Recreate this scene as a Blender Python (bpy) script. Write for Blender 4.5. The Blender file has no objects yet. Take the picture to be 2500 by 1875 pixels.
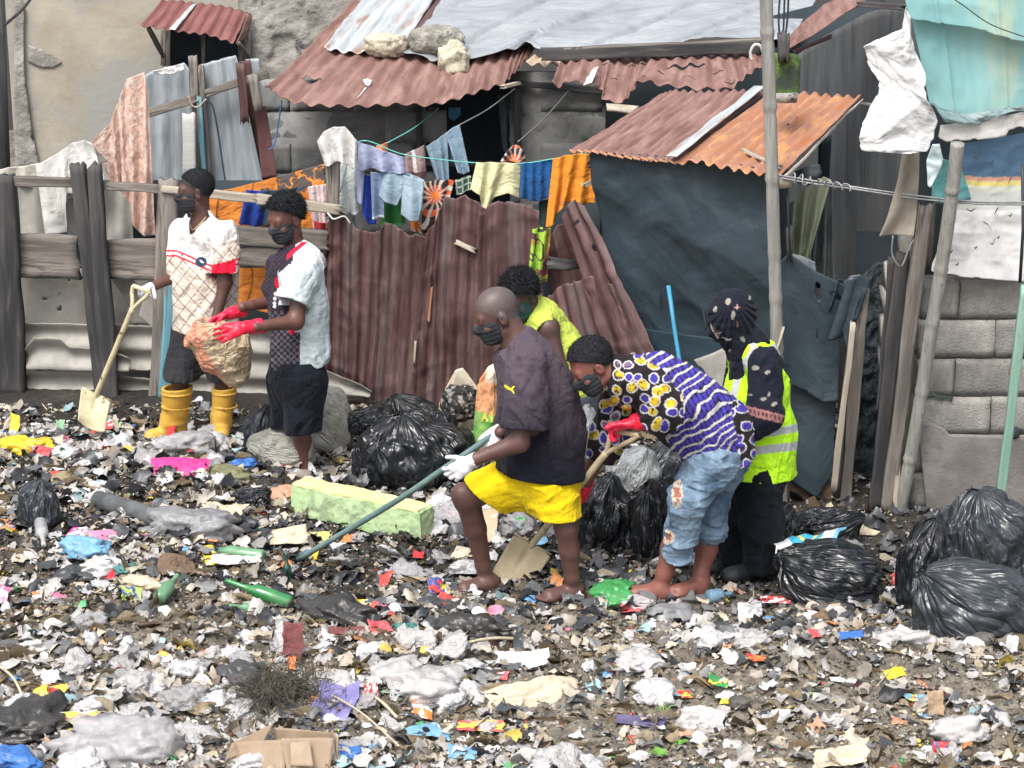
import bpy, math, random
import numpy as np
from mathutils import Vector, Matrix
random.seed(7); RNG = np.random.default_rng(11)
sc = bpy.context.scene; COL = sc.collection
# ------------------------------------------------------------------ camera, sky, sun, exposure
F = 5312.0; CX, CY = 1250.0, 937.5; TH = math.radians(16.0); H = 4.1
cd = bpy.data.cameras.new('camera'); cam = bpy.data.objects.new('camera', cd); COL.objects.link(cam)
cam.location = (0, 0, H); cam.rotation_euler = (math.pi/2-TH, 0, 0)
cd.sensor_fit = 'HORIZONTAL'; cd.angle = 2*math.atan(1250.0/F); cd.clip_start = .1; cd.clip_end = 600
sc.camera = cam
W = bpy.data.worlds.new('World'); sc.world = W; W.use_nodes = True
wn = W.node_tree.nodes; wl = W.node_tree.links
bg = wn['Background']; sky = wn.new('ShaderNodeTexSky'); sky.sky_type = 'NISHITA'; sky.sun_disc = False
SUN_EL, SUN_AZ = math.radians(58), math.radians(-50)
sky.sun_elevation = SUN_EL; sky.sun_rotation = SUN_AZ + math.pi; sky.dust_density = 6; sky.air_density = 1.0; sky.ozone_density = 1
hs = wn.new('ShaderNodeHueSaturation'); hs.inputs['Saturation'].default_value = .38   # overcast: the cloud deck greys the sky
wl.new(sky.outputs[0], hs.inputs['Color']); wl.new(hs.outputs[0], bg.inputs[0]); bg.inputs[1].default_value = .15
sl = bpy.data.lights.new('sun', 'SUN'); sl.energy = 1.15; sl.angle = math.radians(22); sl.color = (1, .96, .9)
so = bpy.data.objects.new('sun', sl); COL.objects.link(so)
# the sun stands behind the camera's left shoulder
sd = Vector((-.45*math.cos(SUN_EL), -.9*math.cos(SUN_EL), math.sin(SUN_EL))).normalized()
so.rotation_euler = sd.to_track_quat('Z', 'Y').to_euler()
sky.sun_rotation = math.atan2(sd.x, sd.y)
sc.view_settings.view_transform = 'Standard'; sc.view_settings.look = 'None'; sc.view_settings.gamma = 1
sc.view_settings.use_curve_mapping = False; sc.view_settings.exposure = 0.72
sc.render.engine = 'CYCLES'

# ------------------------------------------------------------------ picking points in the place
cT, sT = math.cos(TH), math.sin(TH)
def ray(px, py):
    a = (px-CX)/F; b = -(py-CY)/F
    return np.array([a, cT+b*sT, -sT+b*cT])
def at(px, py, Y):
    d = ray(px, py); t = Y/d[1]
    return np.array([d[0]*t, Y, H+d[2]*t])
# ------------------------------------------------------------------ noise
def _h(i, j, k, s):
    n = (i*73856093) ^ (j*19349663) ^ (k*83492791) ^ (s*2654435761 & 0x7fffffff)
    n = n & 0xffffffff
    n = ((n >> 13) ^ n) * 1274126177 & 0xffffffff
    n = ((n >> 16) ^ n) * 668265263 & 0xffffffff
    n = (n >> 15) ^ n
    return (n & 0xffff)/32767.5-1
def vn(x, y, z=0, s=0):
    x, y, z = np.broadcast_arrays(np.asarray(x, float), np.asarray(y, float), np.asarray(z, float))
    xi = np.floor(x).astype(np.int64); yi = np.floor(y).astype(np.int64); zi = np.floor(z).astype(np.int64)
    fx, fy, fz = x-xi, y-yi, z-zi
    fx = fx*fx*(3-2*fx); fy = fy*fy*(3-2*fy); fz = fz*fz*(3-2*fz)
    r = 0
    for a in (0, 1):
        for b in (0, 1):
            for c in (0, 1):
                w = (fx if a else 1-fx)*(fy if b else 1-fy)*(fz if c else 1-fz)
                r = r + w*_h(xi+a, yi+b, zi+c, s)
    return r
def fbm(x, y, z=0, o=3, s=0):
    r = 0; a = 1; t = 0; x = np.asarray(x, float); y = np.asarray(y, float); z = np.asarray(z, float)
    for i in range(o):
        r = r + a*vn(x, y, z, s+i*17); t += a; a *= .5; x = x*2.03+5.1; y = y*2.03+1.7; z = z*2.03+9.3
    return r/t
def ridged(x, y, z=0, o=2, s=0):
    r = 0; a = 1; t = 0; x = np.asarray(x, float); y = np.asarray(y, float); z = np.asarray(z, float)
    for i in range(o):
        r = r + a*(1-2*np.abs(vn(x, y, z, s+i*31))); t += a; a *= .5; x = x*2.1+3; y = y*2.1+7; z = z*2.1+1
    return r/t
# ------------------------------------------------------------------ the lie of the land
def sst(a, b, x):
    t = np.clip((x-a)/(b-a), 0, 1); return t*t*(3-2*t)
def hf(x, y):
    x = np.asarray(x, float); y = np.asarray(y, float)
    left = sst(-.9, -1.8, x)
    h = .11*sst(10.2, 9.4, y+.08*x)*(1-.5*sst(9.6, 8.6, y))       # the near bank of dug-over rubbish
    h = h + left*.14*sst(13.2, 12.2, y)*sst(9.6, 11.0, y)           # the heap on the left
    h = h + .035*fbm(x*1.7, y*1.7, 0, 3, 4)*sst(14.5, 12.5, y)
    near = sst(13.4, 12.0, y+.35*np.maximum(x, 0))*(1-.75*sst(.9, 1.6, x)*sst(10.5, 10.9, y))
    h = h + near*(.030*ridged(x*5.5, y*5.5, 0, 2, 9)+.035*fbm(x*2.6, y*3.2, 0, 2, 12)*sst(12.6, 11.8, y)+.016*fbm(x*17, y*17, 0, 2, 3)+.009*ridged(x*38, y*38, 0, 1, 5))
    h = h + .006*fbm(x*30, y*30, 0, 2, 8)*sst(30, 15, y)
    return h
def gnd(px, py):
    d = ray(px, py); t = 7/d[1]; lo = t
    for i in range(400):
        t2 = t+.03; p = d*t2
        if H+p[2] < hf(p[0], p[1]):
            for _ in range(12):
                m = (t+t2)/2; p = d*m
                if H+p[2] < hf(p[0], p[1]): t2 = m
                else: t = m
            p = d*t; return np.array([p[0], p[1], float(hf(p[0], p[1]))])
        t = t2
    return at(px, py, 14)
def gY(px, py): return float(gnd(px, py)[1])
def nrm(a): a = np.asarray(a, float); return a/np.linalg.norm(a)
# ------------------------------------------------------------------ linking
def V(p): return Vector([float(c) for c in p])
def tag(o, label=None, cat=None, group=None, kind=None):
    if label: o['label'] = label
    if cat: o['category'] = cat
    if group: o['group'] = group
    if kind: o['kind'] = kind
    return o
def root(name, label, cat, loc, group=None):
    o = bpy.data.objects.new(name, None); o.empty_display_size = .1; COL.objects.link(o)
    o.location = V(loc); return tag(o, label, cat, group)
def mesh_np(name, v, q=None, t=None, cols=None, uv=None, smooth=False):
    me = bpy.data.meshes.new(name)
    v = np.asarray(v, np.float32)
    loops = []; tot = []
    if q is not None and len(q): loops.append(np.asarray(q, np.int32).ravel()); tot.append(np.full(len(q), 4, np.int32))
    if t is not None and len(t): loops.append(np.asarray(t, np.int32).ravel()); tot.append(np.full(len(t), 3, np.int32))
    L = np.concatenate(loops); T = np.concatenate(tot)
    me.vertices.add(len(v)); me.vertices.foreach_set('co', v.ravel())
    me.loops.add(len(L)); me.loops.foreach_set('vertex_index', L)
    me.polygons.add(len(T)); st = np.concatenate([[0], np.cumsum(T)[:-1]]).astype(np.int32)
    me.polygons.foreach_set('loop_start', st); me.polygons.foreach_set('loop_total', T)
    if smooth: me.polygons.foreach_set('use_smooth', np.ones(len(T), bool))
    if uv is not None:
        ul = me.uv_layers.new(name='UVMap'); ul.data.foreach_set('uv', np.asarray(uv, np.float32)[L].ravel())
    me.update(calc_edges=True)
    if cols is not None:
        a = me.color_attributes.new('Col', 'FLOAT_COLOR', 'POINT')
        c = np.ones((len(v), 4), np.float32); c[:, :cols.shape[1]] = cols
        a.data.foreach_set('color', c.ravel())
    return me
def link(name, me, mat, parent=None, loc=None, solid=0, offset=0):
    o = bpy.data.objects.new(name, me); COL.objects.link(o)
    if mat is not None and not me.materials: me.materials.append(mat)
    if parent is not None: o.parent = parent
    if loc is not None: o.location = V(loc)
    if solid:
        m = o.modifiers.new('thick', 'SOLIDIFY'); m.thickness = solid; m.offset = offset
    return o
def put(name, v, q=None, t=None, mat=None, parent=None, cols=None, uv=None, smooth=False, solid=0, orig=None, sharp=None):
    """world-space vertices -> object whose origin is the parent's or the mesh's own base"""
    v = np.asarray(v, float)
    if parent is not None:
        o0 = np.array(wloc(parent)); loc = (0, 0, 0)
    else:
        o0 = np.array(orig) if orig is not None else np.array([v[:, 0].mean(), v[:, 1].mean(), v[:, 2].min()]); loc = o0
    me = mesh_np(name, v-o0, q, t, cols, uv, smooth)
    return link(name, me, mat, parent, loc, solid)
def wloc(o):
    p = Vector((0, 0, 0))
    while o is not None: p += o.location; o = o.parent
    return p
# ------------------------------------------------------------------ materials
MATS = {}
def mat(name, c1, c2=None, scale=6, rough=.8, bump=.2, bscale=40, metal=0, spec=.35, c3=None, s3=2.5, t3=(.5, .62),
        coord='Object', stretch=(1, 1, 1), vcol=False, lo=.35, hi=.65, trans=0, sheen=0, rnd=0, rvar=0, transl=0, bdist=.01, brid=0):
    if name in MATS: return MATS[name]
    m = bpy.data.materials.new(name); m.use_nodes = True; MATS[name] = m
    n = m.node_tree.nodes; l = m.node_tree.links; b = n['Principled BSDF']
    tc = n.new('ShaderNodeTexCoord'); mp = n.new('ShaderNodeMapping'); mp.inputs['Scale'].default_value = stretch
    l.new(tc.outputs[coord], mp.inputs[0])
    def noise(s, det=6, r=.6):
        x = n.new('ShaderNodeTexNoise'); x.inputs['Scale'].default_value = s; x.inputs['Detail'].default_value = det
        x.inputs['Roughness'].default_value = r; l.new(mp.outputs[0], x.inputs['Vector']); return x
    def mix(f, a, bb, typ='MIX'):
        x = n.new('ShaderNodeMix'); x.data_type = 'RGBA'; x.blend_type = typ
        if isinstance(f, float): x.inputs[0].default_value = f
        else: l.new(f, x.inputs[0])
        for s, i in ((a, 6), (bb, 7)):
            if isinstance(s, tuple): x.inputs[i].default_value = (*s, 1)
            else: l.new(s, x.inputs[i])
        return x.outputs[2]
    def ramp(src, a, bb):
        r = n.new('ShaderNodeMapRange'); r.inputs[1].default_value = a; r.inputs[2].default_value = bb
        r.interpolation_type = 'SMOOTHSTEP'; l.new(src, r.inputs[0]); return r.outputs[0]
    nz = noise(scale)
    if vcol:
        at_ = n.new('ShaderNodeAttribute'); at_.attribute_name = 'Col'; base = at_.outputs['Color']
        k = tuple(c1)
        base = mix(1.0, base, mix(ramp(nz.outputs[0], lo, hi), k, c2 or (1, 1, 1)), 'MULTIPLY')
    else:
        base = mix(ramp(nz.outputs[0], lo, hi), tuple(c1), tuple(c2 or c1))
    if c3 is not None:
        base = mix(ramp(noise(s3, 8, .65).outputs[0], t3[0], t3[1]), base, tuple(c3))
    if rnd:
        oi = n.new('ShaderNodeObjectInfo'); h = n.new('ShaderNodeHueSaturation')
        mr = n.new('ShaderNodeMapRange'); mr.inputs[3].default_value = 1-rnd; mr.inputs[4].default_value = 1+rnd
        l.new(oi.outputs['Random'], mr.inputs[0]); l.new(mr.outputs[0], h.inputs['Value']); l.new(base, h.inputs['Color']); base = h.outputs[0]
    l.new(base, b.inputs['Base Color'])
    b.inputs['Metallic'].default_value = metal; b.inputs['Specular IOR Level'].default_value = spec
    if rvar:
        mr = n.new('ShaderNodeMapRange'); mr.inputs[3].default_value = rough-rvar; mr.inputs[4].default_value = rough+rvar
        l.new(noise(scale*2.3).outputs[0], mr.inputs[0]); l.new(mr.outputs[0], b.inputs['Roughness'])
    else: b.inputs['Roughness'].default_value = rough
    if sheen: b.inputs['Sheen Weight'].default_value = sheen
    if trans: b.inputs['Transmission Weight'].default_value = trans
    if bump:
        bp = n.new('ShaderNodeBump'); bp.inputs['Strength'].default_value = bump; bp.inputs['Distance'].default_value = bdist
        hn = noise(bscale, 5)
        if brid:      # creased film: sharp valleys where the noise crosses its middle value, at two scales
            prev = None
            for sc2, wt in ((bscale, 1.0), (bscale*2.6, .45), (bscale*6, .18)):
                q = noise(sc2, 1.5, .5); q.inputs['Distortion'].default_value = .8
                e = n.new('ShaderNodeMath'); e.operation = 'SUBTRACT'; e.inputs[1].default_value = .5; l.new(q.outputs[0], e.inputs[0])
                f = n.new('ShaderNodeMath'); f.operation = 'ABSOLUTE'; l.new(e.outputs[0], f.inputs[0])
                g = n.new('ShaderNodeMath'); g.operation = 'MULTIPLY_ADD'; g.inputs[1].default_value = wt*2.5; l.new(f.outputs[0], g.inputs[0])
                if prev is not None: l.new(prev, g.inputs[2])
                else: g.inputs[2].default_value = 0
                prev = g.outputs[0]
            hn = type('H', (), {'outputs': [prev]})
        l.new(hn.outputs[0], bp.inputs['Height']); l.new(bp.outputs[0], b.inputs['Normal'])
    if transl:
        tr = n.new('ShaderNodeBsdfTransparent'); ms = n.new('ShaderNodeMixShader'); ms.inputs[0].default_value = transl
        l.new(b.outputs[0], ms.inputs[1]); l.new(tr.outputs[0], ms.inputs[2]); l.new(ms.outputs[0], n['Material Output'].inputs[0])
    return m
def S2L(r, g, b):
    f = lambda c: ((c/255+.055)/1.055)**2.4 if c > 10 else c/255/12.92
    return (f(r), f(g), f(b))
# ------------------------------------------------------------------ sheets: lofted between two edges given point by point
def resample(P, n):
    P = np.asarray(P, float); d = np.r_[0, np.cumsum(np.linalg.norm(np.diff(P, axis=0), axis=1))]
    d = d/d[-1]; u = np.linspace(0, 1, n)
    return np.stack([np.interp(u, d, P[:, i]) for i in range(3)], 1)
def pts(lst, Y=None):
    r = []
    for p in lst:
        y = p[2] if len(p) > 2 else (Y(p[0]) if callable(Y) else Y)
        r.append(at(p[0], p[1], y))
    return np.array(r)
def sheet(name, top, bot, m, parent=None, Y=None, nu=60, nv=40, disp=None, rag=(0, 0, 0, 0), holes=(), solid=.004,
          smooth=True, seed=0, colf=None, sag=0, orig=None, world=False):
    A = resample(top if world else pts(top, Y), nu); B = resample(bot if world else pts(bot, Y), nu)
    u = np.linspace(0, 1, nu)[:, None]; v = np.linspace(0, 1, nv)[None, :]
    wid = np.linalg.norm(np.diff(A, axis=0), axis=1).sum(); hgt = np.linalg.norm(B-A, axis=1).mean()
    U = u*wid+0*v; Vv = v*hgt+0*u
    P = A[:, None, :]*(1-v)[..., None]+B[:, None, :]*v[..., None]
    du = np.gradient(P, axis=0); dv = np.gradient(P, axis=1)
    N = np.cross(du, dv); N /= np.linalg.norm(N, axis=2, keepdims=True)+1e-9
    if N[:, :, 1].mean() > 0: N = -N
    if disp is not None: P = P+N*disp(u+0*v, v+0*u, U, Vv)[..., None]
    # ragged rims: pull the last rows and columns about inside the sheet
    rt, rb, rl, rr = rag
    if rt or rb:
        a = rt*(.5+.5*fbm(U[:, 0]*9, seed+.5, 0, 3, seed)+.35*(vn(U[:, 0]*25, 3, 0, seed) > .3)); c = rb*(.5+.5*fbm(U[:, 0]*8, seed+3.5, 0, 3, seed+5)+.35*(vn(U[:, 0]*22, 7, 0, seed) > .35))
        a = a/hgt; c = c/hgt
        vv = a[:, None]+(1-a-c)[:, None]*v
        P = np.stack([[np.interp(vv[i], v[0], P[i, :, k]) for k in range(3)] for i in range(nu)]).transpose(0, 2, 1)
    if rl or rr:
        a = rl*(.5+.5*fbm(Vv[0]*8, seed+1.5, 0, 3, seed+1))/wid; c = rr*(.5+.5*fbm(Vv[0]*8, seed+2.5, 0, 3, seed+2))/wid
        uu = a[None, :]+(1-a-c)[None, :]*u
        P = np.stack([[np.interp(uu[:, j], u[:, 0], P[:, j, k]) for k in range(3)] for j in range(nv)]).transpose(2, 0, 1)
    idx = np.arange(nu*nv).reshape(nu, nv)
    q = np.stack([idx[:-1, :-1], idx[1:, :-1], idx[1:, 1:], idx[:-1, 1:]], -1).reshape(-1, 4)
    if len(holes):
        cu = (U[:-1, :-1]+U[1:, 1:]).ravel()/2; cv = (Vv[:-1, :-1]+Vv[1:, 1:]).ravel()/2; keep = np.ones(len(q), bool)
        for (hu, hv, ru, rv) in holes:
            keep &= ((cu/wid-hu)*wid/ru)**2+((cv/hgt-hv)*hgt/rv)**2+.5*fbm(cu*25, cv*25, 0, 2, seed+int(hu*90)) > 1
        q = q[keep]
    cols = colf(U, Vv, P).reshape(-1, 3) if colf is not None else None
    return put(name, P.reshape(-1, 3), q, None, m, parent, cols=cols, uv=np.stack([U.ravel(), Vv.ravel()], 1), smooth=smooth, solid=solid, orig=orig)
def corr(pitch=.076, amp=.011, dent=.004, seed=0, wander=0, axis='u'):
    def f(u, v, U, Vv):
        a = U if axis == 'u' else Vv; b = Vv if axis == 'u' else U
        return amp*np.cos(a/pitch*2*math.pi+wander*fbm(b*1.5, a*.7, 0, 2, seed))+dent*fbm(U*4, Vv*4, 0, 3, seed+3)*2
    return f
def folds(amp=.015, pitch=.09, seed=0, flow=.5, fine=.3):
    def f(u, v, U, Vv):
        a = 1.35*amp*(.35+v*.65)
        return a*(np.sin(U/pitch*2*math.pi+2.5*fbm(U*3, Vv*1.2, seed, 2, seed))+fine*fbm(U*22, Vv*7, 0, 2, seed)*2)+amp*flow*fbm(U*5, Vv*3.5, 0, 3, seed+2)*2
    return f
def crumple(amp=.01, sc_=9, seed=0):
    return lambda u, v, U, Vv: amp*(ridged(U*sc_, Vv*sc_, seed, 3, seed)+.8*fbm(U*sc_*.4, Vv*sc_*.4, 0, 2, seed+7))
# ------------------------------------------------------------------ planks, poles and tubes
def frame(p0, p1, face=(0, -1, 0)):
    z = np.asarray(p1, float)-p0; L = np.linalg.norm(z); z = z/L
    y = -np.asarray(face, float); y = y-z*(y@z); y /= np.linalg.norm(y); x = np.cross(y, z)
    return L, Matrix(((x[0], y[0], z[0], p0[0]), (x[1], y[1], z[1], p0[1]), (x[2], y[2], z[2], p0[2]), (0, 0, 0, 1)))
def plank(name, p0, p1, w, th, m, parent=None, face=(0, -1, 0), seed=0, rough=.004, rag=.02, w1=None, split=0):
    """a sawn board from p0 to p1; lengthwise local z, uneven edges and broken ends"""
    w1 = w1 or w; L, M = frame(p0, p1, face); n = max(4, int(L/.05)); nx = 7
    xs = np.linspace(-.5, .5, nx); zs = np.linspace(0, 1, n)
    X, Z = np.meshgrid(xs, zs, indexing='ij')
    ww = w*(1-Z)+w1*Z
    e = rough*2*fbm(Z*L*4, X*2, seed, 2, seed)
    px = X*ww+e; end0 = rag*vn(X*9+seed, 1, 0, seed)*.5; end1 = rag*(vn(X*9+seed, 5, 0, seed)+.6*(vn(X*14, 9, 0, seed) > .2))
    pz = np.where(Z == 0, end0, np.where(Z == 1, L+end1, Z*L+0*X))
    yf = -th/2+rough*.8*fbm(X*w*40, Z*L*3, seed, 2, seed+2); yb = th/2+0*X
    g = np.arange(nx*n).reshape(nx, n); q = []
    vf = np.stack([px, yf, pz], -1).reshape(-1, 3); vb = np.stack([px, yb, pz], -1).reshape(-1, 3); o = nx*n
    q += list(np.stack([g[:-1, :-1], g[1:, :-1], g[1:, 1:], g[:-1, 1:]], -1).reshape(-1, 4))
    q += list((np.stack([g[:-1, :-1], g[:-1, 1:], g[1:, 1:], g[1:, :-1]], -1)+o).reshape(-1, 4))
    for (a, b) in ((g[0, :-1], g[0, 1:]), (g[1:, 0][::-1], g[:-1, 0][::-1])):
        for i, j in zip(a, b): q.append([i, j, j+o, i+o])
    for (a, b) in ((g[-1, 1:], g[-1, :-1]),):
        for i, j in zip(a, b): q.append([i, j, j+o, i+o])
    for i, j in zip(g[:-1, -1], g[1:, -1]): q.append([i, j, j+o, i+o])
    uv = np.r_[np.stack([px.ravel(), pz.ravel()], 1), np.stack([px.ravel()+.3, pz.ravel()], 1)]
    me = mesh_np(name, np.r_[vf, vb], np.array(q), uv=uv)
    o_ = link(name, me, m, parent)
    M = M.copy()
    if parent is not None: M.translation -= wloc(parent)
    o_.matrix_basis = M
    return o_
def tube_mesh(path, r, n=8, cap=True, closed=False):
    P = np.asarray(path, float); K = len(P); r = np.broadcast_to(np.asarray(r, float), (K,))
    T = np.gradient(P, axis=0); T /= np.linalg.norm(T, axis=1, keepdims=True)+1e-9
    ref = np.array([.31, .2, .93]) if abs(T[:, 2]).mean() < .8 else np.array([1., .1, 0])
    X = np.cross(T, ref); X /= np.linalg.norm(X, axis=1, keepdims=True)+1e-9; Yv = np.cross(T, X)
    a = np.linspace(0, 2*math.pi, n, endpoint=False)
    v = P[:, None]+r[:, None, None]*(np.cos(a)[None, :, None]*X[:, None]+np.sin(a)[None, :, None]*Yv[:, None])
    g = np.arange(K*n).reshape(K, n); g2 = np.roll(g, -1, 1)
    q = np.stack([g[:-1], g2[:-1], g2[1:], g[1:]], -1).reshape(-1, 4); v = v.reshape(-1, 3); t = []
    if cap:
        v = np.r_[v, P[:1], P[-1:]]
        for i in range(n): t += [[K*n, g2[0, i], g[0, i]], [K*n+1, g[-1, i], g2[-1, i]]]
    return v, q, np.array(t) if t else None
def tube(name, path, r, m, parent=None, n=8, smooth=True, **k):
    v, q, t = tube_mesh(path, r, n); return put(name, v, q, t, m, parent, smooth=smooth, **k)
def smoothpath(P, n=40):
    P = np.asarray(P, float); K = len(P)
    if K < 3: return resample(P, n)
    out = []; Q = np.r_[[2*P[0]-P[1]], P, [2*P[-1]-P[-2]]]; m = max(2, n//(K-1))
    for i in range(1, K):
        p0, p1, p2, p3 = Q[i-1:i+3]
        for t in np.linspace(0, 1, m, endpoint=False):
            out.append(.5*((2*p1)+(-p0+p2)*t+(2*p0-5*p1+4*p2-p3)*t*t+(-p0+3*p1-3*p2+p3)*t**3))
    out.append(P[-1]); return np.array(out)
def box_v(c, s, j=0, seed=0, bev=0):
    sx, sy, sz = [k/2 for k in s]; r = np.random.default_rng(seed)
    v = np.array([[x, y, z] for x in (-sx, sx) for y in (-sy, sy) for z in (-sz, sz)])+r.uniform(-j, j, (8, 3))
    return v+c, np.array([[0, 1, 3, 2], [4, 6, 7, 5], [0, 4, 5, 1], [2, 3, 7, 6], [0, 2, 6, 4], [1, 5, 7, 3]])
# ------------------------------------------------------------------ volumes: smooth unions of tapered limbs, meshed by surface nets
class Vol:
    def __init__(s, lo, hi, h):
        s.lo = np.array(lo, np.float32); s.h = h; s.n = np.ceil((np.array(hi)-lo)/h).astype(int)+1
        s.D = np.full(s.n, .5, np.float32)
    def sub(s, lo, hi):
        a = np.clip(np.floor((np.array(lo)-s.lo)/s.h).astype(int), 0, s.n-1); b = np.clip(np.ceil((np.array(hi)-s.lo)/s.h).astype(int)+1, 1, s.n)
        if np.any(b-a < 1): return None, None
        sl = tuple(slice(i, j) for i, j in zip(a, b))
        g = [s.lo[k]+s.h*np.arange(a[k], b[k], dtype=np.float32) for k in range(3)]
        return sl, np.meshgrid(*g, indexing='ij', sparse=True)
    def _mix(s, sl, d, k, mode):
        A = s.D[sl]
        if mode == 'add':
            h = np.clip(.5+.5*(A-d)/k, 0, 1); s.D[sl] = A*(1-h)+d*h-k*h*(1-h)
        else:
            s.D[sl] = np.maximum(A, -d)
    def cap(s, p0, p1, r0, r1=None, k=.02, flat=None, ratio=1, mode='add'):
        p0 = np.asarray(p0, float); p1 = np.asarray(p1, float); r1 = r0 if r1 is None else r1; R = max(r0, r1)/min(1, ratio) if ratio > 1 else max(r0, r1)
        R = max(r0, r1)*max(1, ratio)+k+2*s.h
        sl, g = s.sub(np.minimum(p0, p1)-R, np.maximum(p0, p1)+R)
        if sl is None: return s
        a = p1-p0; L2 = float(a@a)+1e-12
        q = [g[i]-np.float32(p0[i]) for i in range(3)]
        t = np.clip((q[0]*a[0]+q[1]*a[1]+q[2]*a[2])/L2, 0, 1)
        q = [q[i]-t*np.float32(a[i]) for i in range(3)]
        d2 = q[0]**2+q[1]**2+q[2]**2
        if flat is not None:
            f = np.asarray(flat, float); f = f/np.linalg.norm(f)
            c = q[0]*f[0]+q[1]*f[1]+q[2]*f[2]; d2 = d2+c*c*(1/ratio**2-1)
        d = (np.sqrt(np.maximum(d2, 0))-(r0+(r1-r0)*t)).astype(np.float32)
        if flat is not None and ratio < 1: d = d*np.float32(math.sqrt(ratio))
        s._mix(sl, d, k, mode); return s
    def ell(s, c, rad, fr=None, k=.02, mode='add'):
        c = np.asarray(c, float); R = max(rad)+k+2*s.h; sl, g = s.sub(c-R, c+R)
        if sl is None: return s
        fr = np.eye(3) if fr is None else fr
        q = [g[i]-np.float32(c[i]) for i in range(3)]; d2 = 0
        for j in range(3): d2 = d2+((q[0]*fr[j][0]+q[1]*fr[j][1]+q[2]*fr[j][2])/rad[j])**2
        rr = np.sqrt(d2); s._mix(sl, ((rr-1)*min(rad)*(1 if min(rad) > .6*max(rad) else 1.2)).astype(np.float32), k, mode); return s
    def cut(s, p, n, soft=0):
        n = np.asarray(n, float); n = n/np.linalg.norm(n); g = [s.lo[k]+s.h*np.arange(s.n[k], dtype=np.float32) for k in range(3)]
        X, Y, Z = np.meshgrid(*g, indexing='ij', sparse=True)
        s.D = np.maximum(s.D, ((X-p[0])*n[0]+(Y-p[1])*n[1]+(Z-p[2])*n[2]).astype(np.float32)); return s
    def cutlocal(s, p, n, R):
        n = np.asarray(n, float); n = n/np.linalg.norm(n); sl, g = s.sub(np.asarray(p)-R, np.asarray(p)+R)
        if sl is None: return s
        d = ((g[0]-p[0])*n[0]+(g[1]-p[1])*n[1]+(g[2]-p[2])*n[2]); rr = (g[0]-p[0])**2+(g[1]-p[1])**2+(g[2]-p[2])**2
        s.D[sl] = np.where(rr < R*R, np.maximum(s.D[sl], d.astype(np.float32)), s.D[sl]); return s
    def warp(s, fn, band=.05):
        m = np.abs(s.D) < band; ii = np.nonzero(m)
        P = [s.lo[k]+s.h*ii[k] for k in range(3)]
        s.D[m] += fn(*P).astype(np.float32); return s
    def mesh(s):
        D = s.D; S = D < 0; n = D.shape
        c = np.zeros([k-1 for k in n], np.uint8)
        for i in (0, 1):
            for j in (0, 1):
                for k in (0, 1): c += S[i:n[0]-1+i, j:n[1]-1+j, k:n[2]-1+k]
        act = (c > 0) & (c < 8); I, J, K = np.nonzero(act)
        ids = np.full(act.shape, -1, np.int32); ids[I, J, K] = np.arange(len(I))
        acc = np.zeros((len(I), 3)); cnt = np.zeros(len(I))
        cs = [(i, j, k) for i in (0, 1) for j in (0, 1) for k in (0, 1)]
        val = {q: D[I+q[0], J+q[1], K+q[2]] for q in cs}
        for a in cs:
            for ax in range(3):
                if a[ax]: continue
                b = list(a); b[ax] = 1; b = tuple(b); x = val[a]; y = val[b]; m = (x < 0) != (y < 0)
                t = np.where(m, x/(x-y+1e-12), 0)
                p = np.stack([np.full(len(I), float(k)) for k in a], 1); p[:, ax] += t
                acc += p*m[:, None]; cnt += m
        v = (np.stack([I, J, K], 1)+acc/cnt[:, None])*s.h+s.lo
        q = []
        for ax in range(3):
            A = [slice(0, k) for k in n]; B = list(A); A[ax] = slice(0, n[ax]-1); B[ax] = slice(1, n[ax])
            sa = S[tuple(A)]; sb = S[tuple(B)]; X = np.stack(np.nonzero(sa != sb), 1); sgn = sa[tuple(X.T)]
            u, w = (ax+1) % 3, (ax+2) % 3
            ok = (X[:, u] > 0) & (X[:, w] > 0) & (X[:, u] < n[u]-1) & (X[:, w] < n[w]-1); X = X[ok]; sgn = sgn[ok]
            def cid(du, dw):
                Yx = X.copy(); Yx[:, u] -= du; Yx[:, w] -= dw; return ids[tuple(Yx.T)]
            f = np.stack([cid(1, 1), cid(0, 1), cid(0, 0), cid(1, 0)], 1); f[~sgn] = f[~sgn][:, ::-1]
            q.append(f)
        return v, np.concatenate(q)
def volobj(name, vol, m, parent, colf=None):
    v, q = vol.mesh()
    return put(name, v, q, None, m, parent, cols=None if colf is None else colf(v), smooth=True)
# ================================================================== materials of the place
M_soil = mat('soil', (.62, .62, .62), (1.25, 1.22, 1.15), vcol=True, scale=24, rough=.85, bump=1, bscale=130, bdist=.02, spec=.3, rvar=.12)
M_plaster = mat('plaster', (.34, .30, .235), (.45, .41, .33), scale=1.6, rough=.92, bump=.5, bscale=18, c3=(.33, .325, .305), s3=1.3, t3=(.42, .6))
M_plasterold = mat('old_plaster', (.25, .235, .215), (.38, .365, .335), scale=4, rough=.95, bump=.9, bscale=14, c3=(.07, .07, .072), s3=6, t3=(.58, .66), bdist=.03)
M_block = mat('concrete_block', (.24, .232, .215), (.36, .345, .32), scale=7, rough=.95, bump=.8, bscale=90, c3=(.13, .13, .125), s3=1.3, t3=(.5, .68), rnd=.18, bdist=.012)
M_blockdim = mat('rendered_block', (.20, .205, .205), (.28, .275, .265), scale=5, rough=.95, bump=.5, bscale=60, c3=(.08, .095, .09), s3=1.6, t3=(.52, .66), rnd=.14)
M_mortar = mat('mortar', (.13, .125, .118), (.23, .225, .21), scale=12, rough=.95, bump=.8, bscale=60)
M_dark = mat('painted_shade', (.022, .034, .042), (.034, .046, .054), scale=3, rough=.9, bump=0)  # near-black colour painted in for the shade inside rooms and openings
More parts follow.
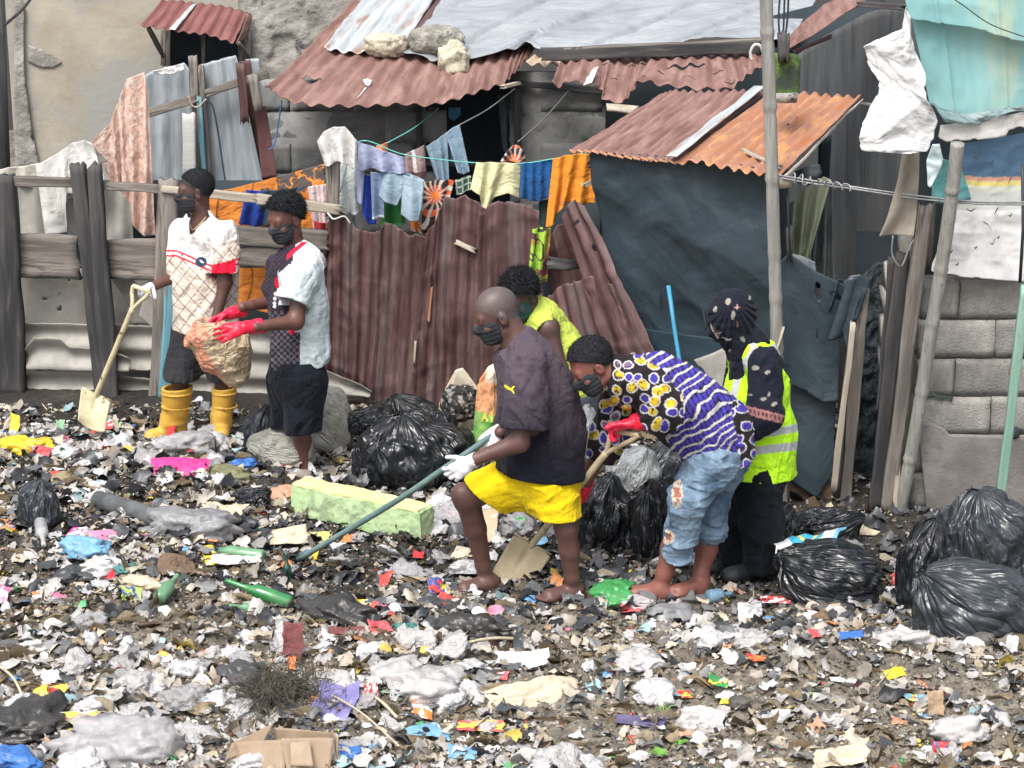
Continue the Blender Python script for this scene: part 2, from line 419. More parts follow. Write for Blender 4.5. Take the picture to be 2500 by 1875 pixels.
M_rust = mat('rusty_roofing', (.185, .10, .085), (.30, .18, .155), scale=5, rough=.75, bump=.35, bscale=50, coord='UV', stretch=(3, .55, 1), c3=(.36, .24, .21), s3=2.5, t3=(.54, .72), metal=.1, rvar=.1)
M_rustor = mat('orange_rust_roofing', (.40, .17, .08), (.34, .20, .165), scale=5, rough=.72, bump=.4, bscale=60, coord='UV', stretch=(3, .6, 1), c3=(.52, .27, .12), s3=5, t3=(.5, .62), metal=.1)
M_rustdk = mat('brown_fence_rust', (.070, .034, .032), (.16, .095, .093), scale=4, rough=.62, bump=.5, bscale=35, coord='UV', stretch=(3.2, .35, 1), c3=(.165, .135, .14), s3=1.8, t3=(.48, .66), metal=.15, rvar=.12)
M_galv = mat('galvanised_sheet', (.42, .46, .48), (.60, .64, .66), scale=4, rough=.5, bump=.25, bscale=30, coord='UV', stretch=(4, .5, 1), c3=(.38, .24, .17), s3=2.2, t3=(.5, .62), metal=.3, rvar=.1)
M_galvdull = mat('dull_grey_sheet', (.28, .32, .35), (.42, .46, .49), scale=4, rough=.6, bump=.3, bscale=25, coord='UV', stretch=(3, .4, 1), c3=(.17, .20, .22), s3=3, t3=(.55, .7), metal=.2)
M_asb = mat('asbestos_sheet', (.30, .29, .265), (.44, .42, .385), scale=3, rough=.9, bump=.3, bscale=60, coord='UV', c3=(.20, .20, .19), s3=2.5, t3=(.5, .65))
M_wood = mat('weathered_wood', (.12, .105, .095), (.26, .235, .21), scale=1.5, rough=.88, bump=.5, bscale=22, stretch=(9, 9, .9), c3=(.09, .08, .072), s3=2.5, t3=(.52, .66), rnd=.12, bdist=.006)
M_wooddk = mat('tarred_wood', (.032, .033, .036), (.085, .08, .08), scale=1.5, rough=.85, bump=.5, bscale=22, stretch=(8, 8, .8), c3=(.15, .135, .12), s3=3, t3=(.58, .75), rnd=.1, bdist=.006)
M_woodblue = mat('blue_painted_wood', (.11, .27, .34), (.18, .40, .47), scale=1.5, rough=.8, bump=.6, bscale=30, stretch=(16, 16, 1), c3=(.19, .18, .16), s3=2, t3=(.54, .6))
M_woodpale = mat('pale_wood', (.36, .31, .25), (.52, .46, .38), scale=1.5, rough=.85, bump=.5, bscale=30, stretch=(14, 14, 1.2), c3=(.22, .19, .16), s3=2.5, t3=(.56, .7))
M_woodwhite = mat('whitewashed_wood', (.55, .55, .52), (.68, .68, .66), scale=1.5, rough=.85, bump=.6, bscale=40, stretch=(1, 1, 26), c3=(.18, .17, .16), s3=1.2, t3=(.62, .68))
M_bamboo = mat('old_bamboo', (.24, .235, .22), (.38, .37, .345), scale=1.5, rough=.7, bump=.45, bscale=30, stretch=(22, 22, 1.1), c3=(.14, .14, .135), s3=3, t3=(.55, .7))
M_tarp = mat('slate_tarp', (.030, .046, .060), (.042, .062, .079), scale=2, rough=.4, bump=.45, bscale=1.5, brid=1, coord='UV', c3=(.048, .074, .094), s3=2.2, t3=(.5, .75), spec=.5, bdist=.03)
M_tarpgrey = mat('grey_roof_tarp', (.25, .27, .295), (.32, .345, .37), scale=2, rough=.55, bump=.5, bscale=2.4, brid=1, coord='UV', stretch=(1, 2, 1), c3=(.20, .22, .245), s3=1.5, t3=(.5, .7), spec=.4, bdist=.03)
M_teal = mat('teal_tarp', (.20, .42, .43), (.30, .52, .51), scale=2, rough=.6, bump=.3, bscale=12, coord='UV', stretch=(2, .6, 1), c3=(.44, .52, .38), s3=1.6, t3=(.46, .66))
M_tealdk = mat('grimy_teal_hem', (.16, .25, .26), (.28, .36, .36), scale=6, rough=.7, bump=.5, bscale=20, coord='UV')
M_whitesack = mat('white_plastic_sheet', (.60, .61, .62), (.70, .70, .70), scale=3, rough=.55, bump=.7, bscale=3, brid=1, coord='UV', c3=(.34, .33, .32), s3=4, t3=(.57, .63), bdist=.03)
M_wire = mat('grey_wire', (.25, .25, .26), (.35, .35, .35), scale=20, rough=.5, bump=0, metal=.4)
M_black = mat('black_rubber', (.025, .035, .045), (.04, .05, .06), scale=6, rough=.55, bump=.2)
M_teal_cord = mat('teal_cord', (.15, .55, .48), rough=.6, bump=0)
M_bluecord = mat('blue_cord', (.05, .12, .25), rough=.6, bump=0)
M_stone = mat('rubble_stone', (.22, .21, .19), (.42, .40, .35), scale=9, rough=.95, bump=1, bscale=50, c3=(.12, .12, .11), s3=5, t3=(.55, .65), bdist=.02)
M_moss = mat('mossy_plastic', (.05, .09, .035), (.14, .22, .05), scale=14, rough=.9, bump=.8, bscale=60, c3=(.045, .06, .05), s3=4, t3=(.5, .62))
M_brickred = mat('red_brick', (.42, .17, .12), (.50, .24, .17), scale=8, rough=.9, bump=.5, bscale=60, rnd=.15)
M_vc = mat('painted_cloth', (.88, .88, .88), (1, 1, 1), scale=10, rough=.85, bump=.25, bscale=120, vcol=True, sheen=.15, bdist=.003)

# ================================================================== ground
def nonuni(a, b, step, far, n):
    c = np.arange(a, b+step, step); e = np.geomspace(.05, far, n)
    return np.r_[(c[0]-e)[::-1], c, c[-1]+e]
gx = nonuni(-3.9, 3.9, .0165, 70, 22); gy = nonuni(7.2, 14.4, .0165, 90, 22); gy = gy[gy > -60]
GX, GY = np.meshgrid(gx, gy, indexing='ij'); GZ = hf(GX, GY)
def soilcol(x, y):
    dry = sst(11.2, 9.3, y+1.2*fbm(x*1.2, y*1.2, 0, 3, 5))*(.65+.35*sst(-1.2, .4, x)); dry = np.clip(dry+.25*fbm(x*3, y*3, 0, 3, 6), 0, 1)[..., None]
    return np.array((.042, .038, .036))*(1-dry)+np.array((.285, .258, .218))*dry
gi = np.arange(GX.size).reshape(GX.shape)
gq = np.stack([gi[:-1, :-1], gi[1:, :-1], gi[1:, 1:], gi[:-1, 1:]], -1).reshape(-1, 4)
tag(link('ground', mesh_np('ground', np.stack([GX, GY, GZ], -1).reshape(-1, 3), gq, smooth=True, cols=soilcol(GX, GY).reshape(-1, 3)), M_soil), kind='structure')

# depth of the rows of things
def FY(px): return float(np.interp(px, [0, 900, 1300, 1460, 1650], [14.15, 13.9, 13.6, 13.35, 12.9]))
def TY(px): return float(np.interp(px, [1460, 1905], [13.2, 12.05]))
def pl(name, a, b, wpx, m, parent=None, Y=FY, th=.03, w1px=None, **k):
    """plank between two photo points, width given in source pixels"""
    Ya = Y(a[0]) if callable(Y) else Y; Yb = Y(b[0]) if callable(Y) else Y
    if len(a) > 2: Ya = a[2]
    if len(b) > 2: Yb = b[2]
    s = (Ya+Yb)/2*1.03/F
    return plank(name, at(a[0], a[1], Ya), at(b[0], b[1], Yb), wpx*s, th, m, parent, w1=(w1px or wpx)*s, **k)
def flatpanel(name, pp, Y, m, parent=None, seed=0, solid=.01, **k):
    return sheet(name, pp[0], pp[1], m, parent, Y=Y, nu=k.pop('nu', 16), nv=k.pop('nv', 12), disp=crumple(.002, 4, seed), solid=solid, seed=seed, **k)
def blockwall(parent, px0, px1, ztop, zbot, Y, bw=.45, bh=.225, m=None, gap=.012, seed=0, proud=.02, prob=1, skip=None, depth=.1):
    m = m or M_block; x0 = at(px0, 900, Y)[0]*1.0; x1 = at(px1, 900, Y)[0]; r = np.random.default_rng(seed); base = wloc(parent)
    meshes = []
    for k in range(7):   # seven worn blocks; every block in the wall shares one of them
        n = 6; c = []
        nu, nv = 10, 6; uu, vv = np.meshgrid(np.linspace(-.5, .5, nu), np.linspace(-.5, .5, nv), indexing='ij')
        e = np.maximum(np.abs(uu), np.abs(vv)); yy = -depth/2+.003*(e > .49)+.004*fbm(uu*9+k, vv*6, k, 2, k)
        X = uu*(bw-gap)+.006*vn(vv*6+k, uu*9, k, 3); Z = vv*(bh-gap)+.006*vn(uu*8+k, vv*5, k, 5)
        f = np.stack([X, yy, Z], -1).reshape(-1, 3); b = f.copy(); b[:, 1] = depth/2
        idx = np.arange(nu*nv).reshape(nu, nv); q = [*np.stack([idx[:-1, :-1], idx[1:, :-1], idx[1:, 1:], idx[:-1, 1:]], -1).reshape(-1, 4)]
        ring = list(idx[:, 0])+list(idx[-1, 1:])+list(idx[::-1, -1][1:])+list(idx[0, ::-1][1:-1])
        for i in range(len(ring)): a_, b_ = ring[i], ring[(i+1) % len(ring)]; q.append([b_, a_, a_+nu*nv, b_+nu*nv])
        meshes.append(mesh_np('block', np.r_[f, b], np.array(q)))
        meshes[-1].materials.append(m)
    z = zbot+bh/2; row = 0
    while z < ztop:
        x = x0+bw/2-(bw/2 if row % 2 else 0)
        while x-bw/2 < x1:
            if (skip is None or not skip(x, z)):
                o = bpy.data.objects.new('block', meshes[r.integers(7)]); COL.objects.link(o); o.parent = parent
                xx0 = max(x-bw/2, x0); xx1 = min(x+bw/2, x1); wv = (xx1-xx0)/bw
                if wv > .12:
                    o.location = V(np.array([(xx0+xx1)/2, Y+r.uniform(-.006, .006), z+r.uniform(-.004, .004)])-np.array(base)); o.scale = (wv, 1, 1)
                    o.rotation_euler = (0, r.uniform(-.012, .012), r.uniform(-.01, .01))
                else: bpy.data.objects.remove(o)
            x += bw
        z += bh; row += 1
    v, q = box_v(np.array([(x0+x1)/2, Y+.03, (zbot+z-bh/2)/2]), (x1-x0-.02, depth*.9, z-bh/2-zbot-.01))
    if skip is None: put('mortar', v, q, None, M_mortar, parent)

# ================================================================== the plastered house at the back left
house = root('plastered_house', 'beige plastered house with cracked grey render and a dark window under a rusty hood', 'house', at(450, 600, 17.0)*np.array([1, 1, 0]))
def zc(px, z, Y): return np.array([at(px, 500, Y)[0], Y, z])
def wall_keep(u0, u1, v0, v1): return (u0, u1, v0, v1)
YW = 17.0
xA, xB = at(38, 400, YW)[0], at(905, 400, YW)[0]
wx0, wx1 = at(408, 100, YW)[0], at(585, 100, YW)[0]; wz0, wz1 = at(450, 172, YW)[2], at(450, 40, YW)[2]
def rectwall(name, x0, x1, z0, z1, Y, m, parent, step=.05, amp=.004, sd=0, fn=None):
    nx, nz = max(2, int((x1-x0)/step)), max(2, int((z1-z0)/step)); X, Z = np.meshgrid(np.linspace(x0, x1, nx), np.linspace(z0, z1, nz), indexing='ij')
    d = amp*fbm(X*3, Z*3, sd, 3, sd)
    if fn is not None: d = d+fn(X, Z)
    P = np.stack([X, Y-d, Z], -1).reshape(-1, 3); i = np.arange(nx*nz).reshape(nx, nz)
    return put(name, P, np.stack([i[:-1, :-1], i[1:, :-1], i[1:, 1:], i[:-1, 1:]], -1).reshape(-1, 4), None, m, parent, smooth=True)
rectwall('wall', xA, wx0, 0, 3.2, YW, M_plaster, house, .03, .01, 1)
rectwall('wall', wx0, wx1, 0, wz0, YW, M_plaster, house, .03, .008, 2)
rectwall('wall', wx0, wx1, wz1, 3.2, YW, M_plaster, house, .03, .008, 3)
rectwall('wall', wx1, xB, 0, 3.2, YW, M_plasterold, house, .018, .02, 4, lambda X, Z: -.03*np.maximum(0, ridged(X*4, Z*3, 2, 3, 3)-.45)-.02*(fbm(X*2.2, Z*2.2, 0, 3, 9) > .12))
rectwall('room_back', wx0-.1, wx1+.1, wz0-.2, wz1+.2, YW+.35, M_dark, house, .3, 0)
# broken corner of render at the left end, and a patch of bare render
sheet('corner_render', [(38, -30), (60, 20), (58, 90), (60, 180), (78, 320), (95, 400), (100, 480)], [(38, -30), (36, 20), (36, 90), (36, 180), (36, 320), (38, 400), (40, 480)], M_plasterold, house, Y=YW-.03, nu=50, nv=8, disp=crumple(.012, 6, 3), solid=.02)
sheet('render_patch', [(70, 110), (100, 118), (130, 135), (150, 150)], [(68, 150), (100, 165), (130, 165), (150, 152)], M_plasterold, house, Y=YW-.012, nu=20, nv=10, disp=crumple(.004, 9, 5), solid=.006)
win = pl('window_frame', (411, 62), (411, 175), 9, M_wood, house, YW-.06, seed=3)
pl('window_frame', (400, 75), (400, 160), 12, M_wood, house, YW-.05, seed=4, th=.05)
pl('window_frame', (497, 85), (497, 160), 9, M_wood, house, YW-.06, seed=5)
pl('window_frame', (587, 100), (590, 170), 9, M_wood, house, YW-.05, seed=6)
pl('window_frame', (605, 75), (606, 150), 16, M_wood, house, YW-.04, seed=7)
pl('hood_strut', (363, 68, YW-.45), (400, 140, YW-.05), 9, M_wood, house, seed=8)
pl('hood_strut', (582, 105, YW-.45), (612, 145, YW-.05), 9, M_wood, house, seed=9)
M_hood = mat('maroon_roofing', (.17, .065, .06), (.24, .105, .10), scale=5, rough=.7, bump=.3, bscale=50, coord='UV', stretch=(3, .6, 1), c3=(.30, .19, .17), s3=3, t3=(.58, .7))
sheet('window_hood', [(395, 0, YW-.04), (430, 2, YW-.04), (520, 12, YW-.04), (608, 32, YW-.04)], [(341, 64, YW-.5), (420, 76, YW-.5), (500, 86, YW-.5), (576, 108, YW-.5)], M_hood, house, nu=110, nv=16, disp=corr(.076, .010, .006, 3), rag=(0, .015, .01, .03), seed=4, solid=.004)
sheet('hood_end', [(608, 30, YW-.04), (616, 40, YW-.04)], [(576, 106, YW-.48), (600, 95, YW-.2)], M_rust, house, nu=8, nv=12, disp=crumple(.01, 6, 8), solid=.004)
sheet('patch_strip', [(470, 9, YW-.07), (480, 10, YW-.07)], [(413, 72, YW-.53), (428, 74, YW-.53)], M_galv, house, nu=8, nv=16, disp=crumple(.008, 8, 8), solid=.003)
# brick building left of it
bb = root('brick_house', 'corner of a red brick house at the far left edge behind the plastered house', 'house', at(5, 600, 17.6)*np.array([1, 1, 0]))
blockwall(bb, -120, 26, 3.0, 1.2, 17.6, bw=.24, bh=.075, m=M_brickred, seed=5, depth=.1)
rectwall('wall', at(-120, 400, 17.6)[0], at(40, 400, 17.6)[0], 0, 1.2, 17.62, M_plasterold, bb, .06, .02, 7)
pv = tube('utility_post', [at(-2, -30, 15.5), at(6, 300, 15.5), at(12, 500, 15.5)], [.03, .045, .05], M_wooddk)
tag(pv, 'dark round post with wire lashings at the far left edge of the picture', 'post')
tag(tube('dead_branch', smoothpath([at(10, 62, 16.6), at(30, 45, 16.6), at(55, 22, 16.6), at(80, -10, 16.6)], 24), .012, M_wooddk), 'dead twig sticking out across the corner of the plastered house', 'branch')

# ================================================================== middle shack
shack = root('rusty_roofed_shack', 'low concrete block shack with a rusty corrugated roof and a dark open window', 'shack', zc(1000, 0, 16.0))
def roofpt(px, py, lift=0):
    d = ray(px, py); t = -d[2]/d[1]
    Y = (H-1.78+.248*14.9-lift)/(t+.248); return (px, py, Y)
RP = lambda lst, lift=0: [roofpt(a, b, lift) for a, b in lst]
sheet('roof_sheet', RP([(890, -25), (1150, -25), (1420, -25)]), RP([(652, 217), (695, 246), (740, 257), (866, 264), (970, 256), (1055, 258), (1113, 247), (1229, 208), (1302, 121)]), M_rust, shack, nu=330, nv=60, disp=corr(.085, .013, .007, 5), rag=(0, .03, .01, .01), seed=2,
      holes=[(.12, .83, .055, .05), (.45, .78, .02, .015), (.3, .9, .015, .012)], solid=.004)
sheet('roof_edge_board', RP([(880, -20), (800, 112), (655, 212)], -.02), RP([(870, -20), (790, 108), (648, 212)], -.05), M_rust, shack, nu=30, nv=4, solid=.01)
sheet('galvanised_sheet', RP([(905, -25), (1078, -25)], .05), RP([(788, 118), (830, 126), (900, 128), (972, 128)], .04), M_galv, shack, nu=110, nv=40, disp=corr(.105, .012, .008, 8), rag=(0, .02, .01, .01), seed=6)
sheet('roof_strip', RP([(1085, -25), (1100, -25)], .045), RP([(966, 132), (988, 134)], .045), M_rustdk, shack, nu=6, nv=30, disp=crumple(.004, 6, 1))
skw = lambda x, z: (at(1035, 300, 16)[0] < x < at(1245, 300, 16)[0]) and z > .95
blockwall(shack, 655, 1480, 1.95, 0, 16.0, bw=.46, bh=.23, m=M_blockdim, seed=3, gap=.006, skip=skw, proud=0)
v, q = box_v(np.array([at(850, 300, 16)[0], 15.995, .9]), (1.15, .08, 1.8)); put('mortar', v, q, None, M_blockdim, shack)
v, q = box_v(np.array([at(1362, 300, 16)[0], 15.995, .95]), (.7, .08, 1.9)); put('mortar', v, q, None, M_blockdim, shack)
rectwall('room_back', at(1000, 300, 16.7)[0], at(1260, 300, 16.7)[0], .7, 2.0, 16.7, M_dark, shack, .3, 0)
pl('window_frame', (1022, 262), (1026, 392), 16, M_wooddk, shack, 15.93, th=.06, seed=2)
pl('window_frame', (1262, 205), (1264, 385), 16, M_wooddk, shack, 15.93, th=.06, seed=3)
pl('window_frame', (1020, 395), (1265, 402), 14, M_wooddk, shack, 15.92, th=.06, seed=4)
pl('window_lintel', (1222, 200), (1480, 222), 16, M_wooddk, shack, 15.9, seed=5)
sheet('curtain', [(1215, 235), (1260, 225)], [(1228, 370), (1262, 375)], mat('grey_curtain', (.07, .09, .10), (.10, .12, .13), rough=.9, coord='UV'), shack, Y=16.05, nu=30, nv=30, disp=folds(.02, .08, 3), solid=.003)
c_in = sheet('hanging_clothes', [(1042, 262), (1072, 262)], [(1030, 345), (1065, 335)], mat('window_clothes', (.16, .05, .07), (.30, .22, .24), scale=14, rough=.9, coord='UV', stretch=(4, 1, 1)), None, Y=16.02, nu=24, nv=24, disp=folds(.02, .05, 4), solid=.003)
tag(c_in, 'dark red striped clothes hanging at the left side of the shack window', 'clothes')
tag(sheet('blue_bag', [(1095, 262), (1125, 262)], [(1095, 285), (1108, 295), (1125, 280)], mat('blue_bag', (.06, .2, .34), rough=.6, coord='UV'), None, Y=16.0, nu=14, nv=14, disp=crumple(.015, 9, 4), solid=.004), 'small blue bag hanging under the eave in the shack window', 'bag')
pl('rafter', (1225, 212, 15.25), (1265, 203, 15.4), 9, M_woodpale, shack, seed=11, th=.04)
# ragged rusty lean-to over the doorway
sheet('ragged_roof_sheet', [(1372, 140, 15.6), (1600, 128, 15.6), (1862, 118, 15.5)], [(1342, 203, 14.7), (1365, 218, 14.7), (1388, 198, 14.8), (1440, 206, 14.7), (1466, 212, 14.7), (1474, 250, 14.5), (1520, 254, 14.5), (1558, 202, 14.8), (1612, 212, 14.7), (1700, 222, 14.6), (1785, 222, 14.6), (1862, 158, 15)], M_rust, shack, nu=260, nv=44, disp=corr(.085, .012, .012, 11), rag=(.01, .05, .01, .01), seed=12,
      holes=[(.1, .35, .02, .012), (.16, .6, .02, .01), (.22, .3, .05, .012), (.28, .2, .012, .03), (.55, .65, .03, .012), (.66, .7, .05, .012), (.86, .4, .02, .012), (.9, .7, .03, .01), (.42, .3, .05, .02), (.62, .45, .075, .035), (.68, .42, .05, .025), (.7, .12, .05, .03), (.36, .25, .03, .012), (.3, .55, .02, .01), (.76, .6, .03, .012), (.5, .8, .03, .012), (.8, .85, .04, .014)], solid=.004)
sheet('pale_roof_sheet', [(1306, 138, 15.8), (1380, 146, 15.7)], [(1282, 155, 15.5), (1378, 164, 15.4)], mat('pale_rust', (.42, .30, .2), (.5, .42, .33), coord='UV', stretch=(3, 1, 1), bump=.4), shack, nu=60, nv=12, disp=corr(.08, .012, .004, 1), rag=(0, .02, 0, 0))
pl('roof_beam', (1322, 134, 15.45), (1862, 112, 15.35), 26, M_wooddk, shack, th=.1, seed=21, rough=.006)
pl('roof_beam', (1326, 123, 15.47), (1862, 98, 15.37), 9, M_wood, shack, th=.12, seed=22)
tag(tube('pipe_hook', smoothpath([at(1840, 158, 15.2), at(1832, 130, 15.2), at(1842, 110, 15.2), at(1856, 112, 15.2), at(1862, 125, 15.2)], 24), .011, M_woodwhite), 'bent pale hose end hooked over the beam beside the bamboo pole', 'hose')
# doorway beneath it: a back sheet coloured dark in place of shade
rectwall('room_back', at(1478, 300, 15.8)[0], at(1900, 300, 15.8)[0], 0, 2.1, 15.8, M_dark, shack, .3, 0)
sheet('lintel_board', [(1480, 255, 14.5), (1560, 262, 14.5)], [(1482, 268, 14.4), (1540, 278, 14.4)], M_woodpale, shack, nu=14, nv=6, disp=crumple(.006, 9, 3), solid=.02)
# tarpaulin over the roof
tp = sheet('roof_tarpaulin', RP([(1098, -25), (1500, -25), (2010, -25)], .09), RP([(984, 125), (1030, 133), (1080, 140), (1135, 143), (1210, 131), (1284, 112), (1305, 128), (1330, 132), (1500, 122), (1700, 106), (1858, 98), (1925, 112)], .08), M_tarpgrey, None, nu=240, nv=90,
      disp=lambda u, v, U, Vv: .022*ridged(U*1.6+Vv*1.2, Vv*3.2, 0, 3, 4)+.012*ridged(U*3, Vv*12, 0, 2, 9)*(v > .55)+.03*fbm(U*.8, Vv*1.1, 0, 2, 2)-.035*np.exp(-((U+.55*Vv) % .62-.3)**2/.002), solid=.003, rag=(0, .02, 0, 0))
tag(tp, 'large crumpled grey tarpaulin spread over the roof of the middle shack', 'tarpaulin')
def rock(name, px, py, Y, size, seed, m=M_stone, rough=.35, label='', group=None, pt=None):
    o = ball(name, size, seed, m, rough); o.location = V(at(px, py, Y) if pt is None else pt)
    tag(o, label, 'stone', group); return o
def sph(sub):
    import bmesh
    bm = bmesh.new(); bmesh.ops.create_icosphere(bm, subdivisions=sub, radius=1); v = np.array([x.co[:] for x in bm.verts]); t = np.array([[i.index for i in f.verts] for f in bm.faces]); bm.free(); return v, t
SPH = {k: sph(k) for k in (2, 3, 4, 5, 6)}
def ball(name, size, seed, m, rough=.35, sub=4):
    v, t = SPH[sub]; d = 1+rough*fbm(v[:, 0]*1.7+seed, v[:, 1]*1.7, v[:, 2]*1.7, 3, seed)+rough*.35*ridged(v[:, 0]*5+seed, v[:, 1]*5, v[:, 2]*5, 2, seed)
    p = v*d[:, None]; p = np.sign(p)*np.abs(p)**.8*np.array(size)/2
    o = link(name, mesh_np(name, p, None, t, smooth=False), m); return o
M_limestone = mat('pale_rubble', (.50, .47, .36), (.62, .58, .46), scale=9, rough=.95, bump=1, bscale=40, c3=(.3, .28, .22), s3=7, t3=(.55, .62), bdist=.02)
r1 = roofpt(943, 112, .08); rock('roof_stone', *r1, (.30, .2, .16), 3, M_limestone, .5, 'pale lumpy stone holding down the galvanised sheet')
r1 = roofpt(1064, 98, .14); rock('roof_stone', *r1, (.38, .22, .19), 5, M_stone, .35, 'grey oblong stone weighing down the corner of the roof tarpaulin')
r1 = roofpt(1108, 147, .06); rock('roof_stone', *r1, (.21, .2, .22), 8, M_limestone, .6, 'cream rubble stone on the rusty roof below the tarpaulin')
for (pp, lb) in (([(893, 195), (908, 200)], 'white scrap of plaster on the rusty roof'),):
    tag(sheet('plaster_scrap', RP([(886, 196), (897, 193), (908, 197)], .03), RP([(892, 207), (900, 210), (905, 206)], .03), M_whitesack, None, nu=8, nv=6, disp=crumple(.004, 9, 2), solid=.006), lb, 'scrap')
tag(sheet('plastic_sliver', RP([(893, 213), (896, 214)], .03), RP([(872, 240), (875, 238)], .03), M_whitesack, None, nu=6, nv=8, disp=crumple(.003, 9, 2), solid=.004), 'long white sliver of plastic on the rusty roof', 'scrap')
tag(sheet('paper_scrap', [(1445, 172, 14.9), (1462, 160, 15)], [(1424, 207, 14.6), (1445, 204, 14.6)], M_whitesack, None, nu=8, nv=12, disp=crumple(.01, 9, 6), solid=.003), 'white torn sheet lying on the ragged roof edge', 'scrap')

# ================================================================== tarp-walled hut with an orange rusty awning
hut = root('tarp_hut', 'hut walled with slate blue tarpaulin under a tilted orange rusty awning', 'hut', zc(1680, 0, 12.6))
sheet('awning_sheet', [(1616, 228, 14.6), (1650, 222, 14.4), (1852, 222, 13.85), (1870, 226, 13.8)], [(1393, 370, 13.25), (1455, 372, 13.05), (1520, 384, 12.85), (1590, 392, 12.65), (1650, 398, 12.5)], M_rust, hut, nu=190, nv=50, disp=corr(.076, .011, .006, 13), rag=(.02, .02, .02, .02), seed=14, solid=.004)
sheet('awning_rim', [(1393, 366, 13.22), (1455, 368, 13.02), (1520, 380, 12.82), (1590, 388, 12.62), (1650, 394, 12.47)], [(1391, 374, 13.2), (1455, 376, 13.0), (1520, 388, 12.8), (1590, 396, 12.6), (1650, 402, 12.45)], M_rustor, hut, nu=150, nv=5, disp=corr(.076, .011, .004, 13), rag=(0, .012, 0, 0), solid=.005)
sheet('awning_sheet', [(1885, 226, 13.75), (1990, 228, 13.5), (2106, 238, 13.2)], [(1645, 404, 12.45), (1700, 398, 12.35), (1760, 412, 12.2), (1850, 424, 11.98), (1905, 434, 11.85)], M_rustor, hut, nu=170, nv=50, disp=corr(.090, .013, .006, 15), rag=(.02, .03, .01, .01), seed=16, solid=.004, holes=[(.55, .4, .012, .03), (.6, .36, .01, .025)])
sheet('flashing_strip', [(1845, 224, 13.8), (1873, 222, 13.7)], [(1628, 396, 12.5), (1655, 398, 12.42)], M_galv, hut, nu=10, nv=50, disp=lambda u, v, U, Vv: .035+.012*fbm(U*6, Vv*5, 0, 2, 3), solid=.004)
sheet('awning_rim', [(2106, 240, 13.18), (2040, 300, 12.8), (1960, 385, 12.2), (1906, 436, 11.84)], [(2104, 246, 13.18), (2042, 308, 12.8), (1962, 393, 12.2), (1908, 444, 11.84)], mat('pale_rim', (.6, .52, .46), (.7, .62, .56)), hut, nu=40, nv=4, disp=crumple(.006, 7, 2), solid=.004)
TB = lambda a, b: (a, b, TY(a))
wallfold = lambda u, v, U, Vv: .04*fbm(U*.9+Vv*1.1, Vv*1.4-U*.5, 0, 2, 4)*2+.03*ridged(U*.5+Vv*1.1, Vv*1.6-U*.9, 0, 2, 6)+.007*ridged(U*1.6+Vv*4, Vv*3-U*2.4, 0, 2, 16)
sheet('tarp_wall', [(1462, 365), (1560, 370), (1700, 380), (1905, 410)], [(1488, 800), (1520, 798), (1609, 822), (1700, 850), (1900, 905)], M_tarp, hut, Y=lambda p: TY(p)+.03, nu=120, nv=110, disp=wallfold, rag=(0, .01, 0, 0), solid=.004)
sheet('tarp_side', [(1462, 372, 13.23), (1480, 360, 14.2)], [(1450, 960, 13.23), (1470, 900, 14.2)], M_tarp, hut, nu=20, nv=60, disp=wallfold, solid=.004)
sheet('lower_tarp', [(1500, 780), (1620, 800), (1900, 840)], [(1500, 960), (1700, 1040), (1905, 1180)], mat('lower_tarp', (.016, .034, .048), (.026, .048, .064), scale=2, rough=.55, coord='UV', spec=.4), hut, Y=lambda p: TY(p)+.09, nu=60, nv=50, disp=wallfold, solid=.004)
for (a, b, c, d) in ((1606, 714, 1608, 742), (1712, 745, 1722, 805)):
    sheet('tarp_tear', [(a, b), (a+5, b-2)], [(c, d), (c+4, d)], M_dark, hut, Y=lambda p: TY(p)-.035, nu=4, nv=10, solid=.004)
tag(sheet('leaning_board', [(1665, 905), (1690, 880), (1740, 862), (1775, 845)], [(1668, 985), (1700, 1000), (1780, 1010)], M_asb, None, Y=lambda p: TY(p)-.02, nu=20, nv=16, disp=crumple(.005, 4, 2), solid=.012), 'dull grey board leaning on the hut behind the stooping man', 'board')
tag(tube('blue_pipe', [at(1632, 697, 12.62), at(1645, 790, 12.55), at(1662, 900, 12.45), at(1680, 1050, 12.3)], .0135, mat('blue_plastic_pipe', (.06, .28, .46), rough=.4, bump=0)), 'bright blue pipe leaning on the slate tarpaulin', 'pipe')
# lumber sticking out under the eave
pl('purlin', (1440, 400, 13.3), (1478, 385, 13.2), 14, M_wooddk, hut, seed=31, rag=.06, th=.05)
pl('purlin', (1425, 452, 13.25), (1462, 436, 13.3), 10, M_woodpale, hut, seed=32, rag=.05)
sheet('torn_bark', [(1448, 405), (1475, 398)], [(1436, 440), (1462, 452)], M_wooddk, hut, Y=13.24, nu=12, nv=16, disp=crumple(.02, 14, 3), rag=(0, .04, .02, .02), solid=.008)
tag(pl('loose_lath', (1815, 368, 12.45), (1905, 404, 12.0), 7, M_woodpale, None, seed=33), 'thin lath lying loose on the orange awning behind the bamboo pole', 'lath')
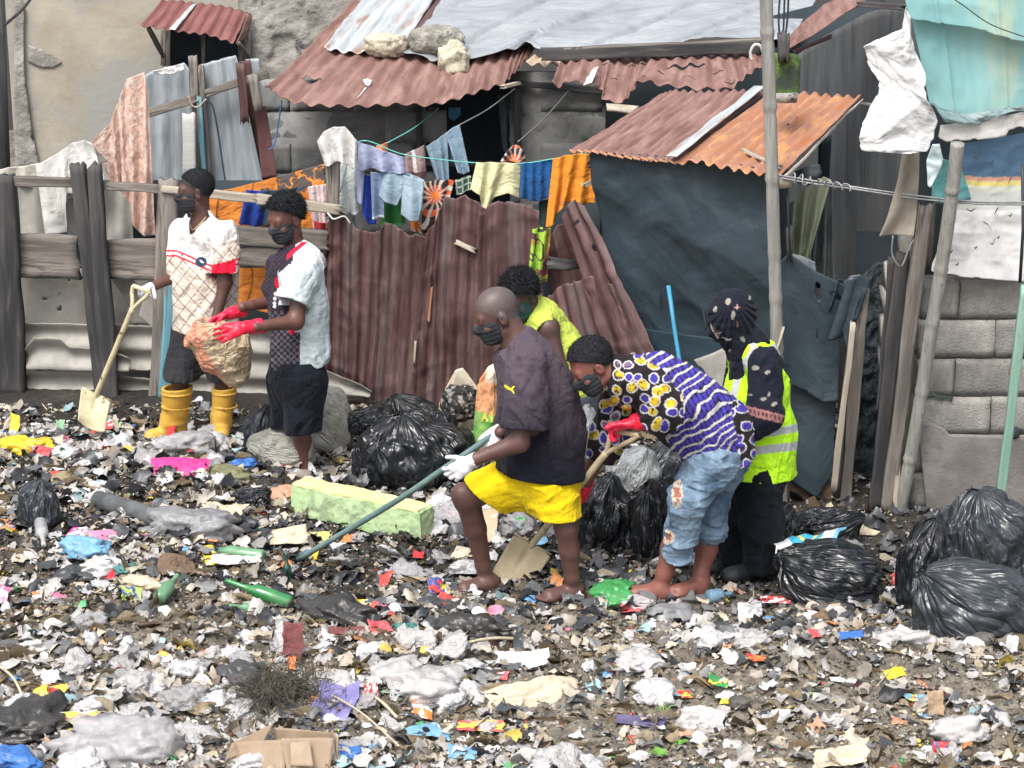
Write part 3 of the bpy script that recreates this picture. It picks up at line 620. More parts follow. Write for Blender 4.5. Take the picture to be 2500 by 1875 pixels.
# bamboo pole in front of everything
def bamboo(name, P, r, label, nodes, m=M_bamboo, par=None):
    path = smoothpath(P, 120); L = np.r_[0, np.cumsum(np.linalg.norm(np.diff(path, axis=0), axis=1))]/np.linalg.norm(np.diff(path, axis=0), axis=1).sum()
    rr = np.full(len(path), r)
    for nd in nodes: rr = rr+.16*r*np.exp(-((L-nd)/.005)**2)-.09*r*np.exp(-((L-nd-.012)/.006)**2)
    o = tube(name, path, rr, m, par, n=16)
    if label: tag(o, label, 'pole')
    return o
bamboo('bamboo_pole', [at(1868, -60, 11.55), at(1876, 150, 11.58), at(1884, 400, 11.6), at(1893, 700, 11.65), at(1900, 960, 11.7), at(1908, 1240, 11.75)], .0355, 'tall upright grey bamboo pole in front of the orange awning', [.1, .23, .36, .5, .585, .68, .8, .88])
tag(tube('stake', [at(1913, 700, 11.95), at(1915, 950, 11.9), at(1918, 1240, 11.8)], [.022, .024, .026], M_wood, n=9), 'short weathered stake standing close behind the bamboo pole', 'stake')
# hanging wires, moss-grown can and the rusty sheet at the gable
for i, (a, b) in enumerate((((1905, -20), (1903, 90)), ((1916, -20), (1912, 90)), ((1925, -20), (1915, 110)))):
    tag(tube('hanging_wire', smoothpath([at(*a, 12.6), at((a[0]+b[0])/2+(3*i-3), 40, 12.6), at(*b, 12.6)], 12), .006, M_black), ['left', 'middle', 'right'][i]+'most of three black wires hanging beside the top of the bamboo pole', 'wire')
tag(pl('timber_stub', (1913, 80, 12.6), (1912, 150, 12.6), 24, M_wooddk, None, seed=41, th=.07, rag=.04), 'dark timber stub lashed with wire above the mossy can', 'timber')
v, q = SPH[4]; vv = np.sign(v)*np.abs(v)**.35*np.array([.085, .07, .125]); vv = vv*(1+.08*fbm(v[:, 0]*3, v[:, 1]*3, v[:, 2]*3, 3, 4))[:, None]
o = link('mossy_can', mesh_np('mossy_can', vv, None, q, smooth=True), M_moss); o.location = V(at(1916, 184, 12.7)); tag(o, 'plastic can overgrown with green moss beside the bamboo pole above the awning', 'can')
v, q = box_v(np.array(at(1915, 235, 12.7)), (.12, .2, .06), .01, 3); tag(put('can_ledge', v, q, None, M_plasterold), 'small rough ledge under the moss covered can', 'ledge')

# ================================================================== dark alley between hut and right-hand house
alley = root('alley_house', 'dark sheet clad house side standing along the shadowed alley', 'house', zc(2100, 0, 14.2))
sheet('dark_cladding', [(1925, 150, 15.2), (2010, 90, 14.8), (2120, 30, 14.2), (2320, -20, 13.4)], [(1925, 1130, 15.2), (2010, 1130, 14.8), (2120, 1150, 14.2), (2320, 1200, 13.4)], mat('dark_cladding', (.075, .082, .088), (.115, .12, .125), scale=2, rough=.85, coord='UV', stretch=(4, .5, 1), c3=(.045, .055, .062), s3=1.5, t3=(.5, .68)), alley, nu=60, nv=60, disp=crumple(.008, 2, 3), solid=.01)
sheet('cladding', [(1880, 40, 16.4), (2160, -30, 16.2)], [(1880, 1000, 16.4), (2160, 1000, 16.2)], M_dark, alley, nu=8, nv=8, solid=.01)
sheet('eave_sheet', [(1921, 104, 14.2), (1965, 55, 14.1), (2015, 14, 14), (2112, -12, 13.9)], [(1923, 120, 13.9), (1985, 88, 13.7), (2045, 48, 13.6), (2112, 4, 13.5)], M_rust, alley, nu=60, nv=12, disp=corr(.2, .01, .01, 3, axis='v'))
sheet('eave_sheet', [(1935, 124, 14.1), (2000, 96, 14), (2032, 82, 13.9)], [(1940, 130, 14.0), (2005, 104, 13.9), (2030, 94, 13.8)], M_rust, alley, nu=20, nv=5)
pl('rafter', (2100, 10, 13.4), (2210, 18, 13.1), 12, M_wooddk, alley, seed=43, th=.06)
pl('door_post', (2014, 330, 13.6), (2005, 700, 13.6), 26, M_dark, alley, seed=44, th=.08)
pl('rail', (2104, 252, 12.9), (2160, 262, 12.7), 10, M_wood, alley, seed=45)
# dark doorway and the black charred heap in it
rectwall('doorway', at(2080, 900, 12.9)[0], at(2200, 900, 12.9)[0], 0, 1.35, 12.95, M_dark, alley, .1, .02, 3)  # flat panel coloured dark, standing in for shade in the passage
tag(sheet('black_sack_wall', [(2085, 690), (2140, 640), (2180, 640)], [(2075, 1205), (2110, 1215), (2160, 1215)], mat('charred_heap', (.02, .03, .038), (.05, .065, .075), scale=20, rough=.5, bump=1, bscale=40, coord='UV', bdist=.02), None, Y=12.3, nu=40, nv=80, disp=crumple(.03, 12, 3), solid=.01), 'glistening black crumpled sheet closing the gap beside the black rubber flap', 'sheet')
# light cloths hanging in the alley mouth
t2 = sheet('light_green_cloth', [(1925, 500), (1950, 470), (2010, 430), (2030, 440)], [(1925, 625), (1945, 630), (1965, 630), (1978, 625)], mat('greenish_cloth', (.36, .40, .28), (.48, .52, .38), coord='UV', rough=.85), None, Y=12.7, nu=40, nv=40, disp=folds(.03, .11, 4), solid=.004)
tag(t2, 'pale greenish cloth draped in the alley mouth beside the bamboo pole', 'cloth')
tag(sheet('grey_net_cloth', [(1985, 510), (2030, 440)], [(1978, 680), (2035, 690)], mat('net_grey', (.10, .115, .12), (.16, .17, .175), coord='UV', rough=.9), None, Y=12.9, nu=30, nv=40, disp=folds(.03, .1, 6), solid=.004), 'dark grey netting hanging behind the pale greenish cloth', 'netting')
tag(sheet('black_bundle', [(1940, 420), (1970, 405), (2000, 400)], [(1945, 445), (1975, 450), (2005, 425)], M_black, None, Y=12.3, nu=16, nv=10, disp=crumple(.03, 12, 3), solid=.02), 'small black bundle tucked under the right end of the awning', 'bundle')
tag(sheet('grey_plastic_heap', [(1905, 640), (1930, 618), (1960, 625), (1990, 640)], [(1908, 665), (1940, 668), (1995, 690)], mat('grey_plastic', (.16, .19, .21), (.26, .29, .31), coord='UV', rough=.4), None, Y=12.05, nu=30, nv=14, disp=crumple(.03, 10, 3), solid=.006), 'grey plastic sheet bunched on top of the black rubber flap', 'plastic sheet')
# twisted cable running to the right
for k, lb in ((0, 'upper strand of the twisted grey cable running to the right edge'), (1, 'lower strand of the twisted grey cable running to the right edge')):
    P = smoothpath([at(1900, 428+k*6, 11.75), at(1990, 442+k*7, 11.7), at(2095, 458+k*5, 11.6), at(2240, 478+k*7, 11.45), at(2380, 492+k*5, 11.3), at(2530, 494+k*6, 11.1)], 200)
    tag(tube('cable', P, .0055, M_wire, n=6), lb, 'cable')
c0, c1 = at(1930, 434, 11.74), at(2085, 460, 11.6); tt = np.linspace(0, 1, 160)
P = c0+(c1-c0)*tt[:, None]; P = P+np.stack([.01*np.sin(tt*50), .022*np.cos(tt*44)*(1-.5*tt), .028*np.sin(tt*44+.6*np.sin(tt*9))*(1-.45*tt)], 1)
tag(tube('wire_coil', P, .0045, M_wire, n=6), 'loose wire coiled round the cable beside the bamboo pole', 'wire')
v, q = box_v(np.array(at(1917, 446, 11.78)), (.07, .06, .06), .01, 5); tag(put('cable_anchor', v, q, None, M_woodpale), 'small pale block where the twisted cable is tied off', 'block')
tag(tube('plumb_wire', [at(1922, 462, 11.8), at(1926, 560, 11.8), at(1930, 640, 11.8)], .005, M_black, n=5), 'thin black wire hanging straight down from the cable anchor', 'wire')
tag(pl('hanging_stub', (1927, 555, 11.85), (1930, 625, 11.85), 16, M_wooddk, None, seed=51, rag=.04), 'short rotten stub of wood hanging right of the bamboo pole', 'wood')

# ================================================================== rubber flap door
flap = root('rubber_flap_door', 'makeshift door of black rubber sheeting nailed to crooked posts beside the bamboo pole', 'door', zc(1985, 0, 11.9))
sheet('rubber_sheet', [(1905, 640), (1925, 618), (1990, 660), (2058, 692)], [(1912, 940), (1960, 955), (2010, 985), (2045, 985)], M_tarp, flap, Y=11.84, nu=60, nv=60, disp=lambda u, v, U, Vv: .03*fbm(U*2, Vv*2, 0, 3, 8)*2+.008, rag=(0, .02, 0, 0), solid=.006, holes=[(.9, .13, .04, .02), (.62, .14, .02, .05), (.62, .5, .008, .03)])
sheet('rubber_sheet', [(1908, 900), (1960, 900), (2045, 900)], [(1912, 1160), (1950, 1185), (1993, 1212), (2034, 1150)], M_tarp, flap, Y=11.88, nu=50, nv=50, disp=lambda u, v, U, Vv: .035*fbm(U*2, Vv*2, 3, 3, 9)*2, solid=.006)
a = np.linspace(-.6, 4.6, 26); e0 = at(2092, 740, 11.8)
P0 = np.stack([e0[0]-.035+.075*np.sin(a)*(.7+a*.06), e0[1]-.06*np.cos(a), e0[2]+.14+.02*np.cos(a)], 1); P1 = P0+np.array([-.1, 0, -.36])[None]*(.35+.65*np.cos(np.linspace(0, 1.4, 26)))[:, None]
sheet('rolled_flap', list(P0), list(P1), M_tarp, flap, nu=40, nv=24, disp=crumple(.008, 5, 3), solid=.006, world=True)
sheet('rolled_flap', [(2058, 690), (2075, 672), (2100, 668), (2125, 680)], [(2055, 800), (2070, 860), (2080, 780), (2092, 780)], M_tarp, flap, Y=11.76, nu=30, nv=30, disp=crumple(.02, 4, 5), solid=.006)
pl('lath', (2083, 790, 11.72), (2036, 1195, 11.75), 15, M_woodpale, flap, seed=61, th=.025, rag=.03)
pl('post', (2108, 705, 11.8), (2062, 1240, 11.85), 26, M_wood, flap, seed=62, th=.05, rag=.03)
pl('post', (2080, 800, 11.86), (2040, 1210, 11.86), 18, M_wooddk, flap, seed=63, th=.04)
sheet('rusty_sill', [(1915, 1160), (1980, 1165), (2060, 1175)], [(1925, 1225), (1985, 1262), (2062, 1240)], mat('rusted_plate', (.10, .07, .05), (.18, .12, .085), scale=12, rough=.85, bump=.6, coord='UV', c3=(.04, .045, .05), s3=5, t3=(.5, .6)), flap, Y=11.9, nu=30, nv=14, disp=crumple(.006, 9, 2), solid=.008)
tag(pl('white_lath', (1912, 800, 11.65), (1895, 860, 11.62), 5, M_woodpale, None, seed=64), 'thin split of bamboo hanging from the bamboo pole at shoulder height', 'lath')

# ================================================================== right-hand house
rh = root('block_house', 'concrete block house at the right edge patched with white sacking and teal tarpaulin', 'house', zc(2400, 0, 11.7))
ztop = at(2400, 690, 11.7)[2]
blockwall(rh, 2232, 2620, 1.45, .02, 11.72, bw=.43, bh=.222, seed=8, gap=.009, depth=.13)
for i, (a, b, c, d) in enumerate(((2158, 640, 2186, 700), (2156, 705, 2182, 762), (2150, 770, 2176, 840), (2150, 845, 2170, 930), (2195, 560, 2232, 665), (2190, 770, 2228, 860), (2196, 870, 2226, 960), (2185, 980, 2226, 1100), (2180, 1105, 2230, 1240))):
    P = at((a+c)/2, (b+d)/2, 11.9); s = 11.9*1.03/F
    vv_, qq = box_v(P, ((c-a)*s, .16, (d-b)*s*.98), .012, i); put('block', vv_, qq, None, M_block if i > 3 else mat('limewashed_block', (.35, .34, .32), (.45, .43, .40), bump=.8, bscale=50), rh)
M_cem = mat('cement_render', (.16, .152, .145), (.26, .245, .23), scale=4, rough=.95, bump=.5, bscale=60, c3=(.10, .10, .10), s3=2, t3=(.5, .65))
sheet('render_patch', [(2240, 1035), (2270, 1030), (2305, 1045), (2318, 1060), (2400, 1062), (2520, 1068)], [(2262, 1245), (2340, 1262), (2440, 1262), (2530, 1262)], M_cem, rh, Y=11.63, nu=60, nv=30, disp=crumple(.006, 4, 3), solid=.02)
sheet('damp_stain', [(2240, 950), (2340, 965)], [(2245, 975), (2330, 985)], mat('algae_stain', (.04, .06, .055), (.07, .085, .075), bump=.8, bscale=60), rh, Y=11.64, nu=20, nv=6, disp=crumple(.006, 9, 3), rag=(.02, .03, .02, .04), solid=.004)
v, q = SPH[3]; o = link('wall_hole', mesh_np('wall_hole', v*np.array([.028, .02, .035]), None, q, smooth=True), M_dark, rh); o.location = V(at(2478, 1057, 11.62)-np.array(rh.location)); 
# white sacking with printed blue band
def sackcol(U, Vv, P):
    t = (P[..., 2]-at(2400, 690, 11.55)[2]); y = np.interp(P[..., 2], [at(2400, 700, 11.5)[2], at(2400, 340, 11.5)[2]], [700, 340])
    c = np.zeros(P.shape[:2]+(3,)); c[:] = (.74, .745, .75)
    st = fbm(P[..., 0]*5, P[..., 2]*5, 0, 3, 3); c *= (1-.12*(st > .15))[..., None]
    c[y < 515] = (.60, .62, .60); w = y+3*fbm(P[..., 0]*9, 0, 0, 2, 2)
    c[w < 470] = (.62, .65, .56); c[w < 456] = (.72, .62, .22); c[w < 444] = (.62, .34, .26); c[w < 434] = (.09, .17, .27)
    c *= (1+.08*fbm(P[..., 0]*20, P[..., 2]*20, 0, 3, 6))[..., None]; return c
sheet('white_sacking', [(2338, 350), (2400, 345), (2520, 320)], [(2268, 665), (2350, 680), (2488, 690), (2530, 695)], M_vc, rh, Y=11.55, nu=90, nv=120, disp=lambda u, v, U, Vv: .012*ridged(U*6, Vv*6, 0, 3, 4)+.02*fbm(U*2, Vv*2, 0, 2, 3), rag=(0, .015, .02, 0), colf=sackcol, solid=.004)
rs = np.random.default_rng(4)
for i, (a, b) in enumerate(((2358, 508), (2437, 505), (2325, 610), (2415, 590), (2440, 575), (2340, 640), (2400, 540), (2470, 520), (2385, 600), (2375, 380), (2425, 390), (2470, 430))):
    c, s = math.cos(i*2.1), math.sin(i*1.3); L = 14+rs.random()*10
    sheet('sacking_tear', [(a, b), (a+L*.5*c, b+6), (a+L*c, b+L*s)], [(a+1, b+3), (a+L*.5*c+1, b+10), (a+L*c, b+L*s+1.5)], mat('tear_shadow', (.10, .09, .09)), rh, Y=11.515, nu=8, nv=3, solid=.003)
sheet('teal_net', [(2280, 380), (2345, 400)], [(2272, 500), (2325, 505), (2372, 490)], mat('teal_net', (.08, .26, .27), (.14, .36, .37), scale=14, coord='UV', bump=.6), rh, Y=11.53, nu=24, nv=24, disp=crumple(.012, 8, 2), rag=(0, .03, 0, 0), solid=.003)
tf = lambda sd, a=.02: (lambda u, v, U, Vv: a*fbm(U*2.5, Vv*1.0, 0, 3, sd)*2+.012*np.exp(-((U % .33-.16)/.012)**2)+.006*ridged(U*5, Vv*5, 0, 2, sd))
sheet('teal_tarp', [(2225, 45), (2350, 50), (2530, 90)], [(2268, 252), (2300, 268), (2350, 280), (2430, 274), (2530, 262)], M_teal, rh, Y=11.42, nu=90, nv=60, disp=tf(3, .03), solid=.004)
sheet('teal_tarp', [(2200, -40), (2350, -40), (2530, -40)], [(2222, 48), (2285, 60), (2370, 70), (2440, 92), (2466, 102), (2530, 112)], M_teal, rh, Y=11.32, nu=90, nv=40, disp=tf(7), rag=(0, .015, 0, 0), solid=.005)
sheet('tarp_hem', [(2272, 245), (2300, 268), (2350, 278), (2430, 268), (2530, 252)], [(2305, 298), (2350, 300), (2390, 302), (2430, 285), (2470, 272), (2530, 270)], M_tealdk, rh, Y=11.36, nu=70, nv=14, disp=crumple(.025, 12, 4), solid=.006)
sheet('fascia_board', [(2296, 306), (2350, 300), (2430, 286), (2530, 268)], [(2290, 340), (2310, 350), (2400, 345), (2455, 338), (2462, 322), (2478, 318), (2530, 308)], mat('peeling_white', (.55, .54, .52), (.66, .65, .63), bump=.4, coord='UV', c3=(.40, .38, .36), s3=4, t3=(.5, .62)), rh, Y=11.38, nu=60, nv=12, disp=crumple(.008, 9, 6), rag=(0, .02, 0, 0), solid=.012)
rectwall('upper_wall', at(2240, 500, 11.9)[0], at(2620, 500, 11.9)[0], 1.3, 2.6, 11.9, M_dark, rh, .3, 0)
wp = sheet('white_plastic_rag', [(2212, 15), (2203, 70), (2186, 76), (2102, 112), (2122, 170), (2146, 200), (2138, 228), (2118, 262), (2090, 310), (2084, 332), (2096, 364), (2112, 368)], [(2224, 52), (2226, 90), (2236, 125), (2252, 155), (2264, 182), (2262, 240), (2282, 266), (2298, 300), (2290, 322), (2288, 350), (2272, 372), (2212, 374)], M_whitesack, None, Y=11.25, nu=120, nv=60,
      disp=lambda u, v, U, Vv: .045*ridged(U*2.2+Vv*1.5, Vv*3.4, 0, 3, 4)+.03*fbm(U*5, Vv*5, 0, 3, 2), rag=(.02, .02, 0, .03), solid=.004)
tag(wp, 'big torn sheet of white plastic hanging from the corner of the teal tarpaulin', 'plastic sheet')
tag(sheet('tan_cloth', [(2203, 372), (2190, 440), (2168, 520), (2144, 578)], [(2244, 372), (2242, 450), (2238, 520), (2228, 578)], mat('tan_cloth', (.30, .26, .22), (.40, .355, .30), coord='UV', rough=.9), None, Y=11.5, nu=50, nv=24, disp=lambda u, v, U, Vv: .022*np.sin(Vv*42+2*fbm(U*3, 0, 0, 2, 2)+U*5), rag=(0, 0, 0, .01), solid=.005), 'dirty tan cloth hanging below the torn white plastic', 'cloth')
tag(sheet('silver_bag', [(2276, 352), (2262, 395), (2264, 430), (2266, 455)], [(2292, 350), (2302, 388), (2290, 425), (2269, 456)], mat('silver_teal_film', (.35, .45, .47), (.55, .6, .6), coord='UV', rough=.35), None, Y=11.2, nu=24, nv=12, disp=crumple(.02, 12, 7), solid=.005), 'small silvery teal bag hanging point down right of the white plastic', 'bag')
tag(tube('sagging_wire', smoothpath([at(2300, -20, 11), at(2350, 12, 11), at(2420, 60, 11), at(2530, 100, 11)], 40), .003, M_black, n=5), 'thin dark wire sagging across the teal tarpaulin', 'wire')
# leaning poles against its corner
LP = root('leaning_pole_bundle', 'row of crooked planks driven in beside the corner of the block house', 'fence', zc(2190, 0, 11.72))
pl('plank', (2203, 615, 11.62), (2136, 1243, 11.72), 34, M_wooddk, LP, seed=71, th=.04, rag=.03)
pl('plank', (2259, 500, 11.5), (2166, 1248, 11.64), 34, M_wood, LP, seed=72, th=.045, rag=.04)
pl('plank', (2180, 625, 11.75), (2148, 1000, 11.75), 18, M_wooddk, LP, seed=73, th=.03)
pl('plank', (2225, 780, 11.66), (2182, 1250, 11.6), 13, M_woodpale, LP, seed=74, th=.02)
pl('plank', (2238, 900, 11.75), (2205, 1200, 11.75), 24, M_wood, LP, seed=75, th=.03)
bamboo('bamboo', [at(2338, 350, 11.2), at(2315, 540, 11.3), at(2275, 800, 11.42), at(2235, 1050, 11.52), at(2198, 1246, 11.62)], .036, None, [.12, .33, .47, .66, .85], par=LP)
tag(pl('short_plank', (2274, 500, 11.6), (2262, 640, 11.6), 20, M_wood, None, seed=76, rag=.03), 'short grey plank end beside the leaning bamboo', 'plank')
tag(tube('twine', smoothpath([at(2180, 575, 11.5), at(2178, 620, 11.5), at(2200, 650, 11.5), at(2222, 600, 11.5), at(2240, 575, 11.5)], 30), .005, M_wire, n=5), 'loose twine binding the tops of the crooked planks', 'twine')
tag(pl('green_pole', (2505, 700, 11.0), (2440, 1225, 11.2), 20, mat('mint_painted_wood', (.26, .45, .36), (.36, .56, .46), scale=1.5, stretch=(12, 12, 1), bump=.5, c3=(.2, .28, .24), s3=2, t3=(.6, .7)), None, seed=77, th=.04), 'mint green painted pole leaning at the right edge', 'pole')
tag(pl('copper_lath', (2520, 690, 11.1), (2470, 920, 11.15), 12, mat('salmon_wood', (.42, .25, .19), (.52, .33, .25), scale=1.5, stretch=(12, 12, 1)), None, seed=78, th=.03), 'salmon coloured strip of wood behind the mint green pole', 'lath')
tag(tube('corner_wire', [at(2496, 400, 11.3), at(2498, 560, 11.3), at(2490, 690, 11.3)], .009, M_black, n=6), 'black cord running down the right edge over the white sacking', 'cord')
# ================================================================== grey sheet screen behind the timber fence
scr = root('sheet_metal_screen', 'screen of grey corrugated sheets on crooked posts below the hooded window', 'fence', zc(500, 0, 15.4))
sheet('metal_sheet', [(356, 176), (400, 160), (452, 152), (462, 168)], [(372, 640), (420, 640), (480, 640)], M_galvdull, scr, Y=15.4, nu=90, nv=60, disp=corr(.12, .008, .008, 3), rag=(.02, 0, 0, .01), seed=3)
sheet('metal_sheet', [(484, 165), (490, 155), (574, 132), (580, 150)], [(500, 560), (560, 560), (668, 560)], M_galvdull, scr, Y=15.35, nu=90, nv=60, disp=corr(.085, .008, .006, 4), rag=(.01, 0, 0, 0), seed=4)
sheet('crumpled_strip', [(372, 172), (400, 165), (450, 150)], [(380, 182), (420, 188), (452, 172)], M_whitesack, scr, Y=15.3, nu=30, nv=8, disp=crumple(.02, 14, 2), rag=(.01, .02, 0, 0))
sheet('rusty_strip', [(580, 152), (612, 145)], [(612, 560), (668, 560)], M_rustdk, scr, Y=15.42, nu=24, nv=50, disp=corr(.08, .008, .008, 5))
sheet('rusty_strip', [(600, 145), (632, 142)], [(640, 560), (672, 560)], M_galvdull, scr, Y=15.5, nu=24, nv=50, disp=corr(.08, .008, .008, 5))
sheet('maroon_sheet', [(622, 262), (650, 258)], [(640, 437), (677, 432)], mat('maroon_sheet', (.10, .045, .045), (.15, .07, .065), scale=4, coord='UV', rough=.6), scr, Y=15.3, nu=16, nv=24, disp=corr(.1, .006, .006, 6))
pl('post', (472, 136), (492, 560), 20, M_wood, scr, 15.28, seed=5, th=.05, rag=.01)
pl('post', (492, 160), (516, 560), 13, M_wood, scr, 15.27, seed=6, th=.04)
pl('post', (486, 236), (500, 460), 11, M_woodblue, scr, 15.22, seed=7, th=.03)
pl('rail', (362, 276), (478, 240), 20, M_wood, scr, 15.22, seed=8, th=.04)
pl('rail', (502, 228), (650, 180), 20, M_wood, scr, 15.22, seed=9, th=.04)
pl('board', (618, 182), (632, 270), 22, M_wood, scr, 15.18, seed=10, th=.03)
pl('board', (462, 277), (461, 430), 31, M_woodwhite, scr, 15.15, seed=11, th=.04, rag=.02)
pl('board', (585, 155), (598, 300), 20, M_rustdk, scr, 15.2, seed=12, th=.02)
tag(tube('black_cable', smoothpath([at(503, 244, 15.1), at(520, 262, 15.1), at(535, 340, 15.1), at(548, 430, 15.1), at(560, 480, 15.1)], 40), .006, M_black, n=5), 'black cable hanging down the grey corrugated sheet', 'cable')
tag(tube('rope_tie', smoothpath([at(460, 235, 15.1), at(470, 258, 15.1), at(485, 260, 15.1), at(503, 242, 15.1)], 20), .006, M_woodpale, n=6), 'rope tie knotted round the posts of the grey screen', 'rope')
tag(tube('rope', smoothpath([at(688, 245, 15.2), at(675, 330, 15.2), at(665, 360, 15.1), at(655, 365, 15.1)], 24), .006, M_bluecord, n=6), 'dark blue cord hanging from the corner of the rusty roof to the maroon sheet', 'cord')
# ------------------------------------------------------------------ cloths over the line at the left
def dots(c0, cs, fr=38, thr=.25, sd=0, st=1):
    def f(U, Vv, P):
        c = np.zeros(U.shape+(3,)); c[:] = c0
        for k, (cc, t) in enumerate(cs):
            m = fbm(U*fr*(1+.3*k), Vv*fr*(1+.3*k)*st, k*3.3, 2, sd+k*7) > t; c[m] = cc
        return c
    return f
M_cloth = mat('washed_cloth', (.84, .84, .84), (.92, .92, .92), scale=8, rough=.9, bump=.5, bscale=4, brid=1, vcol=True, sheen=.1, bdist=.03, coord='UV')
def cloth(name, top, bot, col, label, Y=14.3, parent=None, nu=50, nv=44, amp=.016, pitch=.09, seed=0, flow=.5, colf=None, rag=(0, 0, 0, 0), cat='clothes', group=None, solid=.004):
    cf = colf or (lambda U, Vv, P: np.broadcast_to(np.array(col), U.shape+(3,)).copy()*(1+.05*fbm(U*7, Vv*7, 0, 2, seed))[..., None])
    o = sheet(name, top, bot, M_cloth, parent, Y=Y, nu=nu, nv=nv, disp=folds(amp, pitch, seed, flow), rag=rag, seed=seed, colf=cf, solid=solid)
    return tag(o, label, cat, group) if parent is None else o
cloth('peach_sheet', [(222, 348), (270, 300), (285, 255), (310, 192), (352, 176), (362, 230)], [(268, 440), (290, 480), (310, 520), (338, 570), (360, 576), (378, 578)], None, 'peach patterned bedsheet draped over the line at the left', Y=14.7, nu=110, nv=110, amp=.02, pitch=.16, seed=3, flow=.8, cat='bedsheet',
      colf=dots((.70, .46, .37), [((.76, .60, .52), .05), ((.42, .32, .31), .36), ((.60, .33, .27), .40)], 52, sd=5))
cloth('white_sheet', [(85, 404), (105, 395), (140, 375), (175, 350), (205, 342), (225, 352)], [(112, 570), (160, 570), (165, 470), (185, 475), (215, 468), (255, 440)], (.70, .69, .66), 'off-white sheet slung over the fence rail at the left', Y=14.55, nu=70, nv=60, amp=.025, pitch=.17, seed=5, flow=.8, cat='bedsheet')
cloth('cream_blanket', [(-25, 420), (20, 408), (60, 405), (95, 398)], [(-25, 445), (30, 452), (70, 456), (105, 470)], (.55, .52, .46), 'cream blanket lying over the rail at the left edge', Y=14.6, nu=40, nv=16, amp=.02, pitch=.2, seed=6, flow=.9, cat='blanket')
cloth('grey_rag', [(200, 342), (216, 345)], [(235, 400), (262, 395)], (.24, .23, .21), 'grey rag hanging between the white sheet and the peach bedsheet', Y=14.6, nu=14, nv=24, amp=.012, pitch=.05, seed=7)
# pale boards and old roofing filling the yard behind
back = root('patched_yard_screen', 'patched screen of pale roofing sheets and boards behind the timber fence at the left', 'fence', zc(150, 0, 14.5))
sheet('pale_sheet', [(12, 440), (60, 436), (108, 440)], [(20, 590), (70, 590), (112, 590)], M_asb, back, Y=14.62, nu=50, nv=40, disp=corr(.2, .02, .004, 3))
sheet('pale_sheet', [(165, 480), (230, 470), (290, 460), (320, 500)], [(165, 600), (230, 600), (290, 600), (325, 600)], M_asb, back, Y=14.68, nu=60, nv=30, disp=corr(.2, .022, .004, 5))
sheet('pale_board', [(40, 655), (120, 655), (212, 655)], [(50, 792), (120, 792), (215, 800)], mat('pale_ply', (.36, .34, .30), (.50, .48, .43), scale=3, coord='UV', c3=(.25, .24, .22), s3=4, t3=(.56, .66), bump=.4), back, Y=14.4, nu=30, nv=24, disp=crumple(.003, 3, 2), holes=[(.2, .12, .012, .012), (.38, .55, .014, .01), (.6, .7, .02, .016), (.75, .15, .01, .02)])
sheet('pale_board', [(268, 655), (330, 655), (400, 655)], [(268, 820), (330, 800), (400, 800)], M_asb, back, Y=14.5, nu=40, nv=30, disp=corr(.3, .03, .01, 6, axis='u'), rag=(.01, .02, 0, 0))
sheet('curved_sheet', [(275, 685), (300, 720), (320, 790)], [(300, 650), (340, 700), (370, 790)], M_asb, back, Y=14.25, nu=30, nv=12, disp=crumple(.01, 4, 3))
sheet('curved_sheet', [(340, 770), (352, 720), (375, 680)], [(372, 800), (385, 740), (400, 690)], M_asb, back, Y=14.15, nu=30, nv=12, disp=crumple(.01, 4, 5))
sheet('gap_shade', [(-40, 440), (830, 440)], [(-40, 960), (830, 960)], M_dark, back, Y=15.0, nu=8, nv=8)  # backing sheet whose dark colour paints the shade behind the fence
# ------------------------------------------------------------------ horizontal-wave roofing along the foot of the fence
kick = root('asbestos_kickboards', 'broken corrugated asbestos sheets laid lengthwise along the foot of the fence', 'fence', zc(400, 0, 14.1))
hw = lambda sd: corr(.165, .028, .012, sd, axis='v')
sheet('asbestos_sheet', [(48, 782), (150, 785), (300, 788), (385, 792)], [(55, 905), (150, 902), (300, 905), (385, 908)], M_asb, kick, Y=lambda p: FY(p)+.1, nu=60, nv=60, disp=hw(3), rag=(.01, .02, 0, 0), seed=3)
sheet('asbestos_sheet', [(62, 848), (85, 818), (150, 820), (170, 842), (225, 846), (300, 860), (320, 870)], [(68, 902), (150, 905), (240, 908), (322, 905)], M_asb, kick, Y=lambda p: FY(p)+.02, nu=60, nv=40, disp=hw(5), rag=(.01, .01, 0, .02), seed=4)
sheet('asbestos_sheet', [(64, 902), (150, 900), (240, 905), (390, 925)], [(66, 985), (150, 985), (240, 985), (390, 1000)], M_asb, kick, Y=lambda p: FY(p)+.07, nu=60, nv=50, disp=hw(7), rag=(.01, .0, 0, 0), seed=5)
sheet('asbestos_sheet', [(430, 795), (560, 792), (690, 800), (790, 832)], [(440, 1010), (560, 1020), (690, 1020), (790, 1000)], M_asb, kick, Y=lambda p: FY(p)+.1, nu=60, nv=80, disp=hw(9), rag=(.01, .0, 0, .03), seed=6)
sheet('asbestos_sheet', [(660, 850), (780, 885), (840, 915), (885, 935), (922, 958)], [(690, 1010), (780, 985), (840, 985), (880, 975), (905, 972)], M_asb, kick, Y=lambda p: FY(p)-.12, nu=60, nv=50, disp=hw(11), rag=(.02, .01, 0, .05), seed=7)
sheet('asbestos_sheet', [(1330, 935), (1420, 930), (1520, 950)], [(1330, 1010), (1420, 1010), (1530, 1020)], M_asb, kick, Y=lambda p: FY(p)-.2, nu=40, nv=30, disp=hw(13))
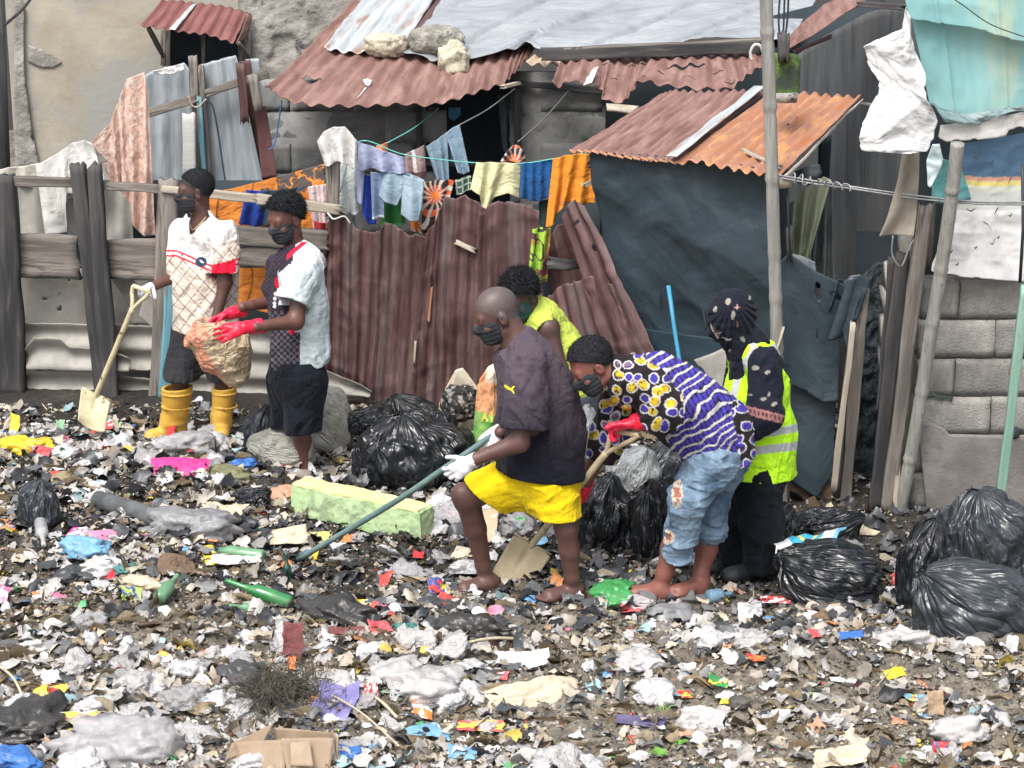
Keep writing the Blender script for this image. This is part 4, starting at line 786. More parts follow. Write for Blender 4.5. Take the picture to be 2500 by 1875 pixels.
# ------------------------------------------------------------------ heavy timber fence
fen = root('timber_fence', 'heavy weathered timber fence of dark posts and broad planks at the left', 'fence', zc(300, 0, 14.1))
pl('post', (12, 428), (28, 962), 52, M_wooddk, fen, FY, th=.1, seed=81, rough=.008, rag=.02, w1px=66)
pl('post', (190, 402), (262, 975), 34, M_wooddk, fen, lambda p: FY(p)-.02, th=.08, seed=82, rag=.05, w1px=50, rough=.006)
pl('post', (229, 402), (272, 990), 34, M_wooddk, fen, lambda p: FY(p)-.045, th=.07, seed=83, rag=.05, w1px=40, rough=.006)
pl('post', (412, 437), (395, 985), 46, M_wood, fen, FY, th=.08, seed=84, rag=.03, w1px=60)
pl('post', (425, 620), (403, 980), 34, M_woodblue, fen, lambda p: FY(p)-.05, th=.03, seed=85, rag=.06)
pl('post', (814, 395), (812, 520), 32, M_wood, fen, lambda p: FY(p)+.05, th=.06, seed=86, rag=.02)
pl('rail', (-20, 440), (180, 447), 22, M_wood, fen, lambda p: FY(p)-.0, th=.04, seed=87)
pl('rail', (255, 452), (400, 462), 20, M_wood, fen, lambda p: FY(p)+.0, th=.04, seed=88)
pl('rail', (395, 461), (632, 484), 20, M_woodpale, fen, lambda p: FY(p)-.04, th=.04, seed=89)
pl('rail', (628, 485), (832, 512), 22, M_woodpale, fen, lambda p: FY(p)-.05, th=.04, seed=90, rag=.02)
pl('broad_plank', (34, 624), (192, 628), 106, M_wood, fen, lambda p: FY(p)+.05, th=.05, seed=91, rag=.02, rough=.012)
pl('broad_plank', (262, 632), (392, 636), 100, M_wood, fen, lambda p: FY(p)+.05, th=.05, seed=92, rag=.01, rough=.012)
pl('broad_plank', (555, 574), (798, 588), 50, M_wood, fen, lambda p: FY(p)+.0, th=.045, seed=93, rough=.008)
pl('broad_plank', (560, 624), (796, 628), 50, M_wood, fen, lambda p: FY(p)+.01, th=.045, seed=94, rough=.008)
# orange flowered cloth behind the planks
def flowercol(U, Vv, P):
    c = np.zeros(U.shape+(3,)); c[:] = (.82, .28, .05); c[fbm(U*3, Vv*60, 0, 2, 4) > .3] = (.70, .22, .04)
    x, z = P[..., 0], P[..., 2]
    for (px, py, r) in ((705, 440, .10), (762, 415, .10), (650, 470, .05), (735, 450, .08), (560, 470, .03), (690, 462, .05), (785, 425, .06)):
        p = at(px, py, 14.2); a = np.arctan2(z-p[2], x-p[0]); rr = np.hypot(x-p[0], (z-p[2])*1.3); rad = r*(.65+.35*np.abs(np.cos(a*2.5)))
        c[rr < rad] = (.13, .11, .105); c[(rr < rad*1.1) & (rr > rad*.93)] = (.9, .34, .07)
    for i in range(4):
        p = at(540+60*i, 500, 14.2); c[np.abs(x-p[0]-.04*np.sin(z*9+i)-.05*(z-1)) < .006] = (.22, .10, .04)
    return c
cloth('flowered_wrapper', [(500, 470), (560, 462), (640, 442), (720, 420), (792, 400)], [(505, 720), (560, 745), (640, 760), (720, 770), (795, 775)], None, 'orange cloth with big black flowers hanging behind the timber fence', Y=14.2, nu=150, nv=150, amp=.01, pitch=.2, seed=8, cat='cloth', colf=flowercol)
cloth('navy_shirt', [(602, 462), (630, 466), (700, 462), (748, 455)], [(584, 545), (610, 552), (660, 552), (672, 500)], None, 'dark navy and royal blue shirt hung over the line behind the curly haired man', Y=14.12, nu=60, nv=44, seed=9,
      colf=lambda U, Vv, P: np.where((fbm(U*3, Vv*3, 0, 2, 3) > .12)[..., None] | (U > .42)[..., None], np.array((.015, .05, .32)), np.array((.03, .055, .085))))
cloth('striped_towel', [(752, 455), (780, 452), (800, 448)], [(765, 560), (785, 565), (803, 560)], None, 'pink and white striped towel hanging beside the fence post', Y=14.12, nu=40, nv=40, seed=10, colf=lambda U, Vv, P: np.where((np.sin(U*190) > .2)[..., None], np.array((.72, .42, .42)), np.array((.72, .72, .74))))
cloth('red_cloth', [(766, 540), (795, 545)], [(768, 562), (796, 562)], (.42, .02, .03), 'scrap of dark red cloth showing below the striped towel', Y=14.08, nu=14, nv=10, seed=11)
# ------------------------------------------------------------------ washing line
cloth('white_towel', [(774, 345), (790, 322), (815, 308), (842, 308), (858, 325), (873, 342)], [(793, 408), (818, 396), (832, 391), (848, 402), (862, 412), (871, 400)], (.76, .745, .73), 'white hooded towel thrown over the top of the fence post', Y=13.9, seed=12, amp=.03, pitch=.13, flow=.9, cat='towel')
cloth('white_shirt', [(796, 398), (830, 400), (872, 395)], [(798, 515), (838, 530), (852, 525), (876, 522)], (.70, .74, .73), 'pale mint-white shirt hanging behind the fence post', Y=14.12, seed=13, amp=.022, pitch=.08)
cloth('lilac_sweater', [(874, 347), (905, 356), (950, 372), (986, 384)], [(873, 418), (900, 412), (930, 416), (960, 424), (990, 422)], (.42, .46, .66), 'lilac blue sweater pegged over the line', Y=14.0, seed=14, amp=.02, pitch=.13, flow=.8)
cloth('lilac_sleeve', [(868, 405), (890, 412)], [(872, 490), (885, 500)], (.42, .46, .66), 'loose lilac sleeve hanging left of the blue trousers', Y=14.05, seed=15, nu=14)
cloth('royal_blue_shirt', [(884, 425), (912, 430)], [(884, 520), (900, 550), (918, 548)], (.02, .06, .42), 'royal blue shirt hanging under the lilac sweater', Y=14.08, seed=16, nu=24)
cloth('blue_trousers', [(905, 418), (940, 425)], [(910, 535), (937, 532)], (.22, .30, .46), 'faded blue trouser leg with a white cuff under the lilac sweater', Y=14.02, seed=17, nu=30,
      colf=lambda U, Vv, P: np.where((Vv > .29)[..., None], np.array((.72, .75, .78)), np.array((.22, .30, .46))))
cloth('green_cloth', [(934, 490), (985, 488)], [(928, 548), (955, 556), (990, 545)], (.05, .24, .06), 'green cloth showing below the faded denim shorts', Y=14.15, seed=18, nu=30, amp=.025)
cloth('denim_shorts', [(938, 425), (985, 428)], [(924, 478), (940, 492), (968, 505), (984, 468)], (.36, .49, .60), 'faded denim shorts on the line right of the blue trousers', Y=14.0, seed=19, nu=34)
cloth('pale_denim_shirt', [(930, 412), (965, 420), (1003, 424)], [(925, 468), (965, 486), (1012, 476)], (.33, .44, .58), 'pale denim shirt bunched between the lilac sweater and the shorts', Y=14.03, seed=47, nu=40, amp=.022)
cloth('white_blue_top', [(1003, 424), (1036, 440)], [(1000, 500), (1030, 512)], (.52, .58, .66), 'whitish blue top hanging beside the sunburst dress', Y=14.04, seed=48, nu=26, amp=.02)
cloth('denim_trousers', [(985, 428), (1010, 434), (1035, 442)], [(978, 525), (1000, 538), (1022, 540), (1030, 500)], (.38, .50, .60), 'pale denim trouser leg hanging over the brown metal fence', Y=13.98, seed=20, nu=34)
cloth('mauve_shirt', [(988, 376), (1012, 366), (1035, 355)], [(990, 428), (1015, 436), (1040, 432)], None, 'mauve shirt with a white scrap on the rear line', Y=14.4, seed=21, nu=40,
      colf=lambda U, Vv, P: np.where((Vv > .15)[..., None], np.array((.12, .06, .06)), np.where((np.abs(U-.07-.1*(Vv-.1)) < .014)[..., None], np.array((.8, .78, .75)), np.array((.36, .25, .25)))))
cloth('orange_rag', [(918, 356), (946, 348)], [(918, 374), (946, 372)], (.70, .26, .12), 'small orange rag on the teal cord above the lilac sweater', Y=14.5, seed=22, nu=14, nv=10)
dn = (.26, .38, .48)
jr = root('jeans', 'light blue jeans folded over the cord in front of the shack window', 'clothes', at(1090, 430, 14.6))
cloth('jeans_leg', [(1040, 358), (1065, 342), (1092, 322)], [(1066, 438), (1080, 442), (1096, 440)], dn, '', Y=14.6, parent=jr, seed=23)
cloth('jeans_leg', [(1088, 325), (1105, 312), (1122, 303)], [(1118, 420), (1132, 428), (1147, 418)], dn, '', Y=14.57, parent=jr, seed=24)
cloth('jeans_seat', [(1080, 335), (1112, 318)], [(1100, 400), (1118, 390)], (.06, .10, .16), '', Y=14.64, parent=jr, seed=25, nu=20, nv=20)
def ankara(cx, cy, Y):
    def f(U, Vv, P):
        p = at(cx, cy, Y); a = np.arctan2(P[..., 2]-p[2], P[..., 0]-p[0])+.35*fbm(U*9, Vv*9, 0, 2, 3); r = np.hypot(P[..., 0]-p[0], P[..., 2]-p[2])*(1+.5*fbm(U*7, Vv*7, 1, 2, 5))
        c = np.zeros(U.shape+(3,)); c[:] = (.05, .03, .03); c[np.sin(a*13+r*20) > .25] = (.62, .55, .48); m = (np.sin(a*13+r*20) < .1) & (r < .13) & (np.sin(r*60) > -.6); c[m] = (.78, .13, .04)
        c[r < .03] = (.85, .25, .05); return c
    return f
cloth('ankara_dress', [(1036, 445), (1070, 440), (1110, 440)], [(1028, 560), (1050, 562), (1078, 520), (1095, 492)], None, 'black, orange and white sunburst print dress on the line', Y=14.1, nu=80, nv=90, seed=26, colf=ankara(1062, 478, 14.1))
cloth('ankara_hem', [(1000, 535), (1030, 545), (1060, 540)], [(1005, 562), (1030, 572), (1055, 572)], None, 'dark printed hem showing above the brown metal fence', Y=14.14, nu=40, nv=16, seed=27, colf=ankara(1010, 550, 14.1))
cloth('ankara_bundle', [(1240, 366), (1256, 355), (1268, 356), (1280, 372)], [(1222, 393), (1245, 396), (1264, 396), (1283, 394)], None, 'black and orange fan print cloth knotted on the rear cord', Y=14.5, nu=60, nv=40, seed=28, amp=.02, colf=ankara(1256, 400, 14.5))
cloth('plaid_cloth', [(1110, 440), (1150, 427)], [(1114, 478), (1150, 462)], None, 'dark green plaid cloth between the sunburst dress and the yellow cloth', Y=14.12, seed=29, nu=34, nv=30,
      colf=lambda U, Vv, P: np.where(((np.sin(U*150) > .8) | (np.sin(Vv*150) > .8))[..., None], np.array((.5, .55, .5)), np.array((.03, .09, .06))))
cloth('yellow_cloth', [(1163, 397), (1215, 396), (1272, 398)], [(1148, 462), (1172, 476), (1178, 522), (1190, 505), (1206, 484), (1240, 470), (1268, 485)], (.74, .72, .44), 'pale yellow cloth with a long tail hanging over the brown metal fence', Y=13.96, nu=70, nv=50, seed=30, amp=.018, pitch=.11)
cloth('blue_cloth', [(1273, 398), (1310, 396), (1350, 387)], [(1270, 482), (1310, 492), (1354, 480)], (.012, .10, .30), 'deep blue cloth pegged between the yellow and the orange cloth', Y=13.94, nu=60, nv=44, seed=31, amp=.014, pitch=.06)
cloth('orange_cloth', [(1350, 388), (1380, 380), (1410, 375), (1450, 375)], [(1332, 556), (1350, 548), (1366, 515), (1385, 494), (1420, 500), (1452, 494)], (.80, .30, .03), 'bright orange cloth hanging at the right end of the washing line', Y=13.9, nu=80, nv=60, seed=32, amp=.02, pitch=.09)
cloth('dark_green_cloth', [(1316, 490), (1350, 485)], [(1314, 590), (1335, 585)], (.02, .05, .04), 'very dark green cloth behind the orange one', Y=14.0, nu=20, nv=24, seed=33)
def ank2(U, Vv, P):
    c = np.zeros(U.shape+(3,)); c[:] = (.45, .34, .06); c[fbm(U*28, Vv*12, 0, 2, 3) > .15] = (.22, .05, .05); c[(U < .09) & (fbm(U*12, Vv*12, 0, 2, 6) > -.2)] = (.38, .62, .06); c[(ridged(U*18, Vv*18, 0, 1, 8) > .75)] = (.06, .04, .05); return c
cloth('wax_print_cloth', [(1300, 560), (1320, 556), (1345, 558)], [(1292, 650), (1312, 690), (1336, 692)], None, 'green, mustard and brown wax print cloth hung over the metal fence above the stooping head', Y=13.45, nu=60, nv=70, seed=34, amp=.025, pitch=.07, colf=ank2)
tag(tube('washing_line', smoothpath([at(830, 470, 14.0), at(875, 347, 14.0), at(990, 378, 14.0), at(1165, 398, 13.98), at(1270, 399, 13.95), at(1350, 388, 13.93), at(1460, 368, 13.9)], 90), .0035, M_teal_cord, n=5), 'teal washing line carrying the yellow, blue and orange cloths', 'cord')
for a, b, m, lb in ((((1070, 265), (946, 349)), 0, M_teal_cord, 'teal cord running up from the orange rag to the shack eave'), (((1256, 217), (1122, 305)), 0, M_wire, 'pale cord running up from the jeans to the shack eave'), (((1388, 222), (1265, 346)), 0, M_wire, 'pale cord running up from the fan print bundle to the ragged roof')):
    tag(tube('cord', smoothpath([at(*a[0], 15.6), (at(*a[0], 15.6)+at(*a[1], 14.5))/2-np.array([0, 0, .02]), at(*a[1], 14.5)], 20), .0045, m, n=5), lb, 'cord')
# ------------------------------------------------------------------ brown corrugated fence
bf = root('rusty_metal_fence', 'brown rusty corrugated iron fence with a torn top edge behind the men', 'fence', zc(1050, 0, 13.8))
hwv = lambda sd, p=.084: (lambda u, v, U, Vv: corr(p, .0105, .013, sd, wander=.8)(u, v, U, Vv)+.012*np.maximum(0, ridged(U*2.1, Vv*3.3, 0, 2, sd+5)-.45)*2)
sheet('iron_sheet', [(797, 560), (800, 540), (830, 510), (848, 522), (860, 540), (885, 550), (930, 556), (944, 530), (958, 535), (975, 550), (1000, 562), (1045, 570)], [(780, 888), (800, 905), (850, 935), (905, 985), (960, 995), (1010, 995)], M_rustdk, bf, Y=FY, nu=220, nv=90, disp=hwv(3), rag=(.035, .01, .01, .01), seed=31)
sheet('iron_sheet', [(1040, 560), (1062, 540), (1076, 500), (1090, 474), (1112, 482), (1135, 468), (1165, 486), (1186, 504)], [(1000, 990), (1060, 995), (1160, 995)], M_rustdk, bf, Y=lambda p: FY(p)-.03, nu=170, nv=90, disp=hwv(5, .09), rag=(.035, 0, .015, .01), seed=32, holes=[(.9, .45, .01, .006)])
sheet('iron_sheet', [(1172, 520), (1196, 494), (1215, 484), (1250, 486), (1290, 498), (1318, 506)], [(1150, 1000), (1240, 1000), (1345, 1000)], M_rustdk, bf, Y=lambda p: FY(p)-.05, nu=170, nv=90, disp=hwv(7, .09), rag=(.03, 0, .01, .02), seed=33)
sheet('iron_sheet', [(1372, 524), (1392, 488), (1402, 482), (1424, 500)], [(1490, 900), (1540, 890), (1612, 868)], M_rustdk, bf, Y=lambda p: np.interp(p, [1370, 1600], [13.3, 12.68]), nu=70, nv=110, disp=hwv(9, .1), rag=(.02, .02, .01, .02), seed=34, holes=[(.4, .12, .03, .012), (.6, .3, .012, .02)])
sheet('iron_sheet', [(1338, 720), (1370, 690), (1440, 670), (1500, 690), (1512, 770)], [(1400, 1000), (1500, 1000), (1590, 940), (1600, 880)], M_rustdk, bf, Y=lambda p: np.interp(p, [1330, 1600], [13.4, 12.72]), nu=110, nv=60, disp=hwv(11, .1), rag=(.02, 0, 0, .01), seed=35)
sheet('iron_sheet', [(1330, 600), (1360, 550), (1385, 540)], [(1345, 720), (1400, 730), (1450, 720)], M_rustdk, bf, Y=13.65, nu=60, nv=40, disp=hwv(13, .1), seed=36)
sheet('rust_patch', [(1052, 700), (1058, 697)], [(1040, 790), (1050, 795)], M_rustor, bf, Y=lambda p: FY(p)-.052, nu=8, nv=20, rag=(.02, .03, .006, .006), solid=.003)
pl('patch_lath', (1113, 590), (1160, 612), 13, M_woodpale, bf, lambda p: FY(p)-.06, seed=95, rag=.02)
pl('patch_lath', (1013, 832), (1010, 890), 5, M_woodpale, bf, lambda p: FY(p)-.05, seed=96)
pl('cross_board', (1338, 640), (1400, 648), 34, M_wooddk, bf, 13.42, seed=97, rag=.06, rough=.01)
sheet('gap_shade', [(1300, 500), (1480, 480)], [(1300, 1010), (1480, 1010)], M_dark, bf, Y=14.3, nu=6, nv=6)  # dark-coloured backing, painting shade between the iron sheets
tag(tube('white_rope', smoothpath([at(800, 520, 13.8), at(815, 535, 13.75), at(840, 528, 13.75), at(855, 545, 13.75)], 20), .006, M_woodwhite, n=6), 'white rag rope tied over the left end of the brown metal fence', 'rope')
# ================================================================== people
from mathutils.bvhtree import BVHTree
def skinmat(name, c, c2): return mat(name, (.92, .92, .92), (1.08, 1.08, 1.08), scale=14, rough=.45, bump=.2, bscale=90, spec=.45, vcol=True, bdist=.003, rvar=.08)
M_skin = skinmat('skin', None, None)
M_garment = mat('garment', (.90, .90, .90), (1.04, 1.04, 1.04), scale=9, rough=.88, bump=.6, bscale=3.8, brid=1, vcol=True, sheen=.04, bdist=.035, spec=.15)
M_hair = mat('hair', (.016, .017, .020), (.040, .042, .048), scale=220, rough=.95, bump=.8, bscale=330, bdist=.005, spec=.1)
M_mask = mat('face_mask', (.02, .024, .028), (.028, .034, .04), scale=5, rough=.8, bump=.1)
M_redglove = mat('red_rubber', (.72, .012, .045), (.80, .02, .07), scale=5, rough=.38, bump=.15, bscale=60, spec=.5)
M_whiteglove = mat('white_cotton', (.62, .62, .64), (.74, .74, .76), scale=9, rough=.9, bump=.6, bscale=200, bdist=.002)
M_yellowboot = mat('yellow_rubber', (.52, .30, .045), (.62, .38, .075), scale=6, rough=.5, bump=.15, bscale=40, c3=(.30, .18, .06), s3=5, t3=(.56, .68))
M_sole = mat('dark_sole', (.05, .035, .02), rough=.8, bump=.2)
M_sandal = mat('sandal_rubber', (.13, .13, .135), (.18, .18, .185), scale=8, rough=.7, bump=.3, c3=(.22, .2, .18), s3=8, t3=(.56, .66))
M_croc = mat('black_clog', (.02, .022, .026), (.035, .038, .042), rough=.6, bump=.1)
M_eye = mat('eye_white', (.22, .18, .165), rough=.3, bump=0)
M_iris = mat('iris', (.02, .012, .01), rough=.2, bump=0)

def proj(P):
    x = P[..., 0]; y = P[..., 1]; z = P[..., 2]-H
    d = y*cT-z*sT; u = y*sT+z*cT
    return CX+F*x/d, CY-F*u/d
def volume(P, pad, h): P = np.array(P); return Vol(P.min(0)-pad, P.max(0)+pad, h)
class Head:
    def __init__(s, c, f, roll=0, sc_=1.0, up=None):
        s.c = np.asarray(c, float); s.f = nrm(f); up = np.array([0, 0, 1.]) if up is None else nrm(up)
        s.r = nrm(np.cross(s.f, up)); s.u = np.cross(s.r, s.f); s.k = sc_
    def p(s, r, f, u): return s.c+(s.r*r+s.f*f+s.u*u)*s.k
    def build(s, v, detail=True):
        fr = [s.r, s.f, s.u]; k = s.k; E = lambda c, rad, kk=.02, mode='add': v.ell(s.p(*c), [a*k for a in rad], fr, kk, mode)
        E((0, -.012, .035), (.077, .098, .088)); E((0, .028, -.03), (.062, .068, .078), .03)
        E((0, .055, -.082), (.034, .03, .028), .03)                                        # chin
        v.cap(s.p(-.048, .0, -.07), s.p(-.015, .06, -.092), .022*k, .02*k, .03); v.cap(s.p(.048, .0, -.07), s.p(.015, .06, -.092), .022*k, .02*k, .03)
        v.cap(s.p(-.036, .076, .022), s.p(.036, .076, .022), .014*k, .014*k, .02)          # brow
        for sg in (-1, 1):
            v.ell(s.p(.031*sg, .098, .0), [.016*k]*3, fr, .008, 'sub')
            v.ell(s.p(.031*sg, .080, .001), [.0145*k]*3, fr, .005); v.cap(s.p(.019*sg, .086, .007), s.p(.044*sg, .082, .006), .0085*k, .0085*k, .006)
            v.ell(s.p(.042*sg, .066, -.03), [.022*k, .02*k, .018*k], fr, .02)
            e = s.p(.078*sg, -.008, -.008)
            v.ell(e, [.015*k, .021*k, .034*k], fr, .005); v.ell(s.p(.094*sg, .002, -.006), [.009*k, .012*k, .020*k], fr, .004, 'sub')
        v.cap(s.p(0, .09, .008), s.p(0, .108, -.026), .009*k, .014*k, .012)                # nose
        v.ell(s.p(.013, .098, -.034), [.010*k]*3, fr, .006); v.ell(s.p(-.013, .098, -.034), [.010*k]*3, fr, .006)
        v.cap(s.p(-.02, .085, -.058), s.p(.02, .085, -.058), .009*k, .009*k, .008); v.cap(s.p(-.016, .084, -.07), s.p(.016, .084, -.07), .010*k, .010*k, .006)
    def local(s, P): q = (P-s.c)/s.k; return q@s.r, q@s.f, q@s.u
    def hair(s, parent, thick=.012, curl=.01, freq=60, front=.055, low=-.03, h=.004, res=.004, m=None, name='hair', seed=0, back=-.055):
        v = Vol(s.c-.17*s.k, s.c+.17*s.k, res); fr = [s.r, s.f, s.u]; k = s.k
        v.ell(s.p(0, -.014, .037), [(.078+thick)*k, (.099+thick)*k, (.089+thick)*k], fr, .01)
        # hairline: front above the brow, sides above the ears, nape
        def w(X, Y, Z):
            P = np.stack([X, Y, Z], -1); r, f, u = s.local(P)
            line = np.interp(f, [-.10, -.04, .0, .03, front, .1], [back, back+.03, .036, .058, .082, .095])
            d = (line-u)*k
            c = curl*(ridged(X*freq, Y*freq, Z*freq, 2, seed)-.2)
            return np.maximum(0, 0)+(-c)+np.where(d > -.004, 0, 0)*0
        v.warp(w, .04)
        g = np.meshgrid(*[v.lo[i]+v.h*np.arange(v.n[i]) for i in range(3)], indexing='ij'); P = np.stack(g, -1); r, f, u = s.local(P)
        line = np.interp(f, [-.10, -.04, .0, .03, front, .1], [back, back+.03, .036, .058, .082, .095])
        v.D = np.maximum(v.D, ((line-u)*k).astype(np.float32)).astype(np.float32)
        V0, Q0 = v.mesh(); r = np.random.default_rng(seed+5); o0 = s.p(0, -.01, .02); top = V0[np.linalg.norm(V0-o0, axis=1) > .085*k]
        L = max(.0045, curl*1.1+.004); N = 5200; b = top[r.integers(len(top), size=N)]+r.normal(0, .0012, (N, 3)); n_ = b-o0; n_ /= np.linalg.norm(n_, axis=1, keepdims=True)
        d1 = n_+r.normal(0, .55, (N, 3)); d2 = n_*.6+r.normal(0, .9, (N, 3)); w_ = np.cross(n_, r.normal(0, 1, (N, 3))); w_ = w_/np.linalg.norm(w_, axis=1, keepdims=True)*.0011
        l = L*r.uniform(.4, 1.2, (N, 1)); m1 = b+d1*l*.5; e_ = m1+d2*l*.5; P = np.stack([b-w_, b+w_, m1+w_, m1-w_, e_], 1).reshape(-1, 3); i_ = len(V0)+5*np.arange(N)[:, None]
        return put(name, np.r_[V0, P], np.r_[Q0, i_+np.array([0, 1, 2, 3])], i_+np.array([3, 2, 4]), m or M_hair, parent, smooth=True)
    def mask(s, parent, m=None, chin=0):
        v = Vol(s.c-.16*s.k, s.c+.16*s.k, .0036); fr = [s.r, s.f, s.u]; k = s.k
        v.ell(s.p(0, .030, -.032), [.069*k, .077*k, .085*k], fr, .02); v.ell(s.p(0, .058, -.083), [.04*k, .036*k, .033*k], fr, .03); v.cap(s.p(0, .1, -.008), s.p(0, .112, -.03), .012*k, .017*k, .03)
        v.cap(s.p(-.048, .0, -.07), s.p(-.015, .06, -.092), .027*k, .025*k, .03); v.cap(s.p(.048, .0, -.07), s.p(.015, .06, -.092), .027*k, .025*k, .03)
        v.warp(lambda X, Y, Z: -.0009*np.sin(s.local(np.stack([X, Y, Z], -1))[2]*300)-.003*ridged(X*22, Y*22, Z*30, 2, 3), .02)
        v.cut(s.p(0, .1, -.006+chin), s.u+.22*s.f); v.cut(s.p(0, .018, -.03), -s.f-.12*s.u); v.cut(s.p(0, 0, -.118), -s.u)
        o = volobj('mask', v, m or M_mask, parent)
        for sg in (-1, 1):
            P = smoothpath([s.p(.066*sg, .024, -.012), s.p(.08*sg, .012, .008), s.p(.084*sg, -.01, .022), s.p(.083*sg, -.02, -.01), s.p(.074*sg, -.0, -.04), s.p(.064*sg, .022, -.062)], 24)
            tube('ear_loop', P, .0018, m or M_mask, o, n=5)
        return o
    def eyes(s, parent, lid=.35):
        for sg in (-1, 1):
            v, t = SPH[2]; c = s.p(.031*sg, .0822, -.001)
            o = put('eye', v*.0122*s.k+c, None, t, M_eye, parent, smooth=True)
            put('iris', v*.0058*s.k+c+s.f*.0078*s.k-s.u*.003*s.k, None, t, M_iris, o, smooth=True)
def hand(v, Wp, d, s, pn, k=1.0, curl=(.25, .45, .35), r=.0105, thumb=(.75, .65, .1), spread=.08, kk=.006):
    d = nrm(d); pn = nrm(np.asarray(pn)-d*(np.asarray(pn)@d)); s = nrm(np.asarray(s)-d*(np.asarray(s)@d)-pn*(np.asarray(s)@pn))
    Wp = np.asarray(Wp, float)
    v.cap(Wp-d*.02*k, Wp+d*.045*k, .030*k, .034*k, .01, flat=pn, ratio=.62)
    v.cap(Wp+d*.04*k+s*.016*k, Wp+d*.085*k+s*.024*k, .027*k, .019*k, .012, flat=pn, ratio=.62); v.cap(Wp+d*.04*k-s*.012*k, Wp+d*.08*k-s*.022*k, .027*k, .019*k, .012, flat=pn, ratio=.62)
    for i, (o, L) in enumerate(((.031, .070), (.0105, .079), (-.0105, .074), (-.031, .057))):
        p = Wp+(d*(.088-.006*abs(i-1.3))+s*o)*k; a = 0; rr = r*k*(1 if i < 3 else .88)
        for j, fr_ in enumerate((.44, .32, .24)):
            a += curl[j]*(1+.12*i); dd = nrm(d*math.cos(a)+pn*math.sin(a)+s*(o/.03)*spread)
            q = p+dd*L*fr_*k; v.cap(p, q, rr*(1-.07*j), rr*(.94-.07*j), kk); p = q
    t0 = Wp+(d*.022+s*.022)*k; td = nrm(d*thumb[0]+s*thumb[1]+pn*thumb[2]); t1 = t0+td*.045*k; t2 = t1+nrm(td+d*.35+pn*.25)*.032*k; t3 = t2+nrm(td*.6+d*.5+pn*.35)*.024*k
    v.cap(t0, t1, r*1.6*k, r*1.2*k, .012); v.cap(t1, t2, r*1.2*k, r*1.08*k, .005); v.cap(t2, t3, r*1.08*k, r*.95*k, .004)
def glove(name, parent, elbowdir_pt, Wp, d, s, pn, m, cuff=.12, k=1.06, cr=.036, flare=1.15, fold=.003, **kw):
    Wp = np.asarray(Wp, float); e = nrm(np.asarray(elbowdir_pt)-Wp); end = Wp+e*cuff
    v = volume([Wp-.02, end, Wp+nrm(d)*.2*k], .07, .0036)
    v.cap(Wp, end+e*.03, cr*.9, cr*flare, .02); hand(v, Wp, d, s, pn, k, **kw)
    v.warp(lambda X, Y, Z: fold*ridged(X*26, Y*26, Z*26, 2, 5), .02)
    v.cap(end-e*.015, end+e*.07, cr*flare-.004, cr*flare+.002, .004, mode='sub')
    v.cutlocal(end, e, .12)
    return volobj(name, v, m, parent)
def limb(v, pts_, rs, k=.03, flat=None, ratio=1):
    for i in range(len(pts_)-1): v.cap(pts_[i], pts_[i+1], rs[i], rs[i+1], k, flat, ratio)
def foot(v, ankle, toe, k=1.0, up=(0, 0, 1)):
    a = np.asarray(ankle, float); t = np.asarray(toe, float); up = np.array([0, 0, 1.]); d = nrm((t-a)*np.array([1, 1, 0])); s = np.cross(d, up); z0 = t[2]
    heel = np.array([a[0], a[1], z0+.012])-d*.025*k; ball = heel+d*.15*k; v.cap(a, heel+up*.022, .036*k, .032*k, .03); v.cap(heel+up*.02, ball+up*.008, .032*k, .032*k, .02, flat=up, ratio=.75); v.cap(a-up*.0, ball+up*.012, .036*k, .024*k, .04)
    v.cap(ball-s*.02*k, ball+s*.024*k, .026*k, .024*k, .02, flat=up, ratio=.6)
    for i, (o, L) in enumerate(((.032, .052), (.014, .05), (0, .046), (-.014, .04), (-.027, .032))): v.cap(ball+s*o*k+d*.01, ball+s*o*k+d*L*k-up*.004, (.0125 if i == 0 else .009)*k, (.0115 if i == 0 else .008)*k, .006)
def skincol(base, scalp=None, head=None, foot_z=None):
    def f(P):
        c = np.tile(np.array(base), (len(P), 1))*(1+.10*fbm(P[:, 0]*9, P[:, 1]*9, P[:, 2]*9, 3, 5))[:, None]
        if scalp is not None:
            r, ff, u = head.local(P); line = np.interp(ff, [-.10, -.04, .0, .03, .07, .12], [-.06, -.03, .0, .03, .055, .06])
            m = sst(-.008, .012, u-line)*(np.abs(r) < .2); m = m*(np.linalg.norm((P-head.c), axis=1) < .16)
            c = c*(1-m[:, None])+np.array(scalp)*m[:, None]*(1+.25*vn(P[:, 0]*300, P[:, 1]*300, P[:, 2]*300, 3))[:, None]
        return c
    return f
